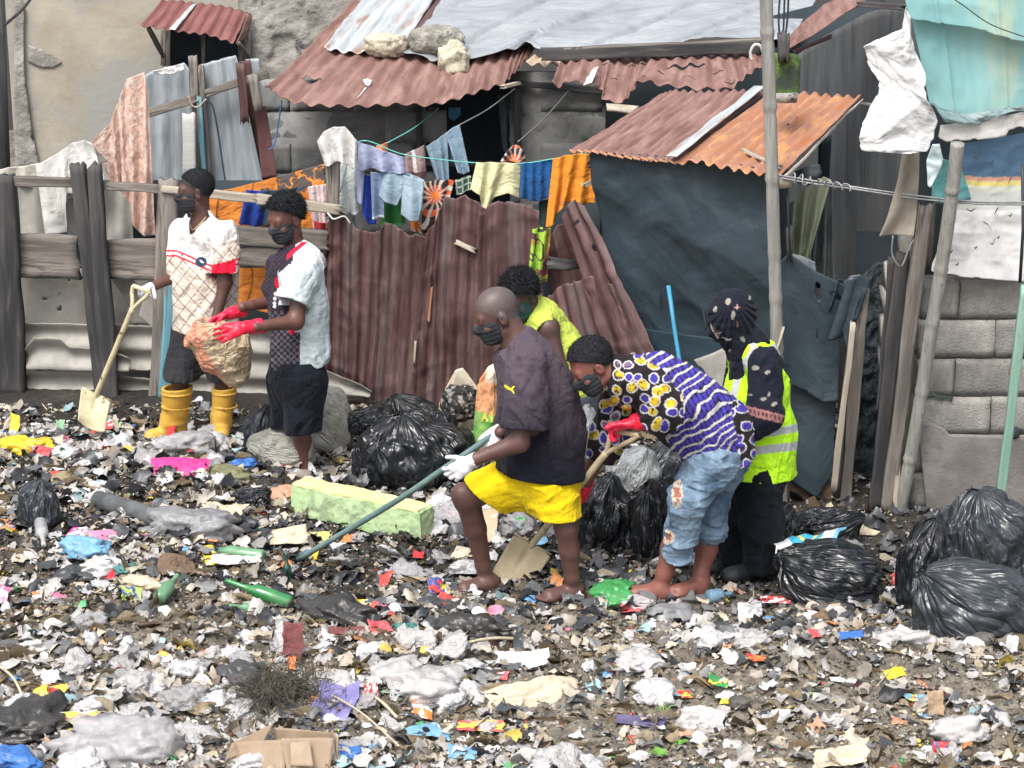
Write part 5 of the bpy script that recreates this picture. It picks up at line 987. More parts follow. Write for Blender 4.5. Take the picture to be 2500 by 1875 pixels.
def decal(name, poly, target, m, parent, off=.003, step=3.0, inside=None):
    """a flat print that follows the cloth beneath it"""
    me = target.data; w = wloc(target); vs = [v.co+w for v in me.vertices]; bv = decal.cache.get(target.name)
    if bv is None: bv = BVHTree.FromPolygons(vs, [p.vertices[:] for p in me.polygons]); decal.cache[target.name] = bv
    P = np.array(poly, float); x0, y0 = P.min(0)-step; x1, y1 = P.max(0)+step; nx = int((x1-x0)/step)+2; ny = int((y1-y0)/step)+2
    def ins(x, y):
        c = False; j = len(P)-1
        for i in range(len(P)):
            if ((P[i][1] > y) != (P[j][1] > y)) and (x < (P[j][0]-P[i][0])*(y-P[i][1])/(P[j][1]-P[i][1])+P[i][0]): c = not c
            j = i
        return c
    vid = {}; V_ = []; Q = []
    def vert(i, j):
        if (i, j) in vid: return vid[(i, j)]
        d = Vector(ray(x0+i*step, y0+j*step)); hit = bv.ray_cast(Vector((0, 0, H)), d)
        if hit[0] is None: vid[(i, j)] = -1; return -1
        p = hit[0]-d.normalized()*off; V_.append(np.array(p)); vid[(i, j)] = len(V_)-1; return vid[(i, j)]
    for i in range(nx-1):
        for j in range(ny-1):
            if ins(x0+(i+.5)*step, y0+(j+.5)*step):
                q = [vert(i, j), vert(i, j+1), vert(i+1, j+1), vert(i+1, j)]
                if min(q) >= 0: Q.append(q)
    if not Q: return None
    return put(name, np.array(V_), np.array(Q), None, m, parent, smooth=True)
decal.cache = {}
def creases(amp, f, d, seed, el=.35, o=3, fine=.004):
    d = nrm(d)
    def w(X, Y, Z):
        t = (X*d[0]+Y*d[1]+Z*d[2])*(1-el); X2, Y2, Z2 = X-d[0]*t, Y-d[1]*t, Z-d[2]*t
        wx = .06*vn(X*5, Y*5, Z*5, seed+9)
        r = ridged((X2+wx)*f, Y2*f, (Z2+wx)*f, o, seed)
        return -1.5*amp*(np.sign(r)*np.abs(r)**1.4)-fine*fbm(X2*f*3.5, Y2*f*3.5, Z2*f*3.5, 2, seed+1)
    return w
def person(label, loc): return root('person', label, 'person', loc)
RES = .0062
# ------------------------------------------------------------------ 1: man in the white checked polo shirt and yellow boots
Y0 = 12.98; g = lambda px, py, dy=0: at(px, py, Y0+dy)
p1 = person('man in white checked polo and yellow rubber boots holding a shovel', gnd(480, 1080))
hd = Head(g(477, 466, -.02), (-.96, -.26, -.06), sc_=1.03)
nb = g(491, 560); shN = g(548, 575, -.14); shF = g(447, 572, .12); chest = g(500, 640); pel = g(497, 800); elN = g(549, 690, -.18); wrN = g(528, 775, -.24)
elF = g(432, 672, .12); wrF = g(372, 700, -.02); hipN = g(530, 820, -.07); hipF = g(465, 820, .07); knN = g(546, 935, -.02); anN = g(545, 1062, .0); knF = g(440, 925, -.05); anF = g(428, 1050, -.02)
v = volume([hd.c+.2, pel, elN, wrN, wrF, anN, anF, hd.c], .16, RES)
hd.build(v); v.cap(hd.p(0, -.025, -.04), nb, .052, .062, .03); limb(v, [nb, chest, pel], [.07, .13, .125], .05, (0.3, 1, 0), .75)
v.cap(shF, shN, .06, .06, .05); limb(v, [shN, elN, wrN], [.052, .042, .028]); limb(v, [shF, elF, wrF], [.052, .042, .028]); limb(v, [hipN, knN, anN], [.09, .05, .036], .03); limb(v, [hipF, knF, anF], [.09, .05, .036], .03)
hand(v, wrN, nrm(wrN-elN), (-.6, -.6, 0), (.3, .8, 0), .95); v.cap(wrF, wrF+np.array([-.05, -.02, -.03]), .025, .03)
SK1 = S2L(92, 64, 58)
volobj('body', v, M_skin, p1, skincol(SK1, S2L(45, 42, 44), hd)); hd.hair(p1, .004, .0012, 60, res=.0045, seed=1); hd.mask(p1); hd.eyes(p1)
v = volume([nb, g(425, 560, -.2), g(595, 820, .2), g(500, 820, -.2)], .1, .0055)
limb(v, [g(500, 590), g(503, 680), g(506, 800)], [.15, .185, .205], .05, (.25, 1, 0), .72); v.cap(shF+np.array([.02, 0, 0]), shN-np.array([.02, 0, 0]), .075, .078, .06)
v.cap(shN, g(548, 665, -.19), .078, .082, .04); v.cap(shF, g(436, 655, .12), .075, .075, .04)
v.warp(creases(.016, 7, (.35, 0, 1), 5), .06)
v.cut(g(500, 812), (-.1, 0, -1)); v.cutlocal(g(548, 668, -.19), nrm(g(548, 668, -.19)-shN), .13); v.cap(g(548, 655, -.19), g(548, 700, -.19), .062, .07, .01, mode='sub')
v.cap(hd.p(0, -.02, -.06), nb+np.array([-.02, -.02, -.0]), .064, .070, .01, mode='sub'); v.cap(nb+np.array([-.06, -.10, .03]), g(468, 585, -.22), .045, .012, .01, mode='sub')
def p1col(P):
    x, y = proj(P); c = np.tile(np.array((.78, .76, .745)), (len(P), 1)); cream = np.array((.72, .62, .53))
    sx = (x-431)/46; ln = 610+20*np.clip(sx, 0, 3.2); ln = np.where(x > 555, 631-.1*(x-577), ln)
    sleeve = (x > 512) & (y < 640) & (P[:, 1] < Y0-.08)
    low = (y > ln+14) | ((x > 520) & (y > 590+(560-x)*.3))
    a = ((x*.80+y*.62) % 25 < 2.1) | ((x*.72-y*.70) % 25 < 2.1); c[low] = cream; c[low & a] = (.24, .18, .20)
    red = ((y > ln) & (y < ln+5)) | ((y > ln+12) & (y < ln+17)); red &= (x < 520) | (x > 566); c[red] = (.62, .02, .045)
    cu = (y > 646-.22*(x-520)) & (y < 676-.22*(x-527)) & (x > 516) & (x < 576) & (P[:, 1] < Y0-.06); c[cu] = (.72, .015, .05)
    return c
sh = volobj('polo_shirt', v, M_garment, p1, p1col)
M_navy = mat('navy_badge', (.02, .04, .10), rough=.7, bump=0)
M_wprint = mat('white_print', (.75, .75, .76), rough=.7, bump=0)
ba = decal('badge', [(491+14*math.cos(t), 639+12*math.sin(t)) for t in np.linspace(0, 6.28, 18)], sh, M_navy, p1, .004, 1.5); decal('badge_mark', [(487, 634), (494, 636), (499, 643), (494, 643), (488, 638)], sh, M_wprint, p1, .006, 1.2)
for i, s_ in enumerate(((433, 616), (438, 618), (443, 620), (449, 622), (454, 624))): decal('lettering', [(s_[0], s_[1]), (s_[0]+3, s_[1]+1), (s_[0]+3, s_[1]+5), (s_[0], s_[1]+4)], sh, M_wprint if i != 2 else M_navy, p1, .005, 1)
sheet('collar', [at(505, 505, Y0-.02), at(512, 528, Y0-.06), at(518, 545, Y0-.12)], [at(520, 522, Y0+.0), at(530, 540, Y0-.08), at(502, 566, Y0-.17)], M_garment, p1, nu=14, nv=8, solid=.006, world=True, colf=lambda U, Vv, P: np.full(P.shape, .77), disp=crumple(.003, 9))
sheet('collar', [at(455, 522, Y0-.1), at(460, 540, Y0-.14)], [at(448, 532, Y0-.05), at(462, 575, Y0-.18)], M_garment, p1, nu=10, nv=8, solid=.006, world=True, colf=lambda U, Vv, P: np.full(P.shape, .77))
tube('neck_chain', smoothpath([at(503, 528, Y0-.12), at(490, 545, Y0-.15), at(471, 561, Y0-.165), at(464, 548, Y0-.12)], 20), .0022, mat('gold_chain', (.6, .45, .25), rough=.3, metal=.8, bump=0), p1, n=5)
v = volume([g(470, 780, -.2), g(540, 940, .2), g(430, 940)], .14, .006)
limb(v, [g(497, 790), g(497, 830)], [.155, .16], .05, (.25, 1, 0), .75); limb(v, [hipN+.0, knN+np.array([0, 0, .02])], [.115, .088], .05); limb(v, [hipF, knF+np.array([0, 0, .0])], [.12, .098], .05)
v.warp(creases(.014, 8, (.2, 0, 1), 8), .05); v.cut(g(500, 922), (0, 0, -1)); v.cut(g(500, 780), (0, 0, 1))
volobj('cargo_shorts', v, M_garment, p1, lambda P: np.tile(np.array(S2L(50, 50, 53)), (len(P), 1))*(1+.12*fbm(P[:, 0]*8, P[:, 1]*8, P[:, 2]*8, 2, 3))[:, None])
glove('glove', p1, elF, g(366, 701, -.04), nrm(g(345, 708, -.16)-g(366, 701, -.04)), (-.2, -.7, .5), (.35, .2, -1), M_whiteglove, cuff=.045, cr=.033, curl=(.75, .9, .6), thumb=(.6, .4, .6))
tube('wrist_band', [wrF+np.array([-.018, 0, 0])+.034*np.array([.3*math.cos(t), math.cos(t), math.sin(t)]) for t in np.linspace(0, 6.28, 20)], .006, M_black, p1, n=6)
for (kn, an, a0, a1, tipx, w) in ((knF, anF, (432, 945), (428, 1050), (-.9, -.45), 1.0), (knN, anN, (548, 945), (541, 1050), (.1, -1), .78)):
    top = g(a0[0], a0[1], -.045 if w == 1.0 else -.02); bot = g(a1[0], a1[1], -.02); v = volume([top, bot, bot+np.array([tipx[0], tipx[1], 0])*.2], .12, .005)
    d = nrm((tipx[0], tipx[1], 0)); fl = gnd(a1[0]+10, a1[1]+22); z0 = fl[2]+.005; b0 = np.array([bot[0], bot[1], z0+.06])
    v.cap(top, b0+np.array([0, 0, .06]), .098*w, .066*w+.006, .03); v.cap(b0, b0+d*.15*w+np.array([0, 0, -.008]), .05, .048, .04, flat=(0, 0, 1), ratio=.95); v.cap(b0-d*.02, b0+d*.02+np.array([0, 0, .08]), .055, .062*w+.01, .03)
    for q, zz in ((top-np.array([0, 0, .035]), 0), (top-np.array([0, 0, .12]), 0)):
        r_ = .1*w
        for t in np.linspace(0, 6.28, 20)[:-1]: v.cap(q+np.array([math.cos(t), math.sin(t), 0])*r_*.97, q+np.array([math.cos(t+.33), math.sin(t+.33), 0])*r_*.97, .004, .004, .006)
    v.warp(lambda X, Y, Z: -.007*ridged(X*3, Y*3, Z*12, 2, 8)*sst(top[2], bot[2], Z), .03)
    v.cap(top-np.array([0, 0, .05]), top+np.array([0, 0, .14]), .074*w, .082*w, .004, mode='sub'); v.cut(top, (-.05, 0, 1)); v.cut((0, 0, z0+.012), (0, 0, -1))
    b = volobj('boot', v, M_yellowboot, p1)
    v = volume([b0, b0+d*.2], .09, .006); v.cap(b0, b0+d*.15, .056, .052, .02, flat=(0, 0, 1), ratio=1); v.cut((0, 0, z0+.022), (0, 0, 1)); v.cut((0, 0, z0), (0, 0, -1)); volobj('sole', v, M_sole, b)

# ------------------------------------------------------------------ 2: man in the grey jersey with long red gloves
Y0 = 12.25; g = lambda px, py, dy=0: at(px, py, Y0+dy)
p2 = person('curly haired man in pale grey jersey with long red rubber gloves', gnd(735, 1165))
hd = Head(g(697, 533, -.02), (-.66, -.70, -.28), sc_=1.06)
nb = g(722, 625, .02); shN = g(738, 672, -.13); shF = g(690, 650, .14); chest = g(728, 700); pel = g(726, 890); elN = g(722, 785, -.22); wrN = g(648, 795, -.33)
elF = g(672, 735, .10); wrF = g(612, 746, -.02); hipN = g(738, 920, -.07); hipF = g(708, 920, .08); knN = g(735, 1040, -.04); anN = g(738, 1150, .03); knF = g(712, 1030, .12); anF = g(712, 1130, .18)
v = volume([hd.c+.2, pel, elN, wrN, wrF, g(660, 790, -.4), anN, anF, g(690, 1190), hd.c], .16, RES)
hd.build(v); v.cap(hd.p(0, -.025, -.04), nb, .055, .062, .03); limb(v, [nb, chest, pel], [.07, .13, .125], .05, (.5, 1, 0), .8)
v.cap(shF, shN, .06, .06, .05); limb(v, [shN, elN, wrN], [.055, .045, .03]); limb(v, [shF, elF, wrF], [.052, .042, .03]); limb(v, [hipN, knN, g(738, 1075, -.0), g(738, 1115, .02), anN], [.09, .058, .052, .04, .031], .02); limb(v, [hipF, knF, anF], [.09, .06, .036], .04)
v.cap(wrN, wrN+nrm(wrN-elN)*.06, .028, .03); v.cap(wrF, wrF+nrm(wrF-elF)*.06, .028, .03); foot(v, anN, g(700, 1172, .02)); foot(v, anF, g(680, 1150, .2))
SK2 = S2L(100, 68, 61)
volobj('body', v, M_skin, p2, skincol(SK2)); hd.mask(p2); hd.eyes(p2); hd.hair(p2, .014, .010, 44, res=.0038, seed=4, back=-.04)
v = volume([nb, g(655, 640, -.25), g(800, 900, .25), g(730, 900, -.25)], .1, .0052)
limb(v, [g(728, 650), g(730, 740), g(733, 880)], [.145, .16, .165], .05, (.4, 1, 0), .85); v.cap(shF, shN, .072, .075, .06)
v.cap(shN+np.array([0, 0, .01]), g(716, 735, -.2), .082, .088, .035); v.cap(shF, g(674, 700, .10), .075, .072, .04)
v.warp(creases(.017, 7, (-.5, 0, 1), 15), .06)
v.cut(g(733, 892), (.12, 0, -1)); e_ = nrm(g(716, 740, -.2)-shN); v.cutlocal(g(714, 738, -.2), e_, .112); v.cap(g(717, 725, -.2), g(712, 770, -.22), .066, .075, .01, mode='sub')
v.cap(hd.p(0, -.02, -.06), nb+np.array([-.02, -.03, -.02]), .064, .064, .01, mode='sub')
def p2col(P):
    x, y = proj(P); c = np.tile(np.array(S2L(196, 208, 214)), (len(P), 1)); c[(y < 642) & (x > 690)] = (.78, .78, .79)
    near = P[:, 1] < Y0-.11
    dk = (x < 712-.25*(y-640)) & (y < 765) & ~(near & (y > 645) & (y < 745)); dk |= (x < 716) & (y < 650-.9*(x-700)) & (x > 680) & (y > 612); dk |= (x < 712) & (y >= 745); dk |= (x < 733) & (y > 812)
    c[dk] = S2L(48, 40, 50); ck = dk & (y > 760) & (((x/7.6).astype(int)+(y/7.6).astype(int)) % 2 == 0); c[ck] = S2L(92, 90, 102); ck = dk & (y < 745) & (((x/6).astype(int)+(y/6).astype(int)) % 2 == 0); c[ck] = S2L(62, 52, 66)
    c[dk & (np.hypot((x-677)/7, (y-690)/14) < 1)] = S2L(190, 30, 50)
    c[(np.hypot((x-713)/11, (y-790)/27) < 1)] = (.66, .01, .05); r = np.hypot(x-712, (y-612)*1.2); c[(y < 634) & (y > 590) & (x > 700) & (np.abs((x-700)*.85+(y-628)) < 7)] = (.72, .02, .06)
    for (a, b) in ((672, 717), (671, 729), (670, 740), (670, 748)): c[np.hypot(x-a, y-b) < 4.2] = (.75, .75, .77)
    return c
sh2 = volobj('jersey', v, M_garment, p2, p2col)
v = volume([g(655, 880, -.25), g(790, 1060, .3)], .12, .006)
limb(v, [g(726, 880), g(726, 925)], [.155, .165], .05, (.3, 1, 0), .85); limb(v, [hipN, g(738, 1045, -.05)], [.12, .105], .06); limb(v, [hipF, g(705, 1040, .12)], [.12, .10], .06)
v.warp(creases(.016, 8, (0, 0, 1), 18), .05); v.cut(g(730, 1048), (.1, 0, -1)); v.cut(g(726, 872), (0, 0, 1)); v.cap(g(739, 1030, -.05), g(740, 1090, -.05), .082, .086, .01, mode='sub')
volobj('black_shorts', v, M_garment, p2, lambda P: np.tile(np.array(S2L(27, 32, 41)), (len(P), 1))*(1+.2*fbm(P[:, 0]*6, P[:, 1]*6, P[:, 2]*6, 2, 3))[:, None])
pnN = (-.05, .5, -.8)
glove('glove', p2, elN, g(596, 800, -.38), nrm(g(520, 822, -.42)-g(596, 800, -.38)), (0, .5, .8), (-.1, .85, -.4), M_redglove, cuff=.135, cr=.042, k=1.12, curl=(.12, .3, .3), thumb=(.8, .35, .5), fold=.004)
glove('glove', p2, elF, g(560, 766, -.08), nrm(g(500, 790, -.14)-g(560, 766, -.08)), (0, -.5, .8), (-.1, -.55, -.8), M_redglove, cuff=.13, cr=.042, k=1.08, curl=(.15, .5, .4), thumb=(.8, .35, .4), fold=.004)
gn = bpy.data.objects
v = volume([g(690, 1150), g(770, 1180)], .12, .006); zz = anN[2]-.07
v, q = tube_mesh([g(745, 1172, .05)+np.array([0, 0, .012]), g(690, 1162, .02)+np.array([0, 0, .012]), g(668, 1160, .0)+np.array([0, 0, .014])], [.04, .048, .03], 12)[:2]; o = put('sandal', v, q, None, M_sandal, p2, smooth=True)

# ------------------------------------------------------------------ 3: shaven-headed man in dark shirt and yellow shorts
Y0 = 10.35; g = lambda px, py, dy=0: at(px, py, Y0+dy)
p3 = person('shaven headed man in dark shirt and bright yellow shorts holding a green pole', gnd(1290, 1460))
hd = Head(g(1212, 768, .0), (-.90, -.25, -.36), sc_=1.10)
nb = g(1270, 850, .0); shN = g(1286, 885, -.16); shF = g(1262, 880, .15); chest = g(1300, 930); mid = g(1325, 1040); pel = g(1318, 1135); elN = g(1268, 1080, -.26); wrN = g(1158, 1122, -.26)
elF = g(1262, 1010, .12); wrF = g(1230, 1045, -.05); hipN = g(1300, 1150, .06); hipF = g(1350, 1150, -.06); knL = g(1140, 1215, .05); anL = g(1192, 1425, .10); knR = g(1382, 1290, -.10); anR = g(1398, 1452, -.07)
v = volume([hd.c+.2, pel, elN, wrN, wrF, g(1100, 1130), anL, anR, g(1150, 1480), g(1440, 1100), hd.c], .16, RES)
hd.build(v); v.cap(hd.p(0, -.03, -.03), nb, .066, .072, .03); limb(v, [nb, chest, mid, pel], [.08, .14, .13, .13], .05, (0, 1, 0), .9)
v.cap(shF, shN, .065, .065, .05); limb(v, [shN, elN, wrN], [.058, .047, .032]); limb(v, [shF, elF, wrF], [.055, .045, .032]); limb(v, [hipN, knL, g(1160, 1290, .08), g(1180, 1380, .1), anL], [.085, .064, .056, .04, .031], .02); limb(v, [hipF, knR, g(1390, 1345, -.09), g(1396, 1410, -.08), anR], [.08, .058, .05, .038, .031], .02)
v.cap(g(1128, 1205, .04), g(1135, 1225, .04), .055, .05, .03)
v.cap(wrN, wrN+nrm(wrN-elN)*.06, .03, .03); v.cap(wrF, wrF+nrm(wrF-elF)*.05, .03, .03); foot(v, anL, g(1140, 1444, .05), 1.05); foot(v, anR, g(1350, 1462, -.12), 1.05)
SK3 = S2L(94, 67, 62)
bd3 = volobj('body', v, M_skin, p3, skincol(SK3, S2L(92, 80, 78), hd)); hd.mask(p3); hd.eyes(p3)
v = volume([nb, g(1195, 860, -.3), g(1440, 1180, .3), g(1200, 1160, -.2)], .1, .0058)
limb(v, [g(1290, 895), g(1308, 960), g(1322, 1060), g(1318, 1150)], [.145, .18, .205, .222], .05, (0, 1, 0), .82); v.cap(shF, shN, .078, .082, .06); v.cap(nb, g(1290, 900), .09, .14, .05)
v.cap(shN+np.array([0, 0, .0]), g(1276, 1035, -.25), .088, .104, .035); v.cap(shF, g(1262, 980, .13), .08, .08, .04)
v.warp(creases(.020, 6, (-.45, 0, 1), 25), .06)
v.cut(g(1200, 1138), (-.14, 0, -1)); sd_ = nrm(g(1272, 1052, -.25)-shN); v.cutlocal(g(1274, 1048, -.25), nrm(sd_+np.array([0, 0, -.1])), .16); v.cap(g(1274, 1030, -.25), g(1270, 1085, -.26), .078, .088, .01, mode='sub')
v.cap(hd.p(0, -.02, -.05), nb+np.array([-.02, -.0, -.0]), .078, .080, .01, mode='sub')
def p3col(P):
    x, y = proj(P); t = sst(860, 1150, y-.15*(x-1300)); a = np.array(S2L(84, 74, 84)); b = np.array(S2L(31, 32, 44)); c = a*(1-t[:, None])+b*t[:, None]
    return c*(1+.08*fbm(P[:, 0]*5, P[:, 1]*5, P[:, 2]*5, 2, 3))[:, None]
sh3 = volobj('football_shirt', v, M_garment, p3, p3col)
M_logo = mat('yellow_print', (.78, .68, .03), rough=.7, bump=0)
zs = lambda a, b: (1100+a/4.6075, 640+b/4.6075)
decal('cat_emblem', [zs(596, 1380), zs(615, 1378), zs(650, 1400), zs(680, 1420), zs(705, 1395), zs(722, 1392), zs(722, 1402), zs(706, 1420), zs(700, 1438), zs(714, 1462), zs(716, 1478), zs(704, 1482), zs(700, 1465), zs(682, 1446), zs(640, 1430), zs(606, 1405)], sh3, M_logo, p3, .004, 1.1)
v = volume([g(1130, 1130, -.25), g(1430, 1290, .25)], .12, .006)
limb(v, [g(1310, 1125), g(1318, 1160)], [.165, .175], .05, (0, 1, 0), .8); v.cap(g(1300, 1165, .05), g(1170, 1210, .05), .138, .118, .05); v.cap(g(1345, 1180, -.04), g(1362, 1268, -.08), .122, .11, .05)
v.warp(creases(.014, 8, (1, 0, .4), 28), .05)
v.cutlocal(g(1198, 1218, .05), (-.62, 0, -.78), .24); v.cutlocal(g(1362, 1260, -.08), (0, 0, -1), .2); v.cut(g(1310, 1122), (0, 0, 1))
v.cap(g(1190, 1205, .05), g(1130, 1235, .05), .088, .088, .01, mode='sub')
volobj('yellow_shorts', v, M_garment, p3, lambda P: np.tile(np.array((.78, .57, .01)), (len(P), 1))*(1+.06*fbm(P[:, 0]*6, P[:, 1]*6, P[:, 2]*6, 2, 3))[:, None])
glove('glove', p3, elN, g(1150, 1127, -.27), nrm(g(1095, 1165, -.28)-g(1150, 1127, -.27)), (-.5, -.2, .8), (-.1, 1, -.15), M_whiteglove, cuff=.05, cr=.036, k=1.12, curl=(.35, .7, .6), thumb=(.5, .5, .6))
glove('glove', p3, elF, g(1222, 1048, -.06), nrm(g(1196, 1078, -.09)-g(1222, 1048, -.06)), (-.5, -.2, .8), (-.3, .3, -.9), M_whiteglove, cuff=.06, cr=.038, k=1.1, curl=(.5, .8, .6), thumb=(.5, .5, .5))
# ------------------------------------------------------------------ 4: stooping figure in lime sleeveless top behind him
Y0 = 12.2; g = lambda px, py, dy=0: at(px, py, Y0+dy)
p4 = person('stooping person in lime green sleeveless top behind the shaven headed man', gnd(1390, 1180))
hd = Head(g(1268, 722, -.02), (-.50, -.70, -.52), sc_=1.08)
nb = g(1312, 765, .05); shN = g(1338, 800, -.08); shF = g(1310, 790, .22); chest = g(1350, 850, .05); pel = g(1400, 990, .08); elN = g(1368, 900, -.14); wrN = g(1395, 975, -.16); elF = g(1300, 900, .2); wrF = g(1270, 980, .05)
v = volume([hd.c+.2, pel, elN, wrN, wrF, g(1380, 1230), g(1450, 1230), hd.c], .16, .007)
hd.build(v); v.cap(hd.p(0, -.03, -.03), nb, .055, .062, .03); limb(v, [nb, chest, pel], [.07, .125, .125], .05, (0, 1, 0), .9); v.cap(shF, shN, .06, .065, .05)
limb(v, [shN, elN, wrN], [.058, .042, .03]); limb(v, [shF, elF, wrF], [.05, .042, .03]); limb(v, [g(1400, 1000, -.02), g(1370, 1120, -.05), g(1400, 1225, .05)], [.09, .06, .036]); limb(v, [g(1410, 1000, .14), g(1390, 1120, .12), g(1420, 1215, .2)], [.09, .06, .036])
hand(v, wrN, nrm(wrN-elN), (-1, 0, 0), (0, -1, 0)); hand(v, wrF, nrm(wrF-elF), (-1, 0, 0), (0, -1, 0))
volobj('body', v, M_skin, p4, skincol(S2L(84, 64, 62))); hd.mask(p4, mat('teal_mask', (.02, .06, .075), (.025, .08, .09), rough=.8, bump=.1)); hd.eyes(p4); hd.hair(p4, .018, .016, 45, res=.004, seed=14, back=-.045)
v = volume([nb, g(1250, 730, -.25), g(1460, 1010, .4)], .1, .0062)
limb(v, [g(1328, 795, .06), g(1358, 860, .06), g(1392, 960, .06)], [.13, .15, .155], .05, (0, 1, 0), .95); v.cap(nb, shN+np.array([-.02, 0, .0]), .075, .072, .05); v.cap(nb, shF, .075, .06, .05)
v.warp(creases(.018, 7, (.9, 0, .3), 35), .06)
v.cap(hd.p(0, -.02, -.05), nb+np.array([-.03, -.03, -.02]), .066, .062, .01, mode='sub'); v.cap(shN+np.array([.01, -.05, -.02]), elN+np.array([0, -.06, 0]), .074, .06, .01, mode='sub'); v.cut(g(1400, 985), (.4, 0, -1))
volobj('lime_top', v, M_garment, p4, lambda P: np.tile(np.array((.50, .60, .10)), (len(P), 1))*(1+.07*fbm(P[:, 0]*6, P[:, 1]*6, P[:, 2]*6, 2, 3))[:, None])
v = volume([g(1350, 960), g(1460, 1190, .3)], .14, .008); limb(v, [g(1400, 985, .05), g(1402, 1000, .05)], [.15, .15], .04); limb(v, [g(1400, 1000, -.02), g(1372, 1120, -.05)], [.11, .085]); limb(v, [g(1410, 1000, .14), g(1392, 1120, .12)], [.11, .085]); v.cut(g(1400, 970), (-.4, 0, 1))
volobj('trousers', v, M_garment, p4, lambda P: np.tile(np.array((.06, .07, .09)), (len(P), 1)))

# ------------------------------------------------------------------ 5: man bent double in a blue and white print shirt
Y0 = 10.3; g = lambda px, py, dy=0: at(px, py, Y0+dy)
p5 = person('man bent over a shovel in a blue print shirt and ripped jeans', gnd(1680, 1465))
hd = Head(g(1445, 893, -.06), (-.76, -.28, -.56), sc_=1.06, up=(-.35, 0, 1))
nb = g(1518, 915, -.03); shN = g(1570, 935, -.19); shF = g(1520, 955, .14); chest = g(1590, 945, -.03); mid = g(1685, 1015, .0); pel = g(1755, 1095, .03); elN = g(1640, 1020, -.22); wrN = g(1575, 1035, -.16)
elF = g(1480, 1075, .22); wrF = g(1412, 1210, .24); hipN = g(1742, 1120, -.05); hipF = g(1768, 1115, .09); knN = g(1672, 1225, -.12); anN = g(1610, 1440, -.02); knF = g(1735, 1235, .12); anF = g(1705, 1435, .06)
v = volume([hd.c+.2, pel+.1, elN, wrN, wrF, anN, anF, g(1380, 1250), g(1600, 1500), hd.c], .17, RES)
hd.build(v); v.cap(hd.p(0, -.03, -.04), nb, .058, .065, .03); limb(v, [nb, chest, mid, pel], [.075, .13, .13, .14], .05, (0, 1, 0), 1.05); v.cap(shF, shN, .06, .06, .05)
limb(v, [shN, elN, wrN], [.055, .044, .03]); limb(v, [shF, elF, wrF], [.052, .046, .032]); limb(v, [hipN, knN, g(1640, 1340, -.02), g(1622, 1400, -.02), anN], [.10, .066, .056, .042, .034], .02); limb(v, [hipF, knF, g(1725, 1340, .12), g(1710, 1400, .08), anF], [.10, .064, .055, .04, .033], .02)
v.cap(wrN, wrN+nrm(wrN-elN)*.05, .03, .03); v.cap(wrF, wrF+nrm(wrF-elF)*.05, .03, .03); foot(v, anN, g(1560, 1458, .0), 1.1); foot(v, anF, g(1655, 1452, -.03), 1.1)
volobj('body', v, M_skin, p5, skincol(S2L(128, 82, 72))); hd.mask(p5); hd.eyes(p5); hd.hair(p5, .010, .003, 45, res=.0042, seed=24, back=-.05)
v = volume([nb, g(1440, 850, -.3), g(1850, 1160, .35), g(1450, 1150)], .1, .0052)
limb(v, [g(1545, 925, -.03), g(1600, 945, -.03), g(1680, 1000, .0), g(1738, 1055, .03), g(1762, 1105, .04)], [.11, .155, .175, .175, .17], .05, (0, 1, 0), 1.0); v.cap(nb+np.array([-.01, 0, .01]), chest, .085, .14, .04); v.cap(shF, shN, .075, .08, .06)
limb(v, [shN, g(1638, 1000, -.21), g(1598, 1032, -.17)], [.09, .085, .08], .03); limb(v, [shF, g(1490, 1060, .2), g(1470, 1118, .22)], [.085, .078, .07], .03)
v.warp(creases(.018, 7, (.3, 0, 1), 45), .06)
c5 = nrm(g(1575, 1040, -.16)-g(1638, 1000, -.21)); v.cutlocal(g(1590, 1036, -.16), c5, .12); v.cutlocal(g(1470, 1122, .22), (-.35, 0, -1), .13)
v.cut(g(1700, 1140), (.15, 0, -1)); v.cap(hd.p(0, -.03, -.05), nb+np.array([-.03, -.01, -.0]), .072, .070, .01, mode='sub'); v.cap(g(1740, 1130), g(1745, 1210), .13, .13, .01, mode='sub')
def cells(x, y, s, sd=0, jit=.35):
    best = np.full(x.shape, 9.); bid = np.zeros(x.shape)
    i0 = np.floor(x/s).astype(int); j0 = np.floor(y/s).astype(int)
    for a in (-1, 0, 1):
        for b in (-1, 0, 1):
            i = i0+a; j = j0+b; cx = (i+.5+jit*_h(i, j, 0, sd))*s; cy = (j+.5+jit*_h(i, j, 1, sd))*s
            d = np.hypot(x-cx, y-cy)/s; m = d < best; best[m] = d[m]; bid[m] = _h(i, j, 2, sd)[m]
    return best, bid
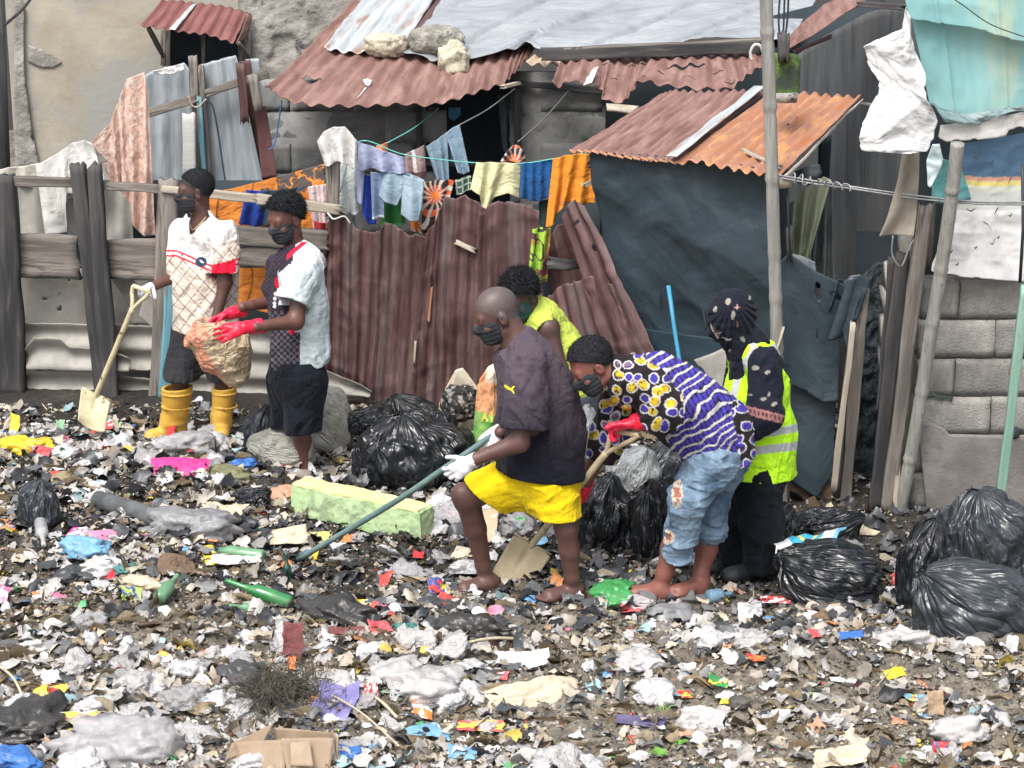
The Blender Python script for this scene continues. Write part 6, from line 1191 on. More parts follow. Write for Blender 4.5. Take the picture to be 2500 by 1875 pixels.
def p5col(P):
    x, y = proj(P); x = x+5*vn(P[:, 1]*14, P[:, 2]*7, 0, 3); c = np.tile(np.array(S2L(40, 34, 38)), (len(P), 1)); wh = np.array((.60, .585, .575)); bl = np.array(S2L(72, 62, 165)); yl = np.array(S2L(205, 178, 50)); mv = np.array(S2L(120, 100, 130))
    a = x*.52+y*.86; b = x*.86-y*.52; warp_ = 18*vn(x/60, y/60, 0, 4)+5*vn(x/18, y/18, 0, 6)
    # striped back: white ribs with strings of blue discs between them
    back = (x > 1585+.25*(y-900)) & (x < 1790+.15*(y-1000)) & ~((P[:, 1] < Y0-.2) & (x < 1665))
    t = ((a+warp_) % 22)/22; rib = back & ((t < .23) | (t > .96)); disc = back & (np.hypot((t-.6)*22/7.4, (((b+6*np.floor((a+warp_)/22)) % 12.5)-6.25)/5.3) < 1)
    c[disc] = bl; c[rib] = wh
    d, q = cells(x+6*vn(x/30, y/30, 0, 8), y+6*vn(x/30, y/30, 2, 8), 31, 3, .3); o = ~back; th_ = .31+.05*q; ins = o & (d < th_); c[o & (d >= th_) & (d < th_+.1)] = wh
    inner = np.where((q > .35)[:, None], yl, np.where((q < -.6)[:, None], mv, bl)); inner = np.where(((x > 1760) | (y > 1080))[:, None] & (x > 1600)[:, None], bl, inner); c[ins] = inner[ins]
    bk = ins & (ridged(x/12, y/12, q*5, 1, 7) > .86); c[bk] = S2L(60, 50, 60)
    return c*(1+.06*fbm(P[:, 0]*9, P[:, 1]*9, P[:, 2]*9, 2, 3))[:, None]
volobj('print_shirt', v, M_garment, p5, p5col)
v = volume([g(1590, 1060, -.3), g(1840, 1380, .3)], .1, .0058)
limb(v, [g(1755, 1085, .02), g(1762, 1110, .02)], [.14, .14], .04); limb(v, [hipN, g(1678, 1225, -.11), g(1656, 1345, -.04)], [.115, .086, .070], .04); limb(v, [hipF, g(1735, 1230, .12), g(1734, 1300, .12)], [.11, .082, .070], .04)
for c_, d_, r_ in ((g(1657, 1338, -.04), nrm(g(1657, 1350, -.04)-g(1680, 1225, -.11)), .074), (g(1734, 1292, .12), np.array([0, 0, -1.]), .074)): v.cap(c_-d_*.02, c_+d_*.012, r_, r_, .004)
v.warp(creases(.017, 10, (1, 0, -.2), 55, .5), .05); v.cutlocal(g(1652, 1372, -.04), (-.15, 0, -1), .16); v.cutlocal(g(1738, 1322, .12), (0, 0, -1), .14)
def jean(P):
    x, y = proj(P); n = fbm(P[:, 0]*9, P[:, 1]*9, P[:, 2]*6, 3, 3); t = np.clip(.5+.9*n, 0, 1)[:, None]; c = np.array(S2L(52, 76, 100))*(1-t)+np.array(S2L(134, 156, 176))*t
    n2 = ridged(P[:, 0]*26, P[:, 1]*26, P[:, 2]*22, 2, 8); c = np.where((n2 > .62)[:, None], c*1.22, c); c[(y > 1338) & (x < 1700)] = S2L(122, 143, 165); c[(y > 1285) & (x > 1712)] = S2L(122, 143, 165)
    for (a, b, r1, r2) in ((1653, 1205, 14, 34), (1632, 1312, 13, 17)):
        m = np.hypot((x-a)/r1, (y-b)/r2)+.3*vn(x/5, y/5, 0, 3) < 1; c[m] = S2L(190, 178, 165); m2 = np.hypot((x-a)/r1, (y-b)/r2)+.4*vn(x/4, y/4, 2, 3) < .55; c[m2] = S2L(150, 100, 85)
    return c
volobj('ripped_jeans', v, M_garment, p5, jean)
glove('glove', p5, elN, g(1556, 1030, -.14), nrm(g(1505, 1040, -.10)-g(1556, 1030, -.14)), (-.2, -.8, .3), (-.1, .1, -1), M_redglove, cuff=.115, cr=.052, flare=1.1, k=1.2, curl=(.35, .9, .8), r=.0125, thumb=(.7, .3, -.3), fold=.005)
glove('glove', p5, elF, g(1412, 1212, .25), nrm(g(1345, 1264, .24)-g(1412, 1212, .25)), (-.3, -.6, .6), (-.3, -.3, -1), M_redglove, cuff=.12, cr=.05, k=1.1, curl=(.6, .9, .7), thumb=(.5, .4, .5), fold=.006)
def sandal(par, px0, py0, px1, py1, Y, m, strap=True, w=.052, h=.03):
    a = at(px0, py0, Y[0]); b = at(px1, py1, Y[1]); v_ = volume([a, b], .09, .005); u_ = np.array([0, 0, 1.])
    v_.cap(a, b, w*.85, w, .02, flat=u_, ratio=.5); v_.cut(a-np.array([0, 0, .014]), -u_); v_.cut((a+b)/2+np.array([0, 0, .012]), u_); o = volobj('sandal', v_, m, par)
    if strap:
        d_ = nrm(b-a); s_ = np.cross(d_, u_); c_ = a+(b-a)*.68; 
        L = [c_-d_*.04+s_*w*math.cos(t)+u_*(.0+.055*math.sin(t)) for t in np.linspace(0, math.pi, 14)]; R_ = [c_+d_*.04+s_*w*.95*math.cos(t)+u_*(.0+.045*math.sin(t)) for t in np.linspace(0, math.pi, 14)]
        sheet('strap', L, R_, m, o, nu=20, nv=8, solid=.006, world=True)
    return o
sandal(p5, 1642, 1463, 1546, 1464, (10.3, 10.25), M_sandal, w=.062); sandal(p5, 1742, 1456, 1634, 1457, (10.34, 10.27), M_sandal, w=.062)

# ------------------------------------------------------------------ 6: woman in hi-vis vest and black printed hijab
Y0 = 10.66; g = lambda px, py, dy=0: at(px, py, Y0+dy)
p6 = person('woman in a black printed headscarf and lime hi-vis vest standing behind the bent man', gnd(1830, 1405))
hd = Head(g(1782, 775, .0), (-.95, -.22, -.22), sc_=1.0)
nb = g(1812, 860, .02); shN = g(1862, 885, -.13); shF = g(1812, 880, .15); chest = g(1850, 940, .02); pel = g(1850, 1150, .02); elN = g(1862, 1015, -.2); wrN = g(1800, 1050, -.2); elF = g(1790, 1010, .15); wrF = g(1780, 1050, -.05)
v = volume([hd.c+.2, pel, elN, wrN, wrF, g(1740, 1430), g(1900, 1430), hd.c], .16, .0075)
hd.build(v); v.cap(hd.p(0, -.03, -.03), nb, .052, .062, .03); limb(v, [nb, chest, pel], [.07, .125, .13], .05, (0, 1, 0), .9); v.cap(shF, shN, .055, .055, .05); limb(v, [shN, elN, wrN], [.05, .04, .028]); limb(v, [shF, elF, wrF], [.05, .04, .028])
limb(v, [g(1855, 1160, -.05), g(1860, 1280, -.05), g(1858, 1385, -.02)], [.09, .058, .038]); limb(v, [g(1835, 1160, .1), g(1800, 1280, .1), g(1785, 1375, .12)], [.09, .058, .038]); hand(v, wrN, (-1, -.2, -.1), (0, 0, 1), (0, 1, 0), .9); hand(v, wrF, (-1, -.2, -.1), (0, 0, 1), (0, -1, 0), .9)
volobj('body', v, M_skin, p6, skincol(S2L(92, 66, 62)))
BK6 = np.array(S2L(27, 30, 42))
def marks(P, base=BK6):
    x, y = proj(P); c = np.tile(base, (len(P), 1))*(1+.25*((vn(x/3, y/3, 0, 3)) > .2)[:, None]*.6)
    Z = lambda a, b: (1680+a/4.483, 690+b/4.483)
    for (a, b, r1, r2, th) in ((437, 207, 26, 40, .3), (296, 292, 22, 34, .3), (492, 358, 22, 50, .2), (598, 618, 36, 22, .9), (737, 933, 44, 26, 0), (870, 980, 34, 18, -.4), (400, 925, 32, 20, -.4), (680, 1228, 34, 8, 0), (825, 1275, 30, 18, -.3), (940, 1330, 38, 18, -.4), (455, 745, 14, 18, 0), (675, 165, 12, 26, .2), (885, 1225, 12, 24, .2), (440, 625, 34, 12, -.1)):
        cx, cy = Z(a, b); dx, dy = x-cx, y-cy; ct, st_ = math.cos(th), math.sin(th); m = np.hypot((dx*ct+dy*st_)/(r1/4.483), (-dx*st_+dy*ct)/(r2/4.483)) < 1; c[m] = S2L(150, 146, 140)
    cx, cy = Z(535, 270); m = np.abs((x-cx)*(y-cy)) < 6; m &= np.hypot(x-cx, y-cy) < 8; c[m] = S2L(190, 150, 140)
    return c
v = volume([hd.c, nb, g(1740, 900), g(1890, 720)], .15, .0052)
fr = [hd.r, hd.f, hd.u]; v.ell(hd.p(0, -.012, .035), [.092, .118, .105], fr, .02); v.ell(hd.p(0, .025, -.05), [.078, .085, .09], fr, .04); v.ell(hd.p(0, -.06, -.02), [.075, .07, .08], fr, .04); v.cap(hd.p(0, -.03, -.06), nb, .074, .085, .04); v.cap(g(1845, 820, -.02), g(1850, 835, -.02), .05, .055, .02); v.cap(hd.p(0, .085, -.03), hd.p(0, .09, -.05), .03, .03, .03)
def pleat(X, Y, Z):
    r, f, u = hd.local(np.stack([X, Y, Z], -1)); return -.0045*np.sin(np.arctan2(f-.0, -(u-.13))*34)*sst(.12, .0, u)-.006*ridged(X*8, Y*8, Z*12, 2, 4)
v.warp(pleat, .04); hj = volobj('headscarf', v, M_garment, p6, marks)
M_face6 = mat('veil_shadow', (.05, .03, .03), rough=.8, bump=0); zz = lambda a, b: (1680+a/4.483, 690+b/4.483)
decal('eye_opening', [zz(232, 440), zz(262, 470), zz(350, 545), zz(340, 600), zz(318, 610), zz(262, 535)], hj, mat('dark_skin_patch', S2L(84, 60, 58), rough=.6, bump=.05), p6, .003, 1.2)
for (A, B) in (((238, 442), (262, 520)), ((262, 520), (325, 615)), ((300, 565), (358, 552)), ((360, 600), (455, 630))):
    a, b = zz(*A), zz(*B); decal('silver_trim', [a, b, (b[0]+1.8, b[1]-1.6), (a[0]+2, a[1]-1.4)], hj, mat('silver_trim', (.55, .55, .52), rough=.4, metal=.5, bump=0), p6, .006, .7)
v = volume([nb, g(1790, 850, -.3), g(1915, 1160, .3)], .12, .0062)
limb(v, [g(1846, 900, .02), g(1846, 1120, .02)], [.13, .16], .05, (0, 1, 0), .85); v.cap(shF, shN, .068, .07, .05); limb(v, [shN+np.array([.01, 0, 0]), g(1866, 1010, -.19), g(1835, 1040, -.2)], [.075, .086, .072], .02); limb(v, [shF, elF, wrF], [.075, .08, .06], .03)
v.warp(creases(.014, 8, (.2, 0, 1), 65), .05)
def p6c(P):
    c = marks(P); x, y = proj(P); ln = 1000+.26*(x-1815); m = (y > ln-12) & (y < ln+10) & (P[:, 1] < Y0-.1); c[m] = S2L(150, 105, 105); m2 = m & (((x/5).astype(int) % 2) == 0) & (y > ln-6) & (y < ln+4); c[m2] = S2L(70, 45, 55); return c
volobj('black_blouse', v, M_garment, p6, p6c)
v = volume([g(1770, 830, -.3), g(1930, 1190, .3)], .14, .0055)
limb(v, [g(1846, 880, .02), g(1846, 960, .02), g(1850, 1060, .02), g(1848, 1180, .02)], [.125, .155, .185, .195], .05, (0, 1, 0), .86); v.cap(shF, shN+np.array([0, .03, 0]), .078, .080, .05)
v.warp(creases(.016, 7, (.1, 0, 1), 75), .05); v.cut(g(1840, 1158), (-.06, 0, -1)); v.cap(hd.p(0, -.02, -.05), nb+np.array([-.02, -.02, -.04]), .09, .11, .01, mode='sub')
v.cap(shN+np.array([0, -.06, .02]), g(1858, 985, -.25), .082, .100, .01, mode='sub'); v.cap(g(1858, 985, -.25), g(1850, 1030, -.25), .10, .075, .01, mode='sub'); v.cap(g(1775, 880, -.15), g(1778, 1000, -.2), .035, .02, .01, mode='sub')
def vest(P):
    x, y = proj(P); c = np.tile(np.array((.52, .95, .03)), (len(P), 1)); gr = np.array((.44, .47, .48)); l = 1106+.0*x-.12*(x-1850)
    c[(y > l-16) & (y < l+4)] = gr; l = 1066-.18*(x-1850); c[(y > l-14) & (y < l+5)] = gr
    xs = np.interp(y, [855, 880, 930, 970, 1040], [1840, 1822, 1799, 1790, 1786]); c[(np.abs(x-xs) < 8.5) & (y < 1045) & (P[:, 1] < Y0+.05)] = gr; c[(y < 868) & (y > 858-.5*(x-1853)) & (x > 1835)] = gr
    return c*(1+.04*fbm(P[:, 0]*9, P[:, 1]*9, P[:, 2]*9, 2, 3))[:, None]
vs = volobj('hi_vis_vest', v, M_garment, p6, vest)
M_ink = mat('black_ink', (.02, .04, .02), rough=.7, bump=0)
for i, (a, b) in enumerate(((1756, 945), (1761, 949), (1766, 952), (1771, 954))): decal('lettering', [(a, b), (a+3, b+1), (a+3, b+6), (a+1.5, b+4), (a, b+6)], vs, M_ink, p6, .004, .9)
v = volume([g(1740, 1120, -.15), g(1910, 1400, .3)], .14, .0065)
limb(v, [g(1845, 1130, .02), g(1842, 1170, .02)], [.15, .155], .05, (0, 1, 0), .85); limb(v, [g(1852, 1160, -.04), g(1862, 1280, -.05), g(1856, 1380, -.03)], [.115, .098, .085], .05); limb(v, [g(1830, 1160, .08), g(1806, 1280, .1), g(1790, 1375, .12)], [.115, .09, .07], .05)
v.warp(creases(.016, 8, (0, 0, 1), 85), .05); v.cutlocal(g(1856, 1395, -.03), (0, 0, -1), .16); v.cutlocal(g(1790, 1388, .12), (0, 0, -1), .13); v.cut(g(1845, 1125), (0, 0, 1))
volobj('black_trousers', v, M_garment, p6, lambda P: np.tile(np.array(S2L(20, 24, 31)), (len(P), 1))*(1+.2*fbm(P[:, 0]*6, P[:, 1]*6, P[:, 2]*6, 2, 3))[:, None])
for (a, b, c_, d_, y0, y1) in ((1850, 1405, 1782, 1412, 10.7, 10.55), (1790, 1392, 1735, 1396, 10.83, 10.75)):
    A = at(a, b, y0); B = at(c_, d_, y1); v = volume([A, B], .1, .005); v.cap(A+np.array([0, 0, .02]), B+np.array([0, 0, .015]), .048, .052, .02, flat=(0, 0, 1), ratio=.8); v.cap((A+B)/2+np.array([0, 0, .03]), B+np.array([.02, 0, .02]), .042, .045, .02)
    v.cap(A+np.array([0, 0, .05]), A+np.array([0, 0, .12]), .04, .045, .01, mode='sub'); v.cut(A-np.array([0, 0, .02]), (0, 0, -1))
    for i in range(4): v.ell((A+B)/2+(B-A)*(.1+.1*i)+np.array([0, -.03, .065]), [.006]*3, None, .003, 'sub')
    volobj('clog', v, M_croc, p6)

# ================================================================== tools
def shovel(name, label, D0, D1, neck, blade_top, blade_tip, wtop, wtip, col, cat='shovel'):
    r_ = root(name, label, cat, blade_tip)
    D0, D1, neck, bt, bb_ = [np.asarray(a, float) for a in (D0, D1, neck, blade_top, blade_tip)]
    mid_ = (D0+D1)/2; ax = nrm(bt-neck)
    tube('handle_grip', smoothpath([D0, mid_, D1], 12), .014, col, r_, n=10)
    for Dp in (D0, D1): tube('handle_fork', smoothpath([Dp, (Dp*.72+neck*.28)+(Dp-mid_)*.10, neck*.55+Dp*.45, neck], 24), [.0125+.004*t for t in np.linspace(0, 1, len(smoothpath([Dp, Dp, Dp, Dp], 24)))][0:1][0], col, r_, n=10)
    tube('shaft', smoothpath([neck-ax*.01, (neck+bt)/2, bt+ax*.05], 30), [.0175], col, r_, n=12)
    s_ = nrm(np.cross(ax, (0, 1, 0))); n_ = np.cross(s_, ax)
    U_, V__ = np.meshgrid(np.linspace(-1, 1, 21), np.linspace(0, 1, 24), indexing='ij'); Lb = np.linalg.norm(bb_-bt)
    wd = wtop+(wtip-wtop)*V__; end = -.04*(U_**2)*sst(.7, 1, V__)*1.0+.02*sst(.8, 1, V__)
    rib = .016*np.exp(-(U_/.16)**2)*sst(.75, .35, V__); cv = -.018*U_**2
    up_ = bb_-bt; P = bt+V__[..., None]*up_+(U_*wd)[..., None]*s_+(-rib*1.0-cv*1.0)[..., None]*n_*(-1)+end[..., None]*ax
    i_ = np.arange(21*24).reshape(21, 24); q_ = np.stack([i_[:-1, :-1], i_[1:, :-1], i_[1:, 1:], i_[:-1, 1:]], -1).reshape(-1, 4)
    put('blade', P.reshape(-1, 3), q_, None, col, r_, smooth=True, solid=.003)
    for sg in (-1, 1): tube('step', [bt+s_*wtop*sg*.12, bt+s_*wtop*sg], .0055, col, r_, n=6)
    return r_
M_shov = mat('cream_painted_tool', (.50, .44, .28), (.62, .56, .38), scale=8, rough=.6, bump=.3, bscale=50, c3=(.16, .13, .10), s3=11, t3=(.61, .66))
M_shov2 = mat('muddy_cream_tool', (.46, .38, .25), (.56, .48, .33), scale=8, rough=.7, bump=.3, bscale=50, c3=(.20, .16, .12), s3=8, t3=(.56, .66))
def sh_at(px, py, Y): return at(px, py, Y)
shovel('shovel', 'cream painted shovel standing upright in the gloved hand of the man in yellow boots', sh_at(325, 698, 12.83), sh_at(366, 712, 12.75), sh_at(322, 757, 12.81), sh_at(236, 962, 12.98), sh_at(222, 1042, 12.86), .098, .088, M_shov)
shovel('shovel', 'muddy cream shovel worked by the bent man in the print shirt', sh_at(1497, 1052, 10.24), sh_at(1560, 1062, 10.14), sh_at(1478, 1108, 10.28), sh_at(1300, 1328, 10.58), sh_at(1232, 1438, 10.47), .112, .105, M_shov2)
gp = tube('green_pole', smoothpath([at(1218, 1052, 10.28), at(1090, 1140, 10.22), at(960, 1228, 10.35), at(728, 1366, 10.7)], 40), [.0155], mat('green_tube', (.09, .16, .16), (.14, .22, .21), scale=6, rough=.6, c3=(.28, .27, .24), s3=6, t3=(.56, .7)), n=10); tag(gp, 'long dull green pole held by the shaven headed man and reaching into the rubbish', 'pole')
tag(pl('wooden_handle', (-20, 1372, 10.7), (138, 1264, 11.2), 20, M_woodpale, None, th=.035, seed=101), 'pale wooden tool handle poking in from the left edge', 'handle')
# bag that the two men fill
v = volume([at(450, 760, 12.3), at(600, 930, 12.0)], .2, .006)
A = at(535, 800, 12.2); v.cap(at(520, 815, 12.15), at(545, 850, 12.2), .12, .155, .05); v.cap(at(470, 830, 12.2), at(520, 850, 12.2), .05, .10, .05); v.cap(at(545, 850, 12.2), at(570, 905, 12.2), .13, .085, .05)
v.warp(lambda X, Y, Z: -.034*ridged(X*7, Y*7, Z*7, 3, 5)+.01, .06); v.cap(at(520, 770, 12.15), at(525, 800, 12.15), .10, .07, .01, mode='sub')
def bagc(P):
    n = fbm(P[:, 0]*7, P[:, 1]*7, P[:, 2]*7, 3, 4); x, y = proj(P); c = np.tile(np.array(S2L(186, 168, 140)), (len(P), 1)); c[n+(505-x)*.008 > .12] = S2L(214, 150, 122); c[n < -.13] = S2L(150, 132, 104); return c
M_film = mat('plastic_film', (.92, .92, .92), (1.05, 1.05, 1.05), scale=8, rough=.32, bump=.8, bscale=9, vcol=True, spec=.5, bdist=.03, brid=1)
bg_ = volobj('carried_bag', v, M_film, None, bagc); tag(bg_, 'crumpled orange and tan plastic sack held between the red gloves', 'bag')
# ================================================================== bin bags and sacks
M_bin = mat('black_bin_liner', (.010, .012, .015), (.018, .021, .025), scale=6, rough=.24, bump=.65, bscale=.40, spec=.7, rvar=.05, bdist=.10, brid=1, coord='UV')
M_bingrey = mat('dusty_bin_liner', (.028, .034, .042), (.05, .058, .068), scale=6, rough=.28, bump=.65, bscale=.40, spec=.65, bdist=.10, brid=1, coord='UV')
M_sackpale = mat('woven_sack', (.34, .33, .29), (.50, .48, .43), scale=6, rough=.8, bump=.7, bscale=2.2, coord='UV', c3=(.30, .40, .37), s3=2.2, t3=(.56, .62), bdist=.04, brid=1)
M_sackgrey = mat('grey_sack', (.36, .38, .40), (.52, .54, .56), scale=6, rough=.6, bump=.8, bscale=2.2, coord='UV', c3=(.22, .24, .26), s3=3, t3=(.52, .64), bdist=.04, brid=1)
def planefolds(v, seed, n, amp, dec=.9, dirz=1.0):
    r = np.random.default_rng(seed); out = np.zeros(len(v)); a = amp
    wv = v+.22*np.stack([vn(v[:, 0]*2.3, v[:, 1]*2.3, v[:, 2]*2.3, seed+j) for j in range(3)], 1)
    for i in range(n):
        d = r.normal(0, 1, 3); d[2] *= dirz; d /= np.linalg.norm(d); c = r.uniform(-.85, .85); w = r.uniform(.12, .35)
        out += a*r.choice([-1, 1])*(np.maximum(0, 1-np.abs(wv@d-c)/w)); a *= dec
    return out
def bagmesh(name, w, d, h, seed, tie=(0, 0, 1), pleat=26, crump=1.0, sub=5, sag=.35, open_=False):
    v, t = SPH[sub]; T = nrm(tie); A = nrm(np.cross(T, (.3, 1, .2))); B = np.cross(T, A)
    u = v@T; az = np.arctan2(v@B, v@A)+.25*vn(v[:, 0]*2, v[:, 1]*2, v[:, 2]*2, seed)
    wq = .3*vn(v[:, 0]*1.6, v[:, 1]*1.6, v[:, 2]*1.6, seed+20)
    r = 1+.22*fbm(v[:, 0]*1.5+seed, v[:, 1]*1.5, v[:, 2]*1.5, 2, seed)
    near = np.clip((u+.35)/1.35, 0, 1)**1.2; cz = lambda a, b, sd: 1-2*np.abs(vn(a, b, .3*sd, seed+sd))
    ca, sa = np.cos(az)*1.0, np.sin(az)*1.0
    g1 = 1-2*np.abs(vn(ca*pleat*.13+wq, sa*pleat*.13, u*1.1, seed+2)); g2 = 1-2*np.abs(vn(ca*pleat*.32, sa*pleat*.32+wq, u*1.6, seed+3))
    r = r+crump*(near*.075*g1+(.35+.65*near)*.032*g2)
    r = r+crump*planefolds(v, seed+70, 26, .068, .97, .5)
    p = v*r[:, None]; p = p/(np.abs(p).max(0)+.02); p = np.sign(p)*np.abs(p)**.86
    k = np.clip((u-.72)/.28, 0, 1); p = p*(1-.0*k)[:, None]+T*(.22*k**2)[:, None]+(A*np.sin(az*3)[:, None]+B*np.cos(az*4)[:, None])*(.09*k)[:, None]
    p = p*np.array([w/2, d/2, h/2]); zb = -h/2*(1-sag); low = p[:, 2] < zb; p[low, 2] = zb+(p[low, 2]-zb)*.12; p[:, 2] -= p[:, 2].min()
    sp = 1+.10*sst(h*.35, 0, p[:, 2]); p[:, :2] *= sp[:, None]
    return mesh_np(name, p, None, t, smooth=True, uv=np.stack([np.abs(np.arctan2(v@B, v@A))*2.6, u*1.0+.3*v[:, 0]], 1))
def bag(px, ytop, ybot, wpx, label, seed, m=M_bin, tie=(0, 0, 1), depth=.8, group=None, lift=0, Y=None, sub=6, name='bin_bag', cat='bag', **k):
    gp_ = gnd(px, ybot-3) if Y is None else at(px, ybot, Y); w = wpx*(gp_[1]*1.035)/F; d = w*depth
    Yc = gp_[1]+d*.42 if Y is None else Y; zt = at(px, ytop, Yc+ (0 if Y else -.0))[2]; z0 = (min(gp_[2], float(hf(gp_[0], Yc)))-.02) if Y is None else gp_[2]
    h = max(.12, zt-z0+.02); o = link(name, bagmesh(name, w, d, h, seed, tie, sub=sub, **k), m); c = at(px, 900, Yc); o.location = (c[0], Yc, z0)
    return tag(o, label, cat, group)
bag(1000, 1000, 1205, 300, 'widest black bin bag on the left, behind the green foam block', 3, tie=(-.1, 0, 1))
bag(905, 990, 1060, 130, 'limp black bin bag slumped over the back of the widest one', 43, tie=(.3, 0, 1), Y=12.7)
bag(1000, 958, 1075, 160, 'rounded black bin bag standing against the brown metal fence', 5, tie=(-.4, 0, 1), Y=13.0)
bag(1098, 1035, 1165, 130, 'black bin bag behind the gloved hand, right of the widest one', 7, tie=(.2, -.2, 1))
bag(905, 1075, 1190, 110, 'low black bin bag leaning on the left flank of the widest one', 61, tie=(-.5, 0, .8), crump=1.3)
bag(1150, 1100, 1195, 110, 'low black bin bag just right of the bag behind the gloved hand', 62, tie=(.5, 0, .7), crump=1.3)
bag(1065, 1000, 1090, 110, 'black bin bag pushed up against the open beige sack', 63, tie=(0, 0, 1), Y=12.75)
bag(1548, 1190, 1345, 110, 'black bin bag squeezed between the two tallest ones behind the bent man', 64, tie=(.3, .2, 1), Y=11.15, crump=1.3)
bag(1655, 1215, 1350, 120, 'black bin bag behind the bent mans knees, low in the row', 65, tie=(-.3, .2, 1), Y=11.2, crump=1.3)
bag(1625, 1070, 1215, 125, 'crumpled slate bag on top of the row behind the ripped jeans', 66, M_bingrey, tie=(.2, 0, 1), Y=11.45, crump=1.3)
bag(1385, 1120, 1230, 100, 'black bin bag showing between the dark shirt and the shovel handle', 67, tie=(0, 0, 1), Y=11.7)
bag(628, 985, 1115, 92, 'slate dark bag beside the man in the grey jersey', 9, M_bingrey, tie=(.3, 0, 1))
bag(785, 918, 1090, 165, 'pale woven sack slumped against the old roofing behind the black shorts', 11, M_sackpale, tie=(-.6, 0, .8), crump=.7, name='woven_sack', cat='sack', Y=12.75)
bag(690, 1025, 1140, 165, 'flattened pale woven sack lying in front of the other one', 12, M_sackpale, tie=(-1, 0, .2), crump=.7, name='woven_sack', cat='sack')
bag(1482, 1145, 1355, 165, 'leftmost black bin bag behind the bent man, right of the yellow shorts', 13, tie=(.1, 0, 1))
bag(1605, 1150, 1372, 130, 'black bin bag directly behind the ripped jeans', 15, tie=(-.2, 0, 1))
bag(1700, 1160, 1368, 130, 'black bin bag between the ripped jeans and the black trousers', 16, tie=(.2, 0, 1))
bag(1550, 1085, 1215, 150, 'silvery grey woven sack resting on the bags behind the bent man', 17, M_sackgrey, tie=(.3, 0, 1), crump=.8, name='woven_sack', cat='sack', Y=11.3)
bag(1440, 985, 1120, 90, 'grey plastic sack leaning behind the head of the bent man', 19, M_sackgrey, tie=(0, 0, 1), crump=1.2, name='grey_sack', cat='sack', Y=11.9)
bag(1905, 1215, 1362, 130, 'black bin bag half hidden behind the black trousers at the foot of the bamboo pole', 21, tie=(.5, 0, .8))
bag(2025, 1228, 1345, 185, 'slack open black bin bag lying behind the one with the blue packaging', 23, tie=(.6, -.2, .5), crump=1.5)
bag(2055, 1305, 1482, 285, 'full black bin bag with blue and white packaging at its mouth', 25, tie=(-.9, 0, .5))
bag(2283, 1255, 1490, 140, 'tall black bin bag at the left of the pile by the right edge', 27, tie=(.2, 0, 1))
bag(2425, 1350, 1568, 340, 'large black bin bag lowest and nearest at the right edge', 29, M_bingrey, tie=(-.7, 0, .6))
bag(2440, 1185, 1385, 270, 'black bin bag stacked on top of the pile at the right edge', 31, M_bingrey, tie=(-.2, 0, 1), Y=10.75)
bag(72, 1165, 1290, 112, 'small slate black knotted bag on the heap at the left edge', 33, M_bingrey, tie=(.1, 0, 1), crump=.8)
bag(600, 1185, 1245, 110, 'crumpled black bag on the heap left of the foam block', 35, M_bin, tie=(.7, 0, .6), crump=1.4)
FEET = np.array([gnd(*p)[:2] for p in ((1570, 1470), (1620, 1470), (1670, 1462), (1715, 1460), (735, 1170), (700, 1172), (410, 1068), (440, 1068), (545, 1078), (1800, 1412), (1840, 1410))])
# packaging in the mouth of the bag
M_pack = mat('printed_film', (.93, .93, .93), (1.05, 1.05, 1.05), scale=8, rough=.4, bump=.3, bscale=40, vcol=True, spec=.4)
def packcol(U, Vv, P):
    c = np.zeros(U.shape+(3,)); c[:] = (.70, .71, .72); L = U.max(); c[(U > L*.22) & (U < L*.72)] = S2L(70, 165, 200); m = (U > L*.25) & (U < L*.7) & (np.abs(Vv-Vv.max()*.62+.10*U) < .014); c[m] = S2L(240, 215, 60); m = (np.abs(np.hypot(U-L*.5, Vv-.02)-.055) < .008); c[m] = S2L(240, 215, 60); c[U > L*.9] = S2L(110, 170, 205); return c
o = sheet('packaging', [(1887, 1325, 10.55), (1930, 1316, 10.6), (1985, 1310, 10.62), (2020, 1296, 10.65), (2065, 1300, 10.66)], [(1892, 1382, 10.42), (1925, 1388, 10.4), (1950, 1400, 10.38), (1990, 1378, 10.4), (2045, 1345, 10.45)], M_pack, None, nu=60, nv=30, disp=lambda u, v, U, Vv: .03*ridged(U*7, Vv*7, 0, 3, 5)+.05*np.sin(v*3.1), colf=packcol, solid=.006)
tag(o, 'white and blue film packaging with a yellow stripe spilling from the bin bag', 'packaging')
# open sacks by the metal fence
def opensack(label, top, bot, Y, m, seed, back, colf=None, cat='sack'):
    r_ = root('open_sack', label, cat, at(bot[0][0], bot[0][1], Y))
    k = dict(colf=colf) if colf else {}
    sheet('front', [(a, b, Y-.10) for a, b in top], [(a, b, Y-.06) for a, b in bot], m, r_, nu=50, nv=40, disp=lambda u, v, U, Vv: .10*np.sin(u*3.14)+.02*ridged(U*8, Vv*8, 0, 3, seed), solid=.005, rag=(.01, 0, 0, 0), **k)
    sheet('back', [(a, b, Y+.12) for a, b in back], [(a, b, Y+.1) for a, b in bot], m, r_, nu=40, nv=30, disp=lambda u, v, U, Vv: -.06*np.sin(u*3.14)+.015*ridged(U*8, Vv*8, 0, 3, seed+1), solid=.005, rag=(.01, 0, 0, 0), **k)
    return r_
M_beige = mat('beige_sack', (.48, .42, .32), (.58, .52, .42), scale=6, rough=.75, bump=.5, bscale=30, coord='UV', c3=(.36, .37, .33), s3=3, t3=(.52, .66))
opensack('open beige sack full of dark rubbish beside the brown metal fence', [(1070, 1010), (1085, 1025), (1130, 1032), (1160, 1030), (1178, 985)], [(1070, 1100), (1120, 1105), (1172, 1100)], 12.9, M_beige, 3, [(1072, 985), (1085, 950), (1110, 905), (1130, 900), (1155, 930), (1178, 965)])
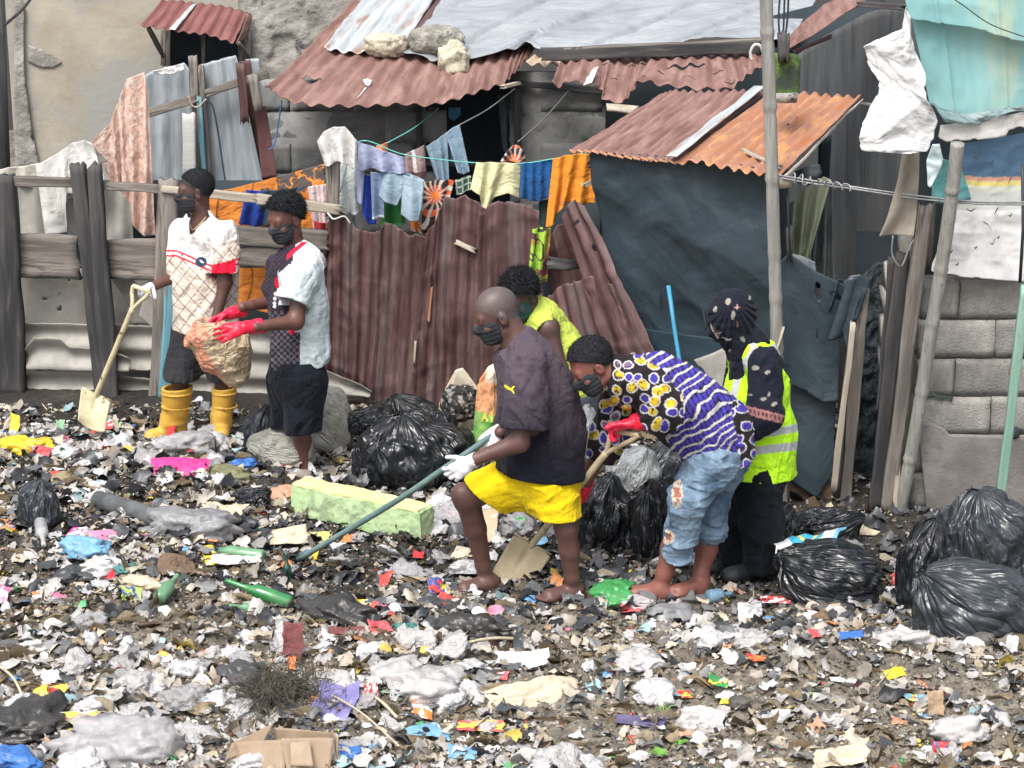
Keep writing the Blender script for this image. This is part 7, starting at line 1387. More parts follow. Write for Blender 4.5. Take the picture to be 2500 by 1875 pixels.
o = ball('sack_rubbish', (.2, .16, .2), 4, mat('dark_mixed_rubbish', (.03, .03, .03), (.35, .32, .30), scale=26, rough=.6, bump=1, bscale=60, lo=.5, hi=.6, bdist=.02), .5, 5); o.location = V(at(1122, 985, 12.88)); tag(o, 'clump of dark and white rubbish filling the open beige sack', 'rubbish')
def qcol(U, Vv, P):
    x, y = proj(P); c = np.zeros(U.shape+(3,)); c[:] = S2L(235, 175, 130); c[ridged(x/16, y/4, 0, 1, 3) > .75] = S2L(200, 130, 95); gm = (y > 1000+.35*(x-1160)) | (y > 1060); c[gm] = S2L(150, 195, 110); c[gm & (fbm(x/12, y/14, 0, 2, 5) > .1)] = S2L(110, 180, 90); c[y < 935] = S2L(235, 210, 195); c[(y < 935) & (x < 1185)] = S2L(240, 160, 110); return c
oq = opensack('tall orange and green printed sack behind the shaven headed man', [(1166, 935), (1185, 905), (1205, 890), (1240, 900)], [(1152, 1092), (1190, 1096), (1240, 1090)], 12.6, M_pack, 6, [(1172, 925), (1190, 900), (1210, 886), (1240, 895)], colf=qcol)
sfront = [c for c in oq.children if c.name.startswith('front')][0]
M_yl = mat('yellow_lettering', (.75, .70, .12), rough=.6, bump=0)
decal('lettering', [(1174, 1030), (1181, 1008), (1186, 1008), (1193, 1030), (1188, 1030), (1186, 1024), (1180, 1024), (1179, 1030)], sfront, M_yl, oq, .012, 1.2)
decal('lettering', [(1198, 1005), (1203, 1005), (1203, 1026), (1212, 1026), (1212, 1031), (1198, 1031)], sfront, M_yl, oq, .012, 1.2)
# ================================================================== foam block, roll, bottles
A_, B_ = gnd(712, 1246), gnd(1026, 1318); nfb = nrm(np.cross(B_-A_, (0, 0, 1)))*-1; nfb = nfb if nfb[1] > 0 else -nfb
def gridbox(o_, ex, ey, ez, n=(40, 8, 12), amp=.006, sd=0):
    V_, Q_ = [], []
    def face(o2, a, b, na, nb_):
        u, w = np.meshgrid(np.linspace(0, 1, na+1), np.linspace(0, 1, nb_+1), indexing='ij'); P = o2+u[..., None]*a+w[..., None]*b; k = len(V_) and sum(len(x) for x in V_); i = np.arange((na+1)*(nb_+1)).reshape(na+1, nb_+1)+(k or 0)
        V_.append(P.reshape(-1, 3)); Q_.append(np.stack([i[:-1, :-1], i[1:, :-1], i[1:, 1:], i[:-1, 1:]], -1).reshape(-1, 4))
    face(o_, ex, ez, n[0], n[2]); face(o_+ez, ex, ey, n[0], n[1]); face(o_+ex, ey, ez, n[1], n[2]); face(o_+ey, ez, ey*0+ex, n[2], n[0]); face(o_, ez, ey, n[2], n[1])
    P = np.concatenate(V_); s = np.stack([fbm(P[:, 0]*9, P[:, 1]*9, P[:, 2]*9, 3, sd+j) for j in range(3)], 1)*amp*2+np.stack([fbm(P[:, 0]*40, P[:, 1]*40, P[:, 2]*40, 2, sd+j) for j in range(3)], 1)*amp*.6
    return P+s, np.concatenate(Q_)
foam = root('foam_block', 'long pale green foam mattress block with a yellow top lying on the rubbish', 'foam block', A_)
exv = (B_-A_)*1.0; P, Q = gridbox(A_+np.array([0, 0, -.02]), exv, nfb*.14, np.array([-.0, 0, .168]), (60, 12, 16), .007, 5)
M_foam = mat('green_foam', (.34, .50, .24), (.48, .62, .36), scale=5, rough=.95, bump=.8, bscale=30, c3=(.30, .40, .24), s3=7, t3=(.54, .62), bdist=.01); put('foam_body', P, Q, None, M_foam, foam, smooth=True)
P, Q = gridbox(A_+np.array([0, 0, .149])+nfb*.004+exv*.01, exv*.975, nfb*.138, np.array([0, 0, .012]), (60, 12, 2), .004, 9); put('top_layer', P, Q, None, mat('yellow_foam', (.60, .58, .26), (.68, .66, .36), scale=8, rough=.95, bump=.5), foam, smooth=True)
tag(tube('pipe_roll', [gnd(238, 1245)+np.array([0, 0, .06]), gnd(340, 1272)+np.array([0, 0, .055]), gnd(440, 1300)+np.array([0, 0, .02])], [.05, .05, .045], mat('grey_roll', (.08, .085, .09), (.14, .145, .15), scale=9, rough=.8, bump=.4), n=20), 'thick dark grey rolled tube lying on the heap at the left', 'tube')
def bottle(p0, p1, r, m, label, n=18, name='bottle', prof=None):
    prof = prof or [(0, .0), (0, .36), (.06, .38), (.09, .36), (.25, .36), (.36, .5), (.46, .95), (.52, 1), (.96, 1), (1, .86), (1, 0)]
    p0 = np.asarray(p0, float); p1 = np.asarray(p1, float); P = np.array([p0+(p1-p0)*a for a, _ in prof]); R = [r*b+1e-4 for _, b in prof]
    ax = nrm(p1-p0); x = nrm(np.cross(ax, (.2, .9, .3))); y = np.cross(ax, x); a = np.linspace(0, 2*math.pi, n, endpoint=False)
    v = P[:, None]+np.array(R)[:, None, None]*(np.cos(a)[None, :, None]*x+np.sin(a)[None, :, None]*y); g_ = np.arange(len(P)*n).reshape(len(P), n); g2 = np.roll(g_, -1, 1)
    return tag(put(name, v.reshape(-1, 3), np.stack([g_[:-1], g2[:-1], g2[1:], g_[1:]], -1).reshape(-1, 4), None, m, smooth=True), label, 'bottle')
M_gglass = mat('green_glass', (.02, .16, .045), (.05, .26, .08), scale=9, rough=.15, bump=.1, spec=.8, c3=(.10, .13, .08), s3=8, t3=(.55, .66)); M_gglass2 = mat('dusty_green_glass', (.10, .24, .13), (.18, .34, .2), scale=9, rough=.3, bump=.1, spec=.7); M_dkglass = mat('dark_green_glass', (.01, .06, .04), rough=.12, bump=0, spec=.8)
up = np.array([0, 0, 1.])
bottle(gnd(552, 1440)+up*.05, gnd(712, 1487)+up*.03, .037, M_gglass, 'bright green glass bottle lying in the mud, neck to the left')
bottle(gnd(535, 1362)+up*.04, gnd(644, 1374)+up*.035, .036, M_gglass2, 'dull pale green bottle lying beside the yellow wrapper', prof=[(0, 0), (.0, .5), (.1, .6), (.25, 1), (.97, 1), (1, .9), (1, 0)])
bottle(gnd(700, 1408)+up*.13, gnd(702, 1412)+up*-.02, .021, M_dkglass, 'small dark green bottle standing upright in the rubbish')
bottle(gnd(435, 1440)+up*.08, gnd(388, 1478)+up*.03, .034, M_gglass2, 'dusty green bottle leaning among black film at the left')
bottle(gnd(560, 1492)+up*.03, gnd(640, 1500)+up*.02, .028, M_gglass2, 'half buried green bottle below the bright green one')
M_clearb = mat('clear_bluish_plastic', (.16, .30, .42), (.30, .44, .55), scale=9, rough=.15, bump=.3, spec=.8, transl=.25); M_clear = mat('clear_plastic', (.45, .47, .48), (.6, .61, .62), scale=9, rough=.2, bump=.4, spec=.8, transl=.35)
bottle(gnd(1785, 1462)+up*.03, gnd(1728, 1470)+up*.03, .034, M_clearb, 'crushed blue tinted water bottle beside the sandals')
bottle(gnd(108, 1345)+up*.03, gnd(100, 1300)+up*.06, .034, M_clear, 'clear grey plastic bottle standing near the wooden handle')
tag(sheet('broken_plank', [(1158, 1250, 11.3), (1178, 1245, 11.3), (1222, 1240, 11.3)], [(1180, 1330, 11.0), (1195, 1335, 11.0), (1214, 1320, 11.0)], mat('flaked_board', (.42, .33, .22), (.52, .42, .3), scale=5, c3=(.66, .6, .5), s3=9, t3=(.54, .58), rough=.85, coord='UV'), None, nu=16, nv=24, disp=crumple(.01, 6, 3), rag=(.01, .03, .01, .01), solid=.012), 'flaking board standing in the rubbish between the shins of the shaven headed man', 'board')

# ================================================================== litter one can pick out
def crumplesheet(w, h, seed, n=18, folds_=9, amp=.25, rag=.12, curl=.3, fold_over=0):
    r = np.random.default_rng(seed); u, v = np.meshgrid(np.linspace(-.5, .5, n), np.linspace(-.5, .5, n), indexing='ij'); e = np.maximum(np.abs(u), np.abs(v))*2
    a = np.arctan2(v, u); k = 1+rag*e**3*2*fbm(np.cos(a)*3, np.sin(a)*3, seed, 3, seed); x = u*w*k; y = v*h*k; z = np.zeros_like(x); s = min(w, h)
    x = x+.06*s*fbm(u*4, v*4, seed, 2, seed+1); y = y+.06*s*fbm(u*4, v*4, seed, 2, seed+2)
    for i in range(folds_):
        t = r.uniform(0, math.pi); c = r.uniform(-.4, .4); d = (u*math.cos(t)+v*math.sin(t)-c); z += r.uniform(-1, 1)*amp*s*np.abs(d)*(.55 if i > 3 else 1); x -= .25*amp*s*np.abs(d)*math.cos(t)*np.sign(d); y -= .25*amp*s*np.abs(d)*math.sin(t)*np.sign(d)
    z += .05*s*ridged(u*9, v*9, seed, 2, seed+5)+curl*s*(u**2*r.uniform(-1, 1)+v**2*r.uniform(-1, 1)); z -= np.percentile(z, 25)
    i_ = np.arange(n*n).reshape(n, n); return np.stack([x, y, z], -1).reshape(-1, 3), np.stack([i_[:-1, :-1], i_[1:, :-1], i_[1:, 1:], i_[:-1, 1:]], -1).reshape(-1, 4)
def lumpmesh(w, d, h, seed, sub=4):
    v, t = SPH[sub]; wq = .4*vn(v[:, 0]*2, v[:, 1]*2, v[:, 2]*2, seed+20); r = 1+.25*fbm(v[:, 0]*1.5+seed, v[:, 1]*1.5, v[:, 2]*1.5, 2, seed)+.22*ridged((v[:, 0]+wq)*2.2, (v[:, 1]+wq)*2.2, (v[:, 2]-wq)*2.2, 3, seed+4)+.09*ridged((v[:, 0]-wq)*6, (v[:, 1]+wq)*6, v[:, 2]*6, 2, seed+7)+planefolds(v, seed+5, 40 if sub > 3 else 22, .17, .965)
    p = v*r[:, None]*np.array([w/2, d/2, h/2]); p[:, 2] = np.maximum(p[:, 2], -.25*h); p[:, 2] += .12*h; return p, t
def film(name, c, rough=.35, transl=0, var=.18, bump=.35):
    c = tuple(c); return mat('film_'+name, tuple(x*(1-var) for x in c), tuple(min(.9, x*(1+var*.6)) for x in c), scale=14, rough=rough, bump=.42, bscale=3.0, brid=1, spec=.45, transl=transl, c3=tuple(.45*x+.55*y*.6 for x, y in zip(c, (.26, .23, .20))), s3=6, t3=(.58, .7), bdist=.05)
FC = {}
def _f(k, c, rough, tr): FC[k] = c; return film(k, c, rough, tr)
F_ = {k: _f(k, tuple(.86*a+.14*b for a, b in zip(S2L(*c), (.25, .23, .21))), rough, tr) for k, c, rough, tr in (
    ('white', (205, 205, 208), .4, 0), ('clear', (196, 196, 200), .28, .42), ('cloudy', (205, 203, 203), .35, .22), ('grey', (130, 132, 136), .4, 0), ('black', (26, 29, 33), .32, 0), ('slate', (50, 56, 64), .35, 0),
    ('red', (205, 35, 48), .4, 0), ('pinkred', (215, 80, 90), .45, 0), ('magenta', (225, 40, 140), .5, 0), ('pink', (210, 120, 160), .5, 0), ('yellow', (225, 195, 20), .4, 0), ('lemon', (205, 205, 110), .5, 0), ('orange', (225, 125, 50), .45, 0),
    ('peach', (205, 155, 125), .5, 0), ('blue', (30, 105, 185), .4, 0), ('sky', (110, 165, 200), .5, 0), ('teal', (50, 125, 120), .5, 0), ('green', (45, 150, 75), .4, 0), ('mint', (140, 190, 150), .5, 0), ('lime', (175, 205, 90), .5, 0),
    ('lilac', (130, 125, 185), .9, 0), ('violet', (85, 80, 120), .8, 0), ('cream', (205, 190, 165), .6, 0), ('tan', (170, 145, 115), .8, 0), ('brown', (110, 85, 65), .85, 0), ('olive', (110, 112, 75), .7, 0), ('maroon', (110, 40, 45), .7, 0))}
def printcols(v, w, h, c, seed):
    r = np.random.default_rng(seed); base = np.array(FC[c]); alt = np.array([(.62, .60, .58), (.65, .55, .08), (.06, .10, .30), (.55, .04, .05), (.6, .6, .6)][r.integers(5)]); x, y = v[:, 0]/w, v[:, 1]/h
    C = np.tile(base, (len(v), 1)); a = r.uniform(0, 3.14); t = x*math.cos(a)+y*math.sin(a); C[np.abs(t-r.uniform(-.2, .2)) < r.uniform(.05, .12)] = alt; m = vn(x*7, y*7, seed, 3) > .35; C[m] = alt; C[(np.abs(x) > .44)] *= .75
    return C*(1+.12*vn(x*9, y*9, 0, seed))[:, None]
def bit(px, py, w, h, c, label, name='wrapper', cat=None, kind='sheet', rot=0, tilt=0, seed=None, lift=.008, amp=.25, asp=.5, rag=.05):
    seed = seed if seed is not None else int(px*7+py*13) % 9973; p = gnd(px, py)
    if kind == 'sheet': v, q = crumplesheet(w, h, seed, amp=amp, rag=rag, n=24 if w > .15 else 16); me = mesh_np(name, v, q, smooth=True, cols=printcols(v, w, h, c, seed) if name in ('wrapper', 'packet') else None); o = link(name, me, M_pack if name in ('wrapper', 'packet') else F_[c], None, None, .0015)
    else: v, t = lumpmesh(w, h, w*asp, seed); me = mesh_np(name, v, None, t, smooth=True); o = link(name, me, F_[c])
    o.location = V(p+up*lift); o.rotation_euler = (math.radians(tilt), 0, math.radians(rot)); return tag(o, label, cat or name.replace('_', ' '))
H_ = [
 (62, 1098, .24, .18, 'yellow', 'bright yellow plastic bag on the heap at the left edge', 'plastic_bag', 'lump'), (36, 1062, .09, .17, 'yellow', 'yellow wrapper standing up behind the yellow bag', 'wrapper', 'up'), (100, 1112, .16, .08, 'pinkred', 'coral red crumpled wrapper right of the yellow bag', 'wrapper', 'sheet'),
 (148, 1062, .08, .12, 'mint', 'pale green cloth scrap sticking up beside the shovel blade', 'cloth_scrap', 'up'), (250, 1052, .17, .09, 'pinkred', 'pink red bag scrap right of the shovel blade', 'plastic_bag', 'sheet'), (286, 1048, .08, .08, 'mint', 'mint coloured scrap beside the pink red bag', 'wrapper', 'sheet'),
 (160, 1082, .08, .05, 'red', 'small red wrapper above the white film at the left', 'wrapper', 'sheet'), (305, 1072, .07, .06, 'sky', 'light blue and white wrapper below the shovel man', 'wrapper', 'sheet'), (408, 1085, .07, .26, 'red', 'long red strip of plastic below the yellow boot', 'strip', 'sheet'),
 (445, 1150, .42, .15, 'magenta', 'hot magenta cloth lying across the heap', 'cloth', 'sheet'), (357, 1128, .12, .09, 'orange', 'orange wrapper beside the magenta cloth', 'wrapper', 'sheet'), (455, 1095, .3, .2, 'clear', 'clear bubbly plastic below the yellow boots', 'plastic_bag', 'lump'),
 (590, 1143, .16, .1, 'blue', 'blue plastic bag between the magenta cloth and the slate bag', 'plastic_bag', 'lump'), (560, 1165, .2, .08, 'olive', 'olive coloured crumpled cloth below the blue bag', 'cloth', 'lump'), (700, 1215, .16, .13, 'peach', 'round peach coloured bag beside the foam block', 'plastic_bag', 'lump'),
 (706, 1240, .06, .05, 'orange', 'small orange wrapper below the peach bag', 'wrapper', 'sheet'), (113, 1222, .1, .08, 'pinkred', 'coral wrapper right of the knotted slate bag', 'wrapper', 'sheet'), (188, 1308, .12, .09, 'magenta', 'magenta pink scrap above the blue checked rag', 'wrapper', 'sheet'),
 (262, 1325, .24, .13, 'pink', 'dusty pink crumpled bag in the heap', 'plastic_bag', 'sheet'), (205, 1348, .22, .1, 'sky', 'faded blue rag under the dusty pink bag', 'cloth', 'lump'), (248, 1388, .17, .14, 'white', 'round white plastic bag in the middle of the left heap', 'plastic_bag', 'lump'),
 (306, 1398, .11, .1, 'teal', 'teal crumpled film beside the round white bag', 'plastic_bag', 'lump'), (263, 1422, .12, .12, 'red', 'red printed wrapper below the round white bag', 'wrapper', 'sheet'), (342, 1432, .17, .1, 'cream', 'cream coloured bag right of the red wrapper', 'plastic_bag', 'lump'),
 (320, 1462, .13, .09, 'lime', 'lime and yellow packet below the cream bag', 'packet', 'sheet'), (530, 1380, .14, .1, 'yellow', 'yellow packet beside the dull green bottle', 'packet', 'sheet'), (507, 1352, .09, .09, 'yellow', 'upper yellow packet above the brown cardboard', 'packet', 'sheet'),
 (432, 1390, .24, .13, 'brown', 'brown crushed cardboard left of the yellow packet', 'cardboard', 'sheet'), (188, 1410, .18, .14, 'slate', 'dark slate coloured wedge of rubber in the left heap', 'rubber_piece', 'lump'), (10, 1462, .1, .12, 'pink', 'pink and white packet at the left edge', 'packet', 'sheet'),
 (480, 1300, .4, .2, 'grey', 'grey deflated plastic sheet beside the thick tube', 'plastic_sheet', 'lump'), (540, 1265, .35, .22, 'cream', 'pale flattened cardboard right of the thick tube', 'cardboard', 'sheet'), (640, 1330, .55, .09, 'cream', 'long pale slab of torn board above the small dark bottle', 'board', 'sheet'),
 (125, 1700, .18, .15, 'red', 'red wrapper with yellow lettering in the foreground left', 'wrapper', 'sheet'), (185, 1765, .2, .08, 'white', 'white wrapper with a red border below the red lettered one', 'wrapper', 'sheet'), (200, 1768, .14, .04, 'red', 'red band of the folded white wrapper at the lower left', 'wrapper', 'sheet'),
 (812, 1745, .24, .3, 'lilac', 'lilac felt cloth in the left foreground', 'cloth', 'sheet'), (18, 1868, .22, .12, 'blue', 'bright blue bag in the bottom left corner', 'plastic_bag', 'lump'), (300, 1840, .4, .26, 'clear', 'large clear plastic bag at the bottom left', 'plastic_bag', 'lump'),
 (60, 1770, .26, .3, 'black', 'black crumpled bag at the lower left edge', 'plastic_bag', 'lump'), (590, 1655, .2, .15, 'slate', 'slate coloured bag left of the dried roots', 'plastic_bag', 'lump'), (868, 1487, .15, .07, 'yellow', 'yellow packet lying in the mud below the green pole', 'packet', 'sheet'),
 (1062, 1440, .12, .1, 'red', 'torn red wrapper left of the bare shin', 'wrapper', 'sheet'), (1092, 1455, .1, .1, 'yellow', 'yellow striped wrapper touching the torn red one', 'wrapper', 'sheet'), (1098, 1270, .09, .1, 'pinkred', 'coral red wrapper left of the shaven headed mans knee', 'wrapper', 'sheet'),
 (1265, 1295, .10, .1, 'green', 'green packet behind the shovel blade', 'packet', 'up'), (1322, 1330, .09, .06, 'sky', 'light blue face mask dropped by the shovel blade', 'mask', 'sheet'), (1022, 1365, .08, .07, 'red', 'dark red scrap in the black film below the foam block', 'wrapper', 'sheet'),
 (990, 1540, .11, .05, 'teal', 'small tangle of teal netting in the mud', 'netting', 'lump'), (835, 1552, .24, .03, 'maroon', 'long faded red cloth twisted through the mud', 'cloth', 'sheet'), (925, 1545, .13, .08, 'pinkred', 'second faded red cloth end beside the teal netting', 'cloth', 'sheet'),
 (1155, 1545, .26, .13, 'black', 'black crumpled bag in the mud in the middle foreground', 'plastic_bag', 'lump'), (830, 1512, .34, .1, 'black', 'long mound of black film right of the bright green bottle', 'plastic_bag', 'lump'), (1045, 1690, .3, .26, 'cloudy', 'large cloudy white plastic bag in the middle foreground', 'plastic_bag', 'lump'),
 (955, 1650, .2, .14, 'cloudy', 'cloudy plastic bag behind the larger cloudy one', 'plastic_bag', 'lump'), (820, 1680, .22, .13, 'cloudy', 'cloudy crumpled bag above the lilac cloth', 'plastic_bag', 'lump'), (910, 1705, .08, .07, 'red', 'small red triangle of film right of the lilac cloth', 'wrapper', 'sheet'),
 (1030, 1742, .11, .13, 'orange', 'orange wrapper below the large cloudy bag', 'wrapper', 'sheet'), (1172, 1785, .23, .07, 'pinkred', 'red and white flat packet in the middle foreground', 'packet', 'sheet'), (1045, 1795, .22, .11, 'sky', 'pale blue cloth below the orange wrapper', 'cloth', 'sheet'),
 (1110, 1685, .13, .13, 'lemon', 'white and yellow packet right of the cloudy bag', 'packet', 'sheet'), (1300, 1705, .48, .14, 'cream', 'long off-white plastic sheet in the middle foreground', 'plastic_sheet', 'sheet'), (1235, 1738, .17, .11, 'cream', 'beige triangular scrap below the long off-white sheet', 'paper', 'sheet'),
 (1275, 1625, .28, .1, 'white', 'thin white film strip above the long off-white sheet', 'film', 'sheet'), (1210, 1662, .14, .05, 'pinkred', 'coral and white packet above the long off-white sheet', 'packet', 'sheet'), (1130, 1850, .14, .09, 'sky', 'pale blue crumpled film at the bottom centre', 'film', 'sheet'),
 (835, 1850, .18, .07, 'blue', 'deep blue crumpled film right of the cardboard box', 'film', 'lump'), (1505, 1452, .2, .2, 'green', 'green and white crumpled packet by the yellow shorts foot', 'packet', 'lump'), (1562, 1478, .12, .11, 'cloudy', 'cloudy white bag right of the green packet', 'plastic_bag', 'lump'),
 (1545, 1410, .05, .04, 'yellow', 'small yellow scrap on the dark ground beside the bare ankle', 'scrap', 'sheet'), (1540, 1497, .13, .05, 'pinkred', 'coral strip below the cloudy white bag', 'strip', 'sheet'), (1640, 1512, .22, .14, 'grey', 'grey crumpled bag below the sandals', 'plastic_bag', 'lump'),
 (1893, 1476, .17, .05, 'red', 'red flat packet left of the bag with blue packaging', 'packet', 'sheet'), (1948, 1462, .07, .09, 'orange', 'orange twisted wrapper right of the red flat packet', 'wrapper', 'sheet'), (2060, 1462, .13, .14, 'grey', 'grey plastic cup below the full bin bag', 'cup', 'lump'),
 (2000, 1450, .12, .12, 'slate', 'dark plastic scrap left of the grey cup', 'scrap', 'lump'), (2085, 1482, .2, .04, 'lemon', 'yellowish strip of film under the full bin bag', 'strip', 'sheet'), (1835, 1515, .16, .13, 'white', 'pointed white bag in the rubbish below the clogs', 'plastic_bag', 'up'),
 (2078, 1562, .14, .05, 'blue', 'small blue film scrap in the right foreground', 'scrap', 'sheet'), (2205, 1572, .24, .12, 'cloudy', 'cloudy bag in front of the bags at the right', 'plastic_bag', 'lump'), (1755, 1678, .12, .1, 'green', 'green printed packet in the right foreground', 'packet', 'sheet'),
 (1628, 1700, .15, .08, 'sky', 'blue and white packet left of the green printed one', 'packet', 'sheet'), (1672, 1707, .08, .05, 'red', 'small red wrapper beside the blue and white packet', 'wrapper', 'sheet'), (1715, 1770, .24, .14, 'cloudy', 'flat cloudy bag in the right foreground', 'plastic_bag', 'sheet'),
 (1772, 1722, .06, .04, 'yellow', 'tiny yellow scrap beside the dark stone', 'scrap', 'sheet'), (2240, 1725, .13, .1, 'sky', 'bright blue and white packet at the lower right', 'packet', 'sheet'), (2282, 1742, .09, .13, 'tan', 'tan folded paper beside the bright blue packet', 'paper', 'up'),
 (2335, 1795, .2, .12, 'cloudy', 'long cloudy wrapper at the lower right', 'plastic_bag', 'lump'), (2292, 1838, .08, .07, 'red', 'red packet below the long cloudy wrapper', 'packet', 'up'), (2055, 1862, .28, .14, 'cream', 'large off-white paper sheet at the bottom right', 'paper', 'sheet'),
 (1565, 1775, .24, .07, 'violet', 'dull violet cloth strip in the lower middle', 'cloth', 'sheet'), (1560, 1615, .18, .18, 'cloudy', 'cloudy tufted bag right of centre in the foreground', 'plastic_bag', 'lump'), (2185, 1655, .12, .06, 'yellow', 'yellow scrap on the pale film at the right', 'scrap', 'sheet'),
 (2470, 1600, .07, .12, 'white', 'white card standing up at the right edge', 'card', 'up'), (1990, 1560, .07, .07, 'pinkred', 'faded red scrap among grey film at the right', 'scrap', 'sheet'), (1850, 1620, .12, .06, 'orange', 'orange and white wrapper left of the faded red scrap', 'wrapper', 'sheet'),
 (720, 1600, .12, .2, 'maroon', 'maroon rag standing up behind the dried roots', 'cloth', 'up'), (712, 1640, .05, .09, 'orange', 'orange red scrap leaning on the maroon rag', 'scrap', 'up'), (900, 1600, .14, .1, 'white', 'white printed packet with blue edges in the mid foreground', 'packet', 'sheet'),
 (580, 1380, .28, .06, 'white', 'white film between the pale green bottle and the dark upright one', 'film', 'sheet'), (770, 1365, .05, .08, 'yellow', 'small yellow bottle cap end below the green pole', 'scrap', 'up'), (850, 1325, .09, .06, 'orange', 'orange scrap beneath the green pole', 'scrap', 'sheet'),
 (760, 1320, .22, .06, 'lemon', 'pale yellow peel of plastic where the green pole ends', 'film', 'sheet'), (505, 1325, .13, .04, 'orange', 'rust orange strip on the grey deflated sheet', 'strip', 'sheet'), (15, 1300, .12, .03, 'orange', 'orange wrapper by the wooden handle at the left edge', 'wrapper', 'sheet'),
]
for h in H_:
    px, py, w, hh, c, lb, nm, kd = h; sd_ = int(px*7+py*13) % 997
    if kd == 'up': bit(px, py, w, hh, c, lb, nm, None, 'sheet', rot=(sd_ % 50)-25, tilt=68, lift=hh*.35, amp=.2)
    elif kd == 'sheet': bit(px, py, w, max(hh, w*.3)*1.25, c, lb, nm, None, 'sheet', rot=(sd_ % 40)-20, tilt=24, lift=.022)
    else: bit(px, py, w*1.1, max(hh, w*.5)*1.1, c, lb, nm, None, 'lump', rot=sd_ % 60-30, lift=.005, asp=.42)
# crushed cardboard box
cb = root('cardboard_box', 'crushed brown cardboard box lying open in the left foreground', 'box', gnd(690, 1850)); M_card = mat('cardboard', (.30, .22, .15), (.38, .29, .21), scale=4, rough=.9, bump=.3, bscale=60)
w0 = gnd(690, 1870); 
for (a, b, c_, d_, s_) in ((( -.20, .02, .10), (.02, -.02, .13), (-.16, -.06, .0), (.02, -.08, .0), 1), ((.0, -.03, .14), (.22, .02, .12), (.03, -.09, .0), (.20, -.07, .0), 2), ((-.21, .03, .09), (-.05, .16, .12), (-.24, -.01, .03), (-.10, .05, .05), 3), ((-.05, .17, .10), (.20, .14, .09), (-.04, .17, .0), (.2, .14, .0), 4), ((.2, .14, .1), (.24, .0, .13), (.2, .14, 0), (.24, .0, 0), 5), ((.04, -.05, .13), (.12, -.04, .13), (.05, -.12, .06), (.14, -.11, .05), 6)):
    sheet('panel', [w0+np.array(a), w0+np.array(b)], [w0+np.array(c_), w0+np.array(d_)], M_card, cb, nu=14, nv=10, disp=crumple(.012, 7, s_), solid=.004, world=True)
# dried root tangle, straws
M_straw = mat('dry_straw', (.42, .36, .26), (.55, .48, .36), scale=20, rough=.9, bump=0); M_root = mat('dried_roots', (.05, .045, .04), (.16, .14, .11), scale=20, rough=.9, bump=0)
VV, QQ, n0 = [], [], 0; r = np.random.default_rng(3); c0 = gnd(690, 1720)
for i in range(420):
    a = c0+np.array([r.normal(0, .10), r.normal(0, .10), r.uniform(.0, .09)]); P = smoothpath([a, a+r.normal(0, .04, 3), a+r.normal(0, .06, 3), a+r.normal(0, .07, 3)], 12); P[:, 2] = np.maximum(P[:, 2], hf(P[:, 0], P[:, 1])+.004)
    v, q, _ = tube_mesh(P, .0014, 3, False); VV.append(v); QQ.append(q+n0); n0 += len(v)
tag(put('dried_roots', np.concatenate(VV), np.concatenate(QQ), None, M_root), 'matted tuft of dark dried roots left of the lilac cloth', 'roots')
for k, (a, b, c_, lb) in enumerate((((0, 1640), (62, 1730), .011, 'split cane at the lower left edge'), ((60, 1730), (128, 1858), .004, 'long thin straw hanging down from the split cane'), ((780, 1695), (975, 1840), .008, 'thin pinkish stick lying across the lilac cloth'), ((620, 1790), (680, 1600), .004, 'long bent straw standing beside the dried roots'), ((870, 1700), (970, 1770), .012, 'pale flat stick right of the lilac cloth'), ((1640, 1575), (1700, 1555), .008, 'short pale stick in the right foreground'), ((1110, 1590), (1280, 1578), .013, 'long splintered pale wood in the mid foreground'), ((80, 1600), (165, 1515), .0035, 'single straw arching over the mud at the left'), ((1270, 1600), (1330, 1680), .003, 'fine straw right of the white film strip'), ((430, 1655), (520, 1690), .014, 'broken tan lath in the left foreground'), ((210, 1130), (330, 1075), .006, 'white thin stick across the upper heap'), ((2140, 1690), (2190, 1640), .004, 'pale blue cord scrap at the right'))):
    A0, B0 = gnd(*a)+up*.03, gnd(*b)+up*.035; tag(tube('stick', smoothpath([A0, (A0+B0)/2+np.array([.01, 0, .02]), B0], 14), c_*.6, M_straw, n=6), lb, 'stick')
# weeds
M_leaf = mat('leaf_green', (.10, .26, .04), (.18, .38, .07), scale=12, rough=.6, bump=.1)
for k, (px, py, nl, lb) in enumerate(((1655, 1822, 5, 'small broad leaved weed at the bottom right'), (1612, 1850, 4, 'tiny pale weed left of the broad leaved one'), (1618, 1745, 7, 'fine grassy weed in the right foreground'), (1510, 1858, 4, 'green seedling at the bottom middle'))):
    wr = root('weed', lb, 'weed', gnd(px, py)); b0 = gnd(px, py); r = np.random.default_rng(k)
    for i in range(nl):
        a = i*2.4+k; L = (.045 if nl < 6 else .06)*r.uniform(.8, 1.3); d = np.array([math.cos(a), math.sin(a)*.8, .55]); tip = b0+d*L; s_ = np.array([-math.sin(a), math.cos(a), 0])*(L*.32 if nl < 6 else L*.06); m_ = b0+d*L*.55+up*.012
        put('leaf', np.array([b0, m_-s_, tip, m_+s_, m_-up*.004]), None, np.array([[0, 1, 4], [1, 2, 4], [2, 3, 4], [3, 0, 4]]), M_leaf, wr)
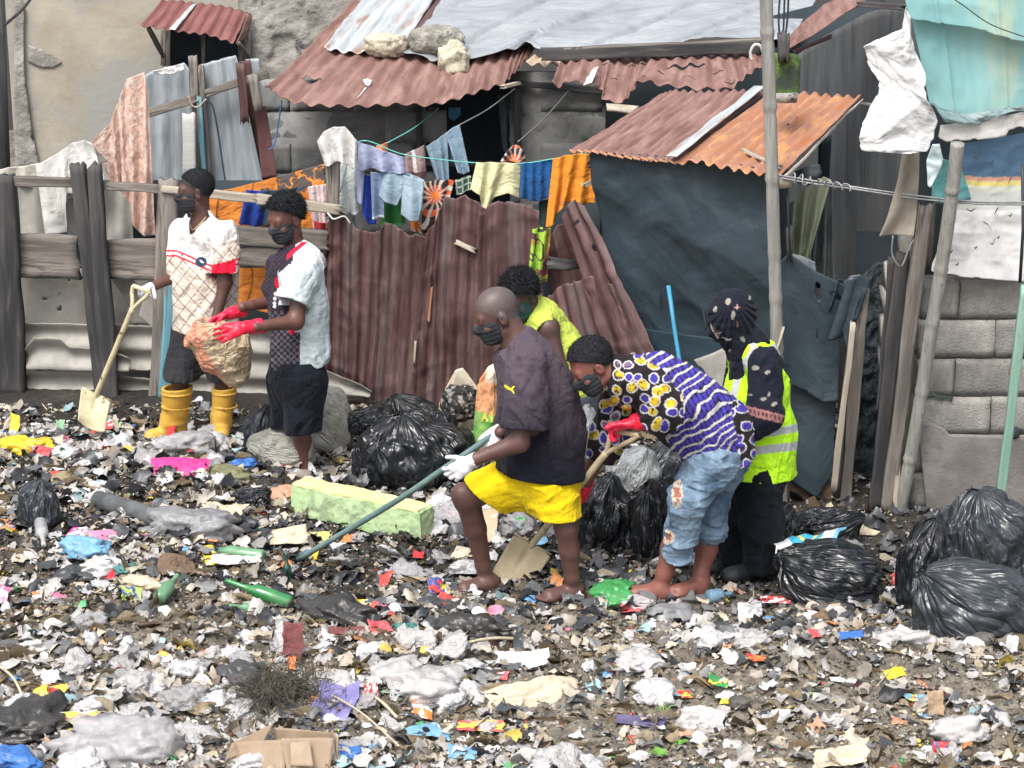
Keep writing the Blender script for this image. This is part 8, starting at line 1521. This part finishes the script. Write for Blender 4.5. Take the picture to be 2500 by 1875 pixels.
for k, (px, py, s_) in enumerate(((1805, 1722, .09), (2395, 1568, .12), (2480, 1572, .1), (1710, 1500, .07), (2000, 1490, .1), (35, 1520, .08))): rock('stone', px, py, 0, (s_, s_*.8, s_*.55), k+50, mat('dark_stone', (.07, .065, .06), (.14, .13, .12), scale=14, rough=.9, bump=.6), .3, ['dark rounded stone beside the tiny yellow scrap', 'dark stone in front of the pile of bags', 'brown stone at the right edge below the bags', 'small dark stone left of the pointed white bag', 'dark stone below the bag with blue packaging', 'dark stone at the left edge in the mud'][k], pt=gnd(px, py)+up*s_*.15)

# ================================================================== scattered litter, each piece an object, meshes shared
def reg(px, py):
    """how thickly rubbish lies, and of which sort, by place"""
    return 0
rg = np.random.default_rng(21)
def ok_place(x, y):
    if np.hypot(FEET[:, 0]-x, FEET[:, 1]-y).min() < .16: return False
    px = CX+F*x/(y*cT+H*sT); 
    if y > 13.3: return rg.random() < .15
    if y > 10.9 and x > .9: return rg.random() < .25
    if y > 10.45 and x > 1.0: return rg.random() < .35
    if y > 12.6: return rg.random() < .5
    return True
def rand_xy(bias=1.0):
    while True:
        y = 7.6+(13.6-7.6)*rg.random()**.9; x = (rg.random()-.5)*y*.56
        if ok_place(x, y): return x, y
PIECES = []
def word_of(c): return {'cloudy': 'milky', 'pinkred': 'coral', 'sky': 'pale blue', 'lime': 'lime green', 'mint': 'mint green', 'slate': 'dark grey'}.get(c, c)
def mk_variants(name, n, gen): return [gen(i) for i in range(n)]
sets = [
 ('plastic_bag', 'crumpled clear or milky plastic bag among the rubbish', 'milky plastic bags scattered in the rubbish', 'plastic bag', ['cloudy', 'clear', 'white'], 'lump', 270, (.06, .19)),
 ('film_scrap', 'torn pale plastic film among the rubbish', 'pale film scraps scattered in the rubbish', 'film scrap', ['white', 'cloudy', 'cream', 'clear', 'cloudy'], 'sheet', 295, (.05, .16)),
 ('black_film', 'torn black plastic film trodden into the mud', 'black film scattered in the rubbish', 'film scrap', ['black', 'slate', 'grey'], 'sheet', 110, (.07, .2)),
 ('wrapper', 'small bright sweet wrapper among the rubbish', 'bright wrappers scattered in the rubbish', 'wrapper', ['red', 'yellow', 'orange', 'pinkred', 'green', 'blue', 'magenta', 'lime', 'sky', 'teal', 'mint', 'pink'], 'sheet', 150, (.025, .07)),
 ('paper_scrap', 'scrap of brownish paper or card among the rubbish', 'brown paper scraps scattered in the rubbish', 'paper scrap', ['tan', 'brown', 'cream', 'peach', 'grey'], 'sheet', 240, (.04, .13)),
]
for (nm, lb, gr, ct, cols_, kd, N, (s0, s1)) in sets:
    var = []
    for i in range(len(cols_)*3):
        c = cols_[i % len(cols_)]
        if kd == 'lump': v, t = lumpmesh(1, rg.uniform(.6, 1), rg.uniform(.35, .6), i*13+7, 3 if nm != 'plastic_bag' else 4); me = mesh_np(nm, v, None, t, smooth=nm == 'plastic_bag')
        else: v, q = crumplesheet(1, rg.uniform(.45, 1), i*17+3, n=12, amp=.35); me = mesh_np(nm, v, q)
        me.materials.append(F_[c]); var.append((c, me))
    for k in range(N):
        x, y = rand_xy(); c, me = var[rg.integers(len(var))]
        if nm == 'plastic_bag' and rg.random() < .55: x, y = -abs(x)*rg.uniform(.5, 1), y if y < 9.7 or y > 10.6 else 9.4*rg.uniform(.86, 1)
        s_ = s0+(s1-s0)*rg.random()**1.8
        o = bpy.data.objects.new(nm, me); COL.objects.link(o); o.location = (x, y, float(hf(x, y))+.004); o.scale = (s_, s_, s_*rg.uniform(.7, 1.1)); o.rotation_euler = (rg.normal(0, .35), rg.normal(0, .35), rg.uniform(0, 6.28))
        PIECES.append((o, word_of(c), nm, ct, s_, s0+(s1-s0)*.3))
# say of each piece by which landmark it lies
import re
MARKS = []
for h in H_:
    short = re.split(r' (?:on|at|in|below|beside|above|behind|right of|left of|right|between|standing|lying|sticking|with|by|leaning|touching|under|of the|among|dropped|twisted|through|where|beneath|from|across|along|into|further|halfway|that) ', h[7-2])[0]
    g0 = gnd(h[0], h[1]); MARKS.append((g0[0], g0[1], ' '.join(short.split()[:6])))
for (a, b, n_) in ((1035, 1300, 'green foam block'), (712, 1480, 'bright green glass bottle'), (690, 1740, 'tuft of dried roots'), (690, 1860, 'cardboard box'), (2055, 1482, 'bin bag with blue packaging'), (2400, 1570, 'bin bags at the right edge'), (1190, 1455, 'left bare foot of the man in yellow shorts'), (1640, 1480, 'sandals'), (340, 1290, 'thick rolled tube'), (1655, 1822, 'broad leaved weed'), (1805, 1722, 'dark rounded stone'), (222, 1045, 'upright shovel'), (1245, 1430, 'muddy shovel blade')):
    g0 = gnd(a, b); MARKS.append((g0[0], g0[1], n_))
MX = np.array([m[:2] for m in MARKS]); seen = {}
for (o, word, nm, ct, s_, mid_) in PIECES:
    x, y = o.location.x, o.location.y; d = np.hypot(MX[:, 0]-x, (MX[:, 1]-y)*.8); i = int(d.argmin()); dx, dy = x-MX[i, 0], (y-MX[i, 1])*.6
    rel = ('left of' if dx < 0 else 'right of') if abs(dx) > abs(dy) else ('in front of' if dy < 0 else 'behind'); far = 'close' if d[i] < .14 else 'a little' if d[i] < .3 else 'well'
    noun = {'plastic_bag': 'crumpled %s plastic bag', 'film_scrap': 'torn %s film scrap', 'black_film': 'crumpled %s liner scrap', 'wrapper': '%s wrapper', 'paper_scrap': 'scrap of %s paper'}[nm] % word
    lb = '%s %s %s %s the %s' % ('larger' if s_ > mid_ else 'small', noun, far, rel, MARKS[i][2]); gr = '%s %s scattered in the rubbish' % (word, {'plastic_bag': 'plastic bags', 'film_scrap': 'film scraps', 'black_film': 'liner scraps', 'wrapper': 'wrappers', 'paper_scrap': 'paper scraps'}[nm])
    tag(o, ' '.join(lb.split()[:16]), ct, gr)
# ---- the fine litter nobody could count
def litterfield(name, N, size, palette, seed, flat=.5, g=4, m=None, dens=None, asp=(.4, 1)):
    r = np.random.default_rng(seed); y = 7.5+6.3*r.random(N*2)**.95; x = (r.random(N*2)-.5)*y*.6
    keep = np.ones(N*2, bool); pr = np.where((y > 13.3), .3, 1.0); pr = np.where((y > 10.7) & (x > .9), .25, pr); pr = pr*(.45+.55*(fbm(x*1.1, y*1.1, 0, 2, seed) > -.12))
    if dens is not None: pr = pr*dens(x, y)
    pr = pr*np.where((x > .1) & (y < 9.3), .58+.42*(fbm(x*1.6, y*2.2, 0, 2, 77) > .02), 1.0)
    nf = np.min(np.hypot(x[:, None]-FEET[None, :, 0], y[:, None]-FEET[None, :, 1]), 1); pr = pr*np.where(nf < .10, .12, 1)
    keep = r.random(N*2) < pr; x = x[keep][:N]; y = y[keep][:N]; n = len(x); z = hf(x, y)
    u, v = np.meshgrid(np.linspace(-.5, .5, g), np.linspace(-.5, .5, g), indexing='ij'); u = u.ravel(); v = v.ravel(); rr_ = np.maximum(np.abs(u), np.abs(v))/(np.hypot(u, v)+1e-6); u = u*(.35+.65*rr_); v = v*(.35+.65*rr_)
    S = size[0]+(size[1]-size[0])*r.random(n)**3; A = r.uniform(*asp, n)
    lu = u[None]*S[:, None]*(1+r.uniform(-.25, .25, (n, g*g))); lv = v[None]*(S*A)[:, None]*(1+r.uniform(-.25, .25, (n, g*g)))
    lz = np.zeros((n, g*g))
    for k in range(4):
        t = r.uniform(0, math.pi, n)[:, None]; c = r.uniform(-.3, .3, n)[:, None]; lz += r.uniform(-1, 1, n)[:, None]*.55*S[:, None]*np.abs(u[None]*np.cos(t)+v[None]*np.sin(t)-c)
    lz += r.normal(0, .07, (n, g*g))*S[:, None]; lz -= lz.mean(1, keepdims=True)
    a = r.uniform(0, 2*math.pi, n)[:, None]; b = r.normal(0, flat, n)[:, None]
    X = lu*np.cos(a)-lv*np.sin(a); Yv = lu*np.sin(a)+lv*np.cos(a); Yr = Yv*np.cos(b)-lz*np.sin(b); Zr = Yv*np.sin(b)+lz*np.cos(b)
    P = np.stack([X+x[:, None], Yr+y[:, None], Zr+z[:, None]+(S*.22)[:, None]], -1).reshape(-1, 3)
    ii = np.arange(g*g).reshape(g, g); q0 = np.stack([ii[:-1, :-1], ii[1:, :-1], ii[1:, 1:], ii[:-1, 1:]], -1).reshape(-1, 4); Q = (q0[None]+(np.arange(n)*g*g)[:, None, None]).reshape(-1, 4)
    pal = np.array([S2L(*c[:3]) for c in palette]); w = np.array([c[3] for c in palette], float); w /= w.sum(); ci = r.choice(len(pal), n, p=w); C = pal[ci]*(1+r.uniform(-.3, .2, n))[:, None]; C = np.repeat(C, g*g, 0)
    o = put(name, P, Q, None, m, None, cols=C, orig=(0, 10, 0), smooth=True); return tag(o, kind='stuff')
M_lit = mat('litter_plastic', (.8, .8, .8), (1.05, 1.05, 1.05), scale=40, rough=.4, bump=0, vcol=True, spec=.45)
M_litm = mat('litter_matt', (.75, .75, .75), (1.1, 1.1, 1.1), scale=60, rough=.9, bump=.4, bscale=200, vcol=True, spec=.2)
pale = [(205, 204, 206, 3), (186, 183, 180, 4.5), (166, 162, 158, 4), (192, 180, 164, 3.5), (150, 142, 132, 3), (70, 72, 74, 1), (112, 113, 114, 1.6), (200, 84, 80, .22), (212, 190, 90, .2), (95, 140, 180, .16), (95, 160, 115, .14), (212, 145, 95, .2), (200, 115, 145, .12), (160, 192, 196, .3)]
mud = [(116, 107, 95, 5), (136, 126, 112, 5), (94, 87, 79, 3), (66, 62, 59, 1.6), (156, 145, 129, 4), (178, 169, 155, 2)]
left = lambda x, y: np.where((x < .2+.4*vn(y*2, 3, 0, 4)), 1.0, .55)*np.where((y > 10.1) & (y < 12.4) & (x > -1.1), .35, 1)*np.where((y > 9.6) & (y < 10.15) & (x < .6), .4, 1)
litterfield('fine_plastic_litter', 17000, (.016, .11), pale, 5, .3, 5, M_lit, left)
litterfield('fine_mud_litter', 26000, (.010, .045), mud, 6, .4, 3, M_litm)
litterfield('tiny_litter', 34000, (.006, .022), mud+[(200, 198, 196, 3), (180, 175, 168, 4), (210, 90, 80, .4), (210, 190, 90, .4), (110, 160, 190, .3)], 7, .6, 3, M_litm)
litterfield('black_film_shreds', 4200, (.03, .12), [(50, 52, 56, 4), (68, 71, 76, 3), (94, 97, 100, 2)], 8, .5, 5, M_lit, lambda x, y: np.where((y > 9.7), 1.0, .10)*np.where((y < 12.4) & (x > -1.3), 1.6, .7))
litterfield('straws_and_splinters', 5000, (.03, .14), [(150, 135, 110, 4), (110, 96, 78, 3), (190, 178, 155, 2)], 9, .3, 3, M_litm, None, (.025, .07))
# mud clods
r = np.random.default_rng(31); N = 9000; y = 7.5+6.2*r.random(N); x = (r.random(N)-.5)*y*.6
import bmesh as _b
bm_ = _b.new(); _b.ops.create_icosphere(bm_, subdivisions=1, radius=1); cv = np.array([a.co[:] for a in bm_.verts]); ct = np.array([[i.index for i in f.verts] for f in bm_.faces]); bm_.free()
S = (.004+.02*r.random(N)**3); P = cv[None]*(1+r.uniform(-.25, .25, (N, len(cv))))[..., None]*S[:, None, None]*np.array([1, 1, .7]); P = P+np.stack([x, y, hf(x, y)+S*.2], 1)[:, None]
put('mud_clods', P.reshape(-1, 3), None, (ct[None]+(np.arange(N)*len(cv))[:, None, None]).reshape(-1, 3), M_soil, None, orig=(0, 10, 0), smooth=True, cols=np.repeat(soilcol(x, y)*.9, len(cv), 0))['kind'] = 'stuff'
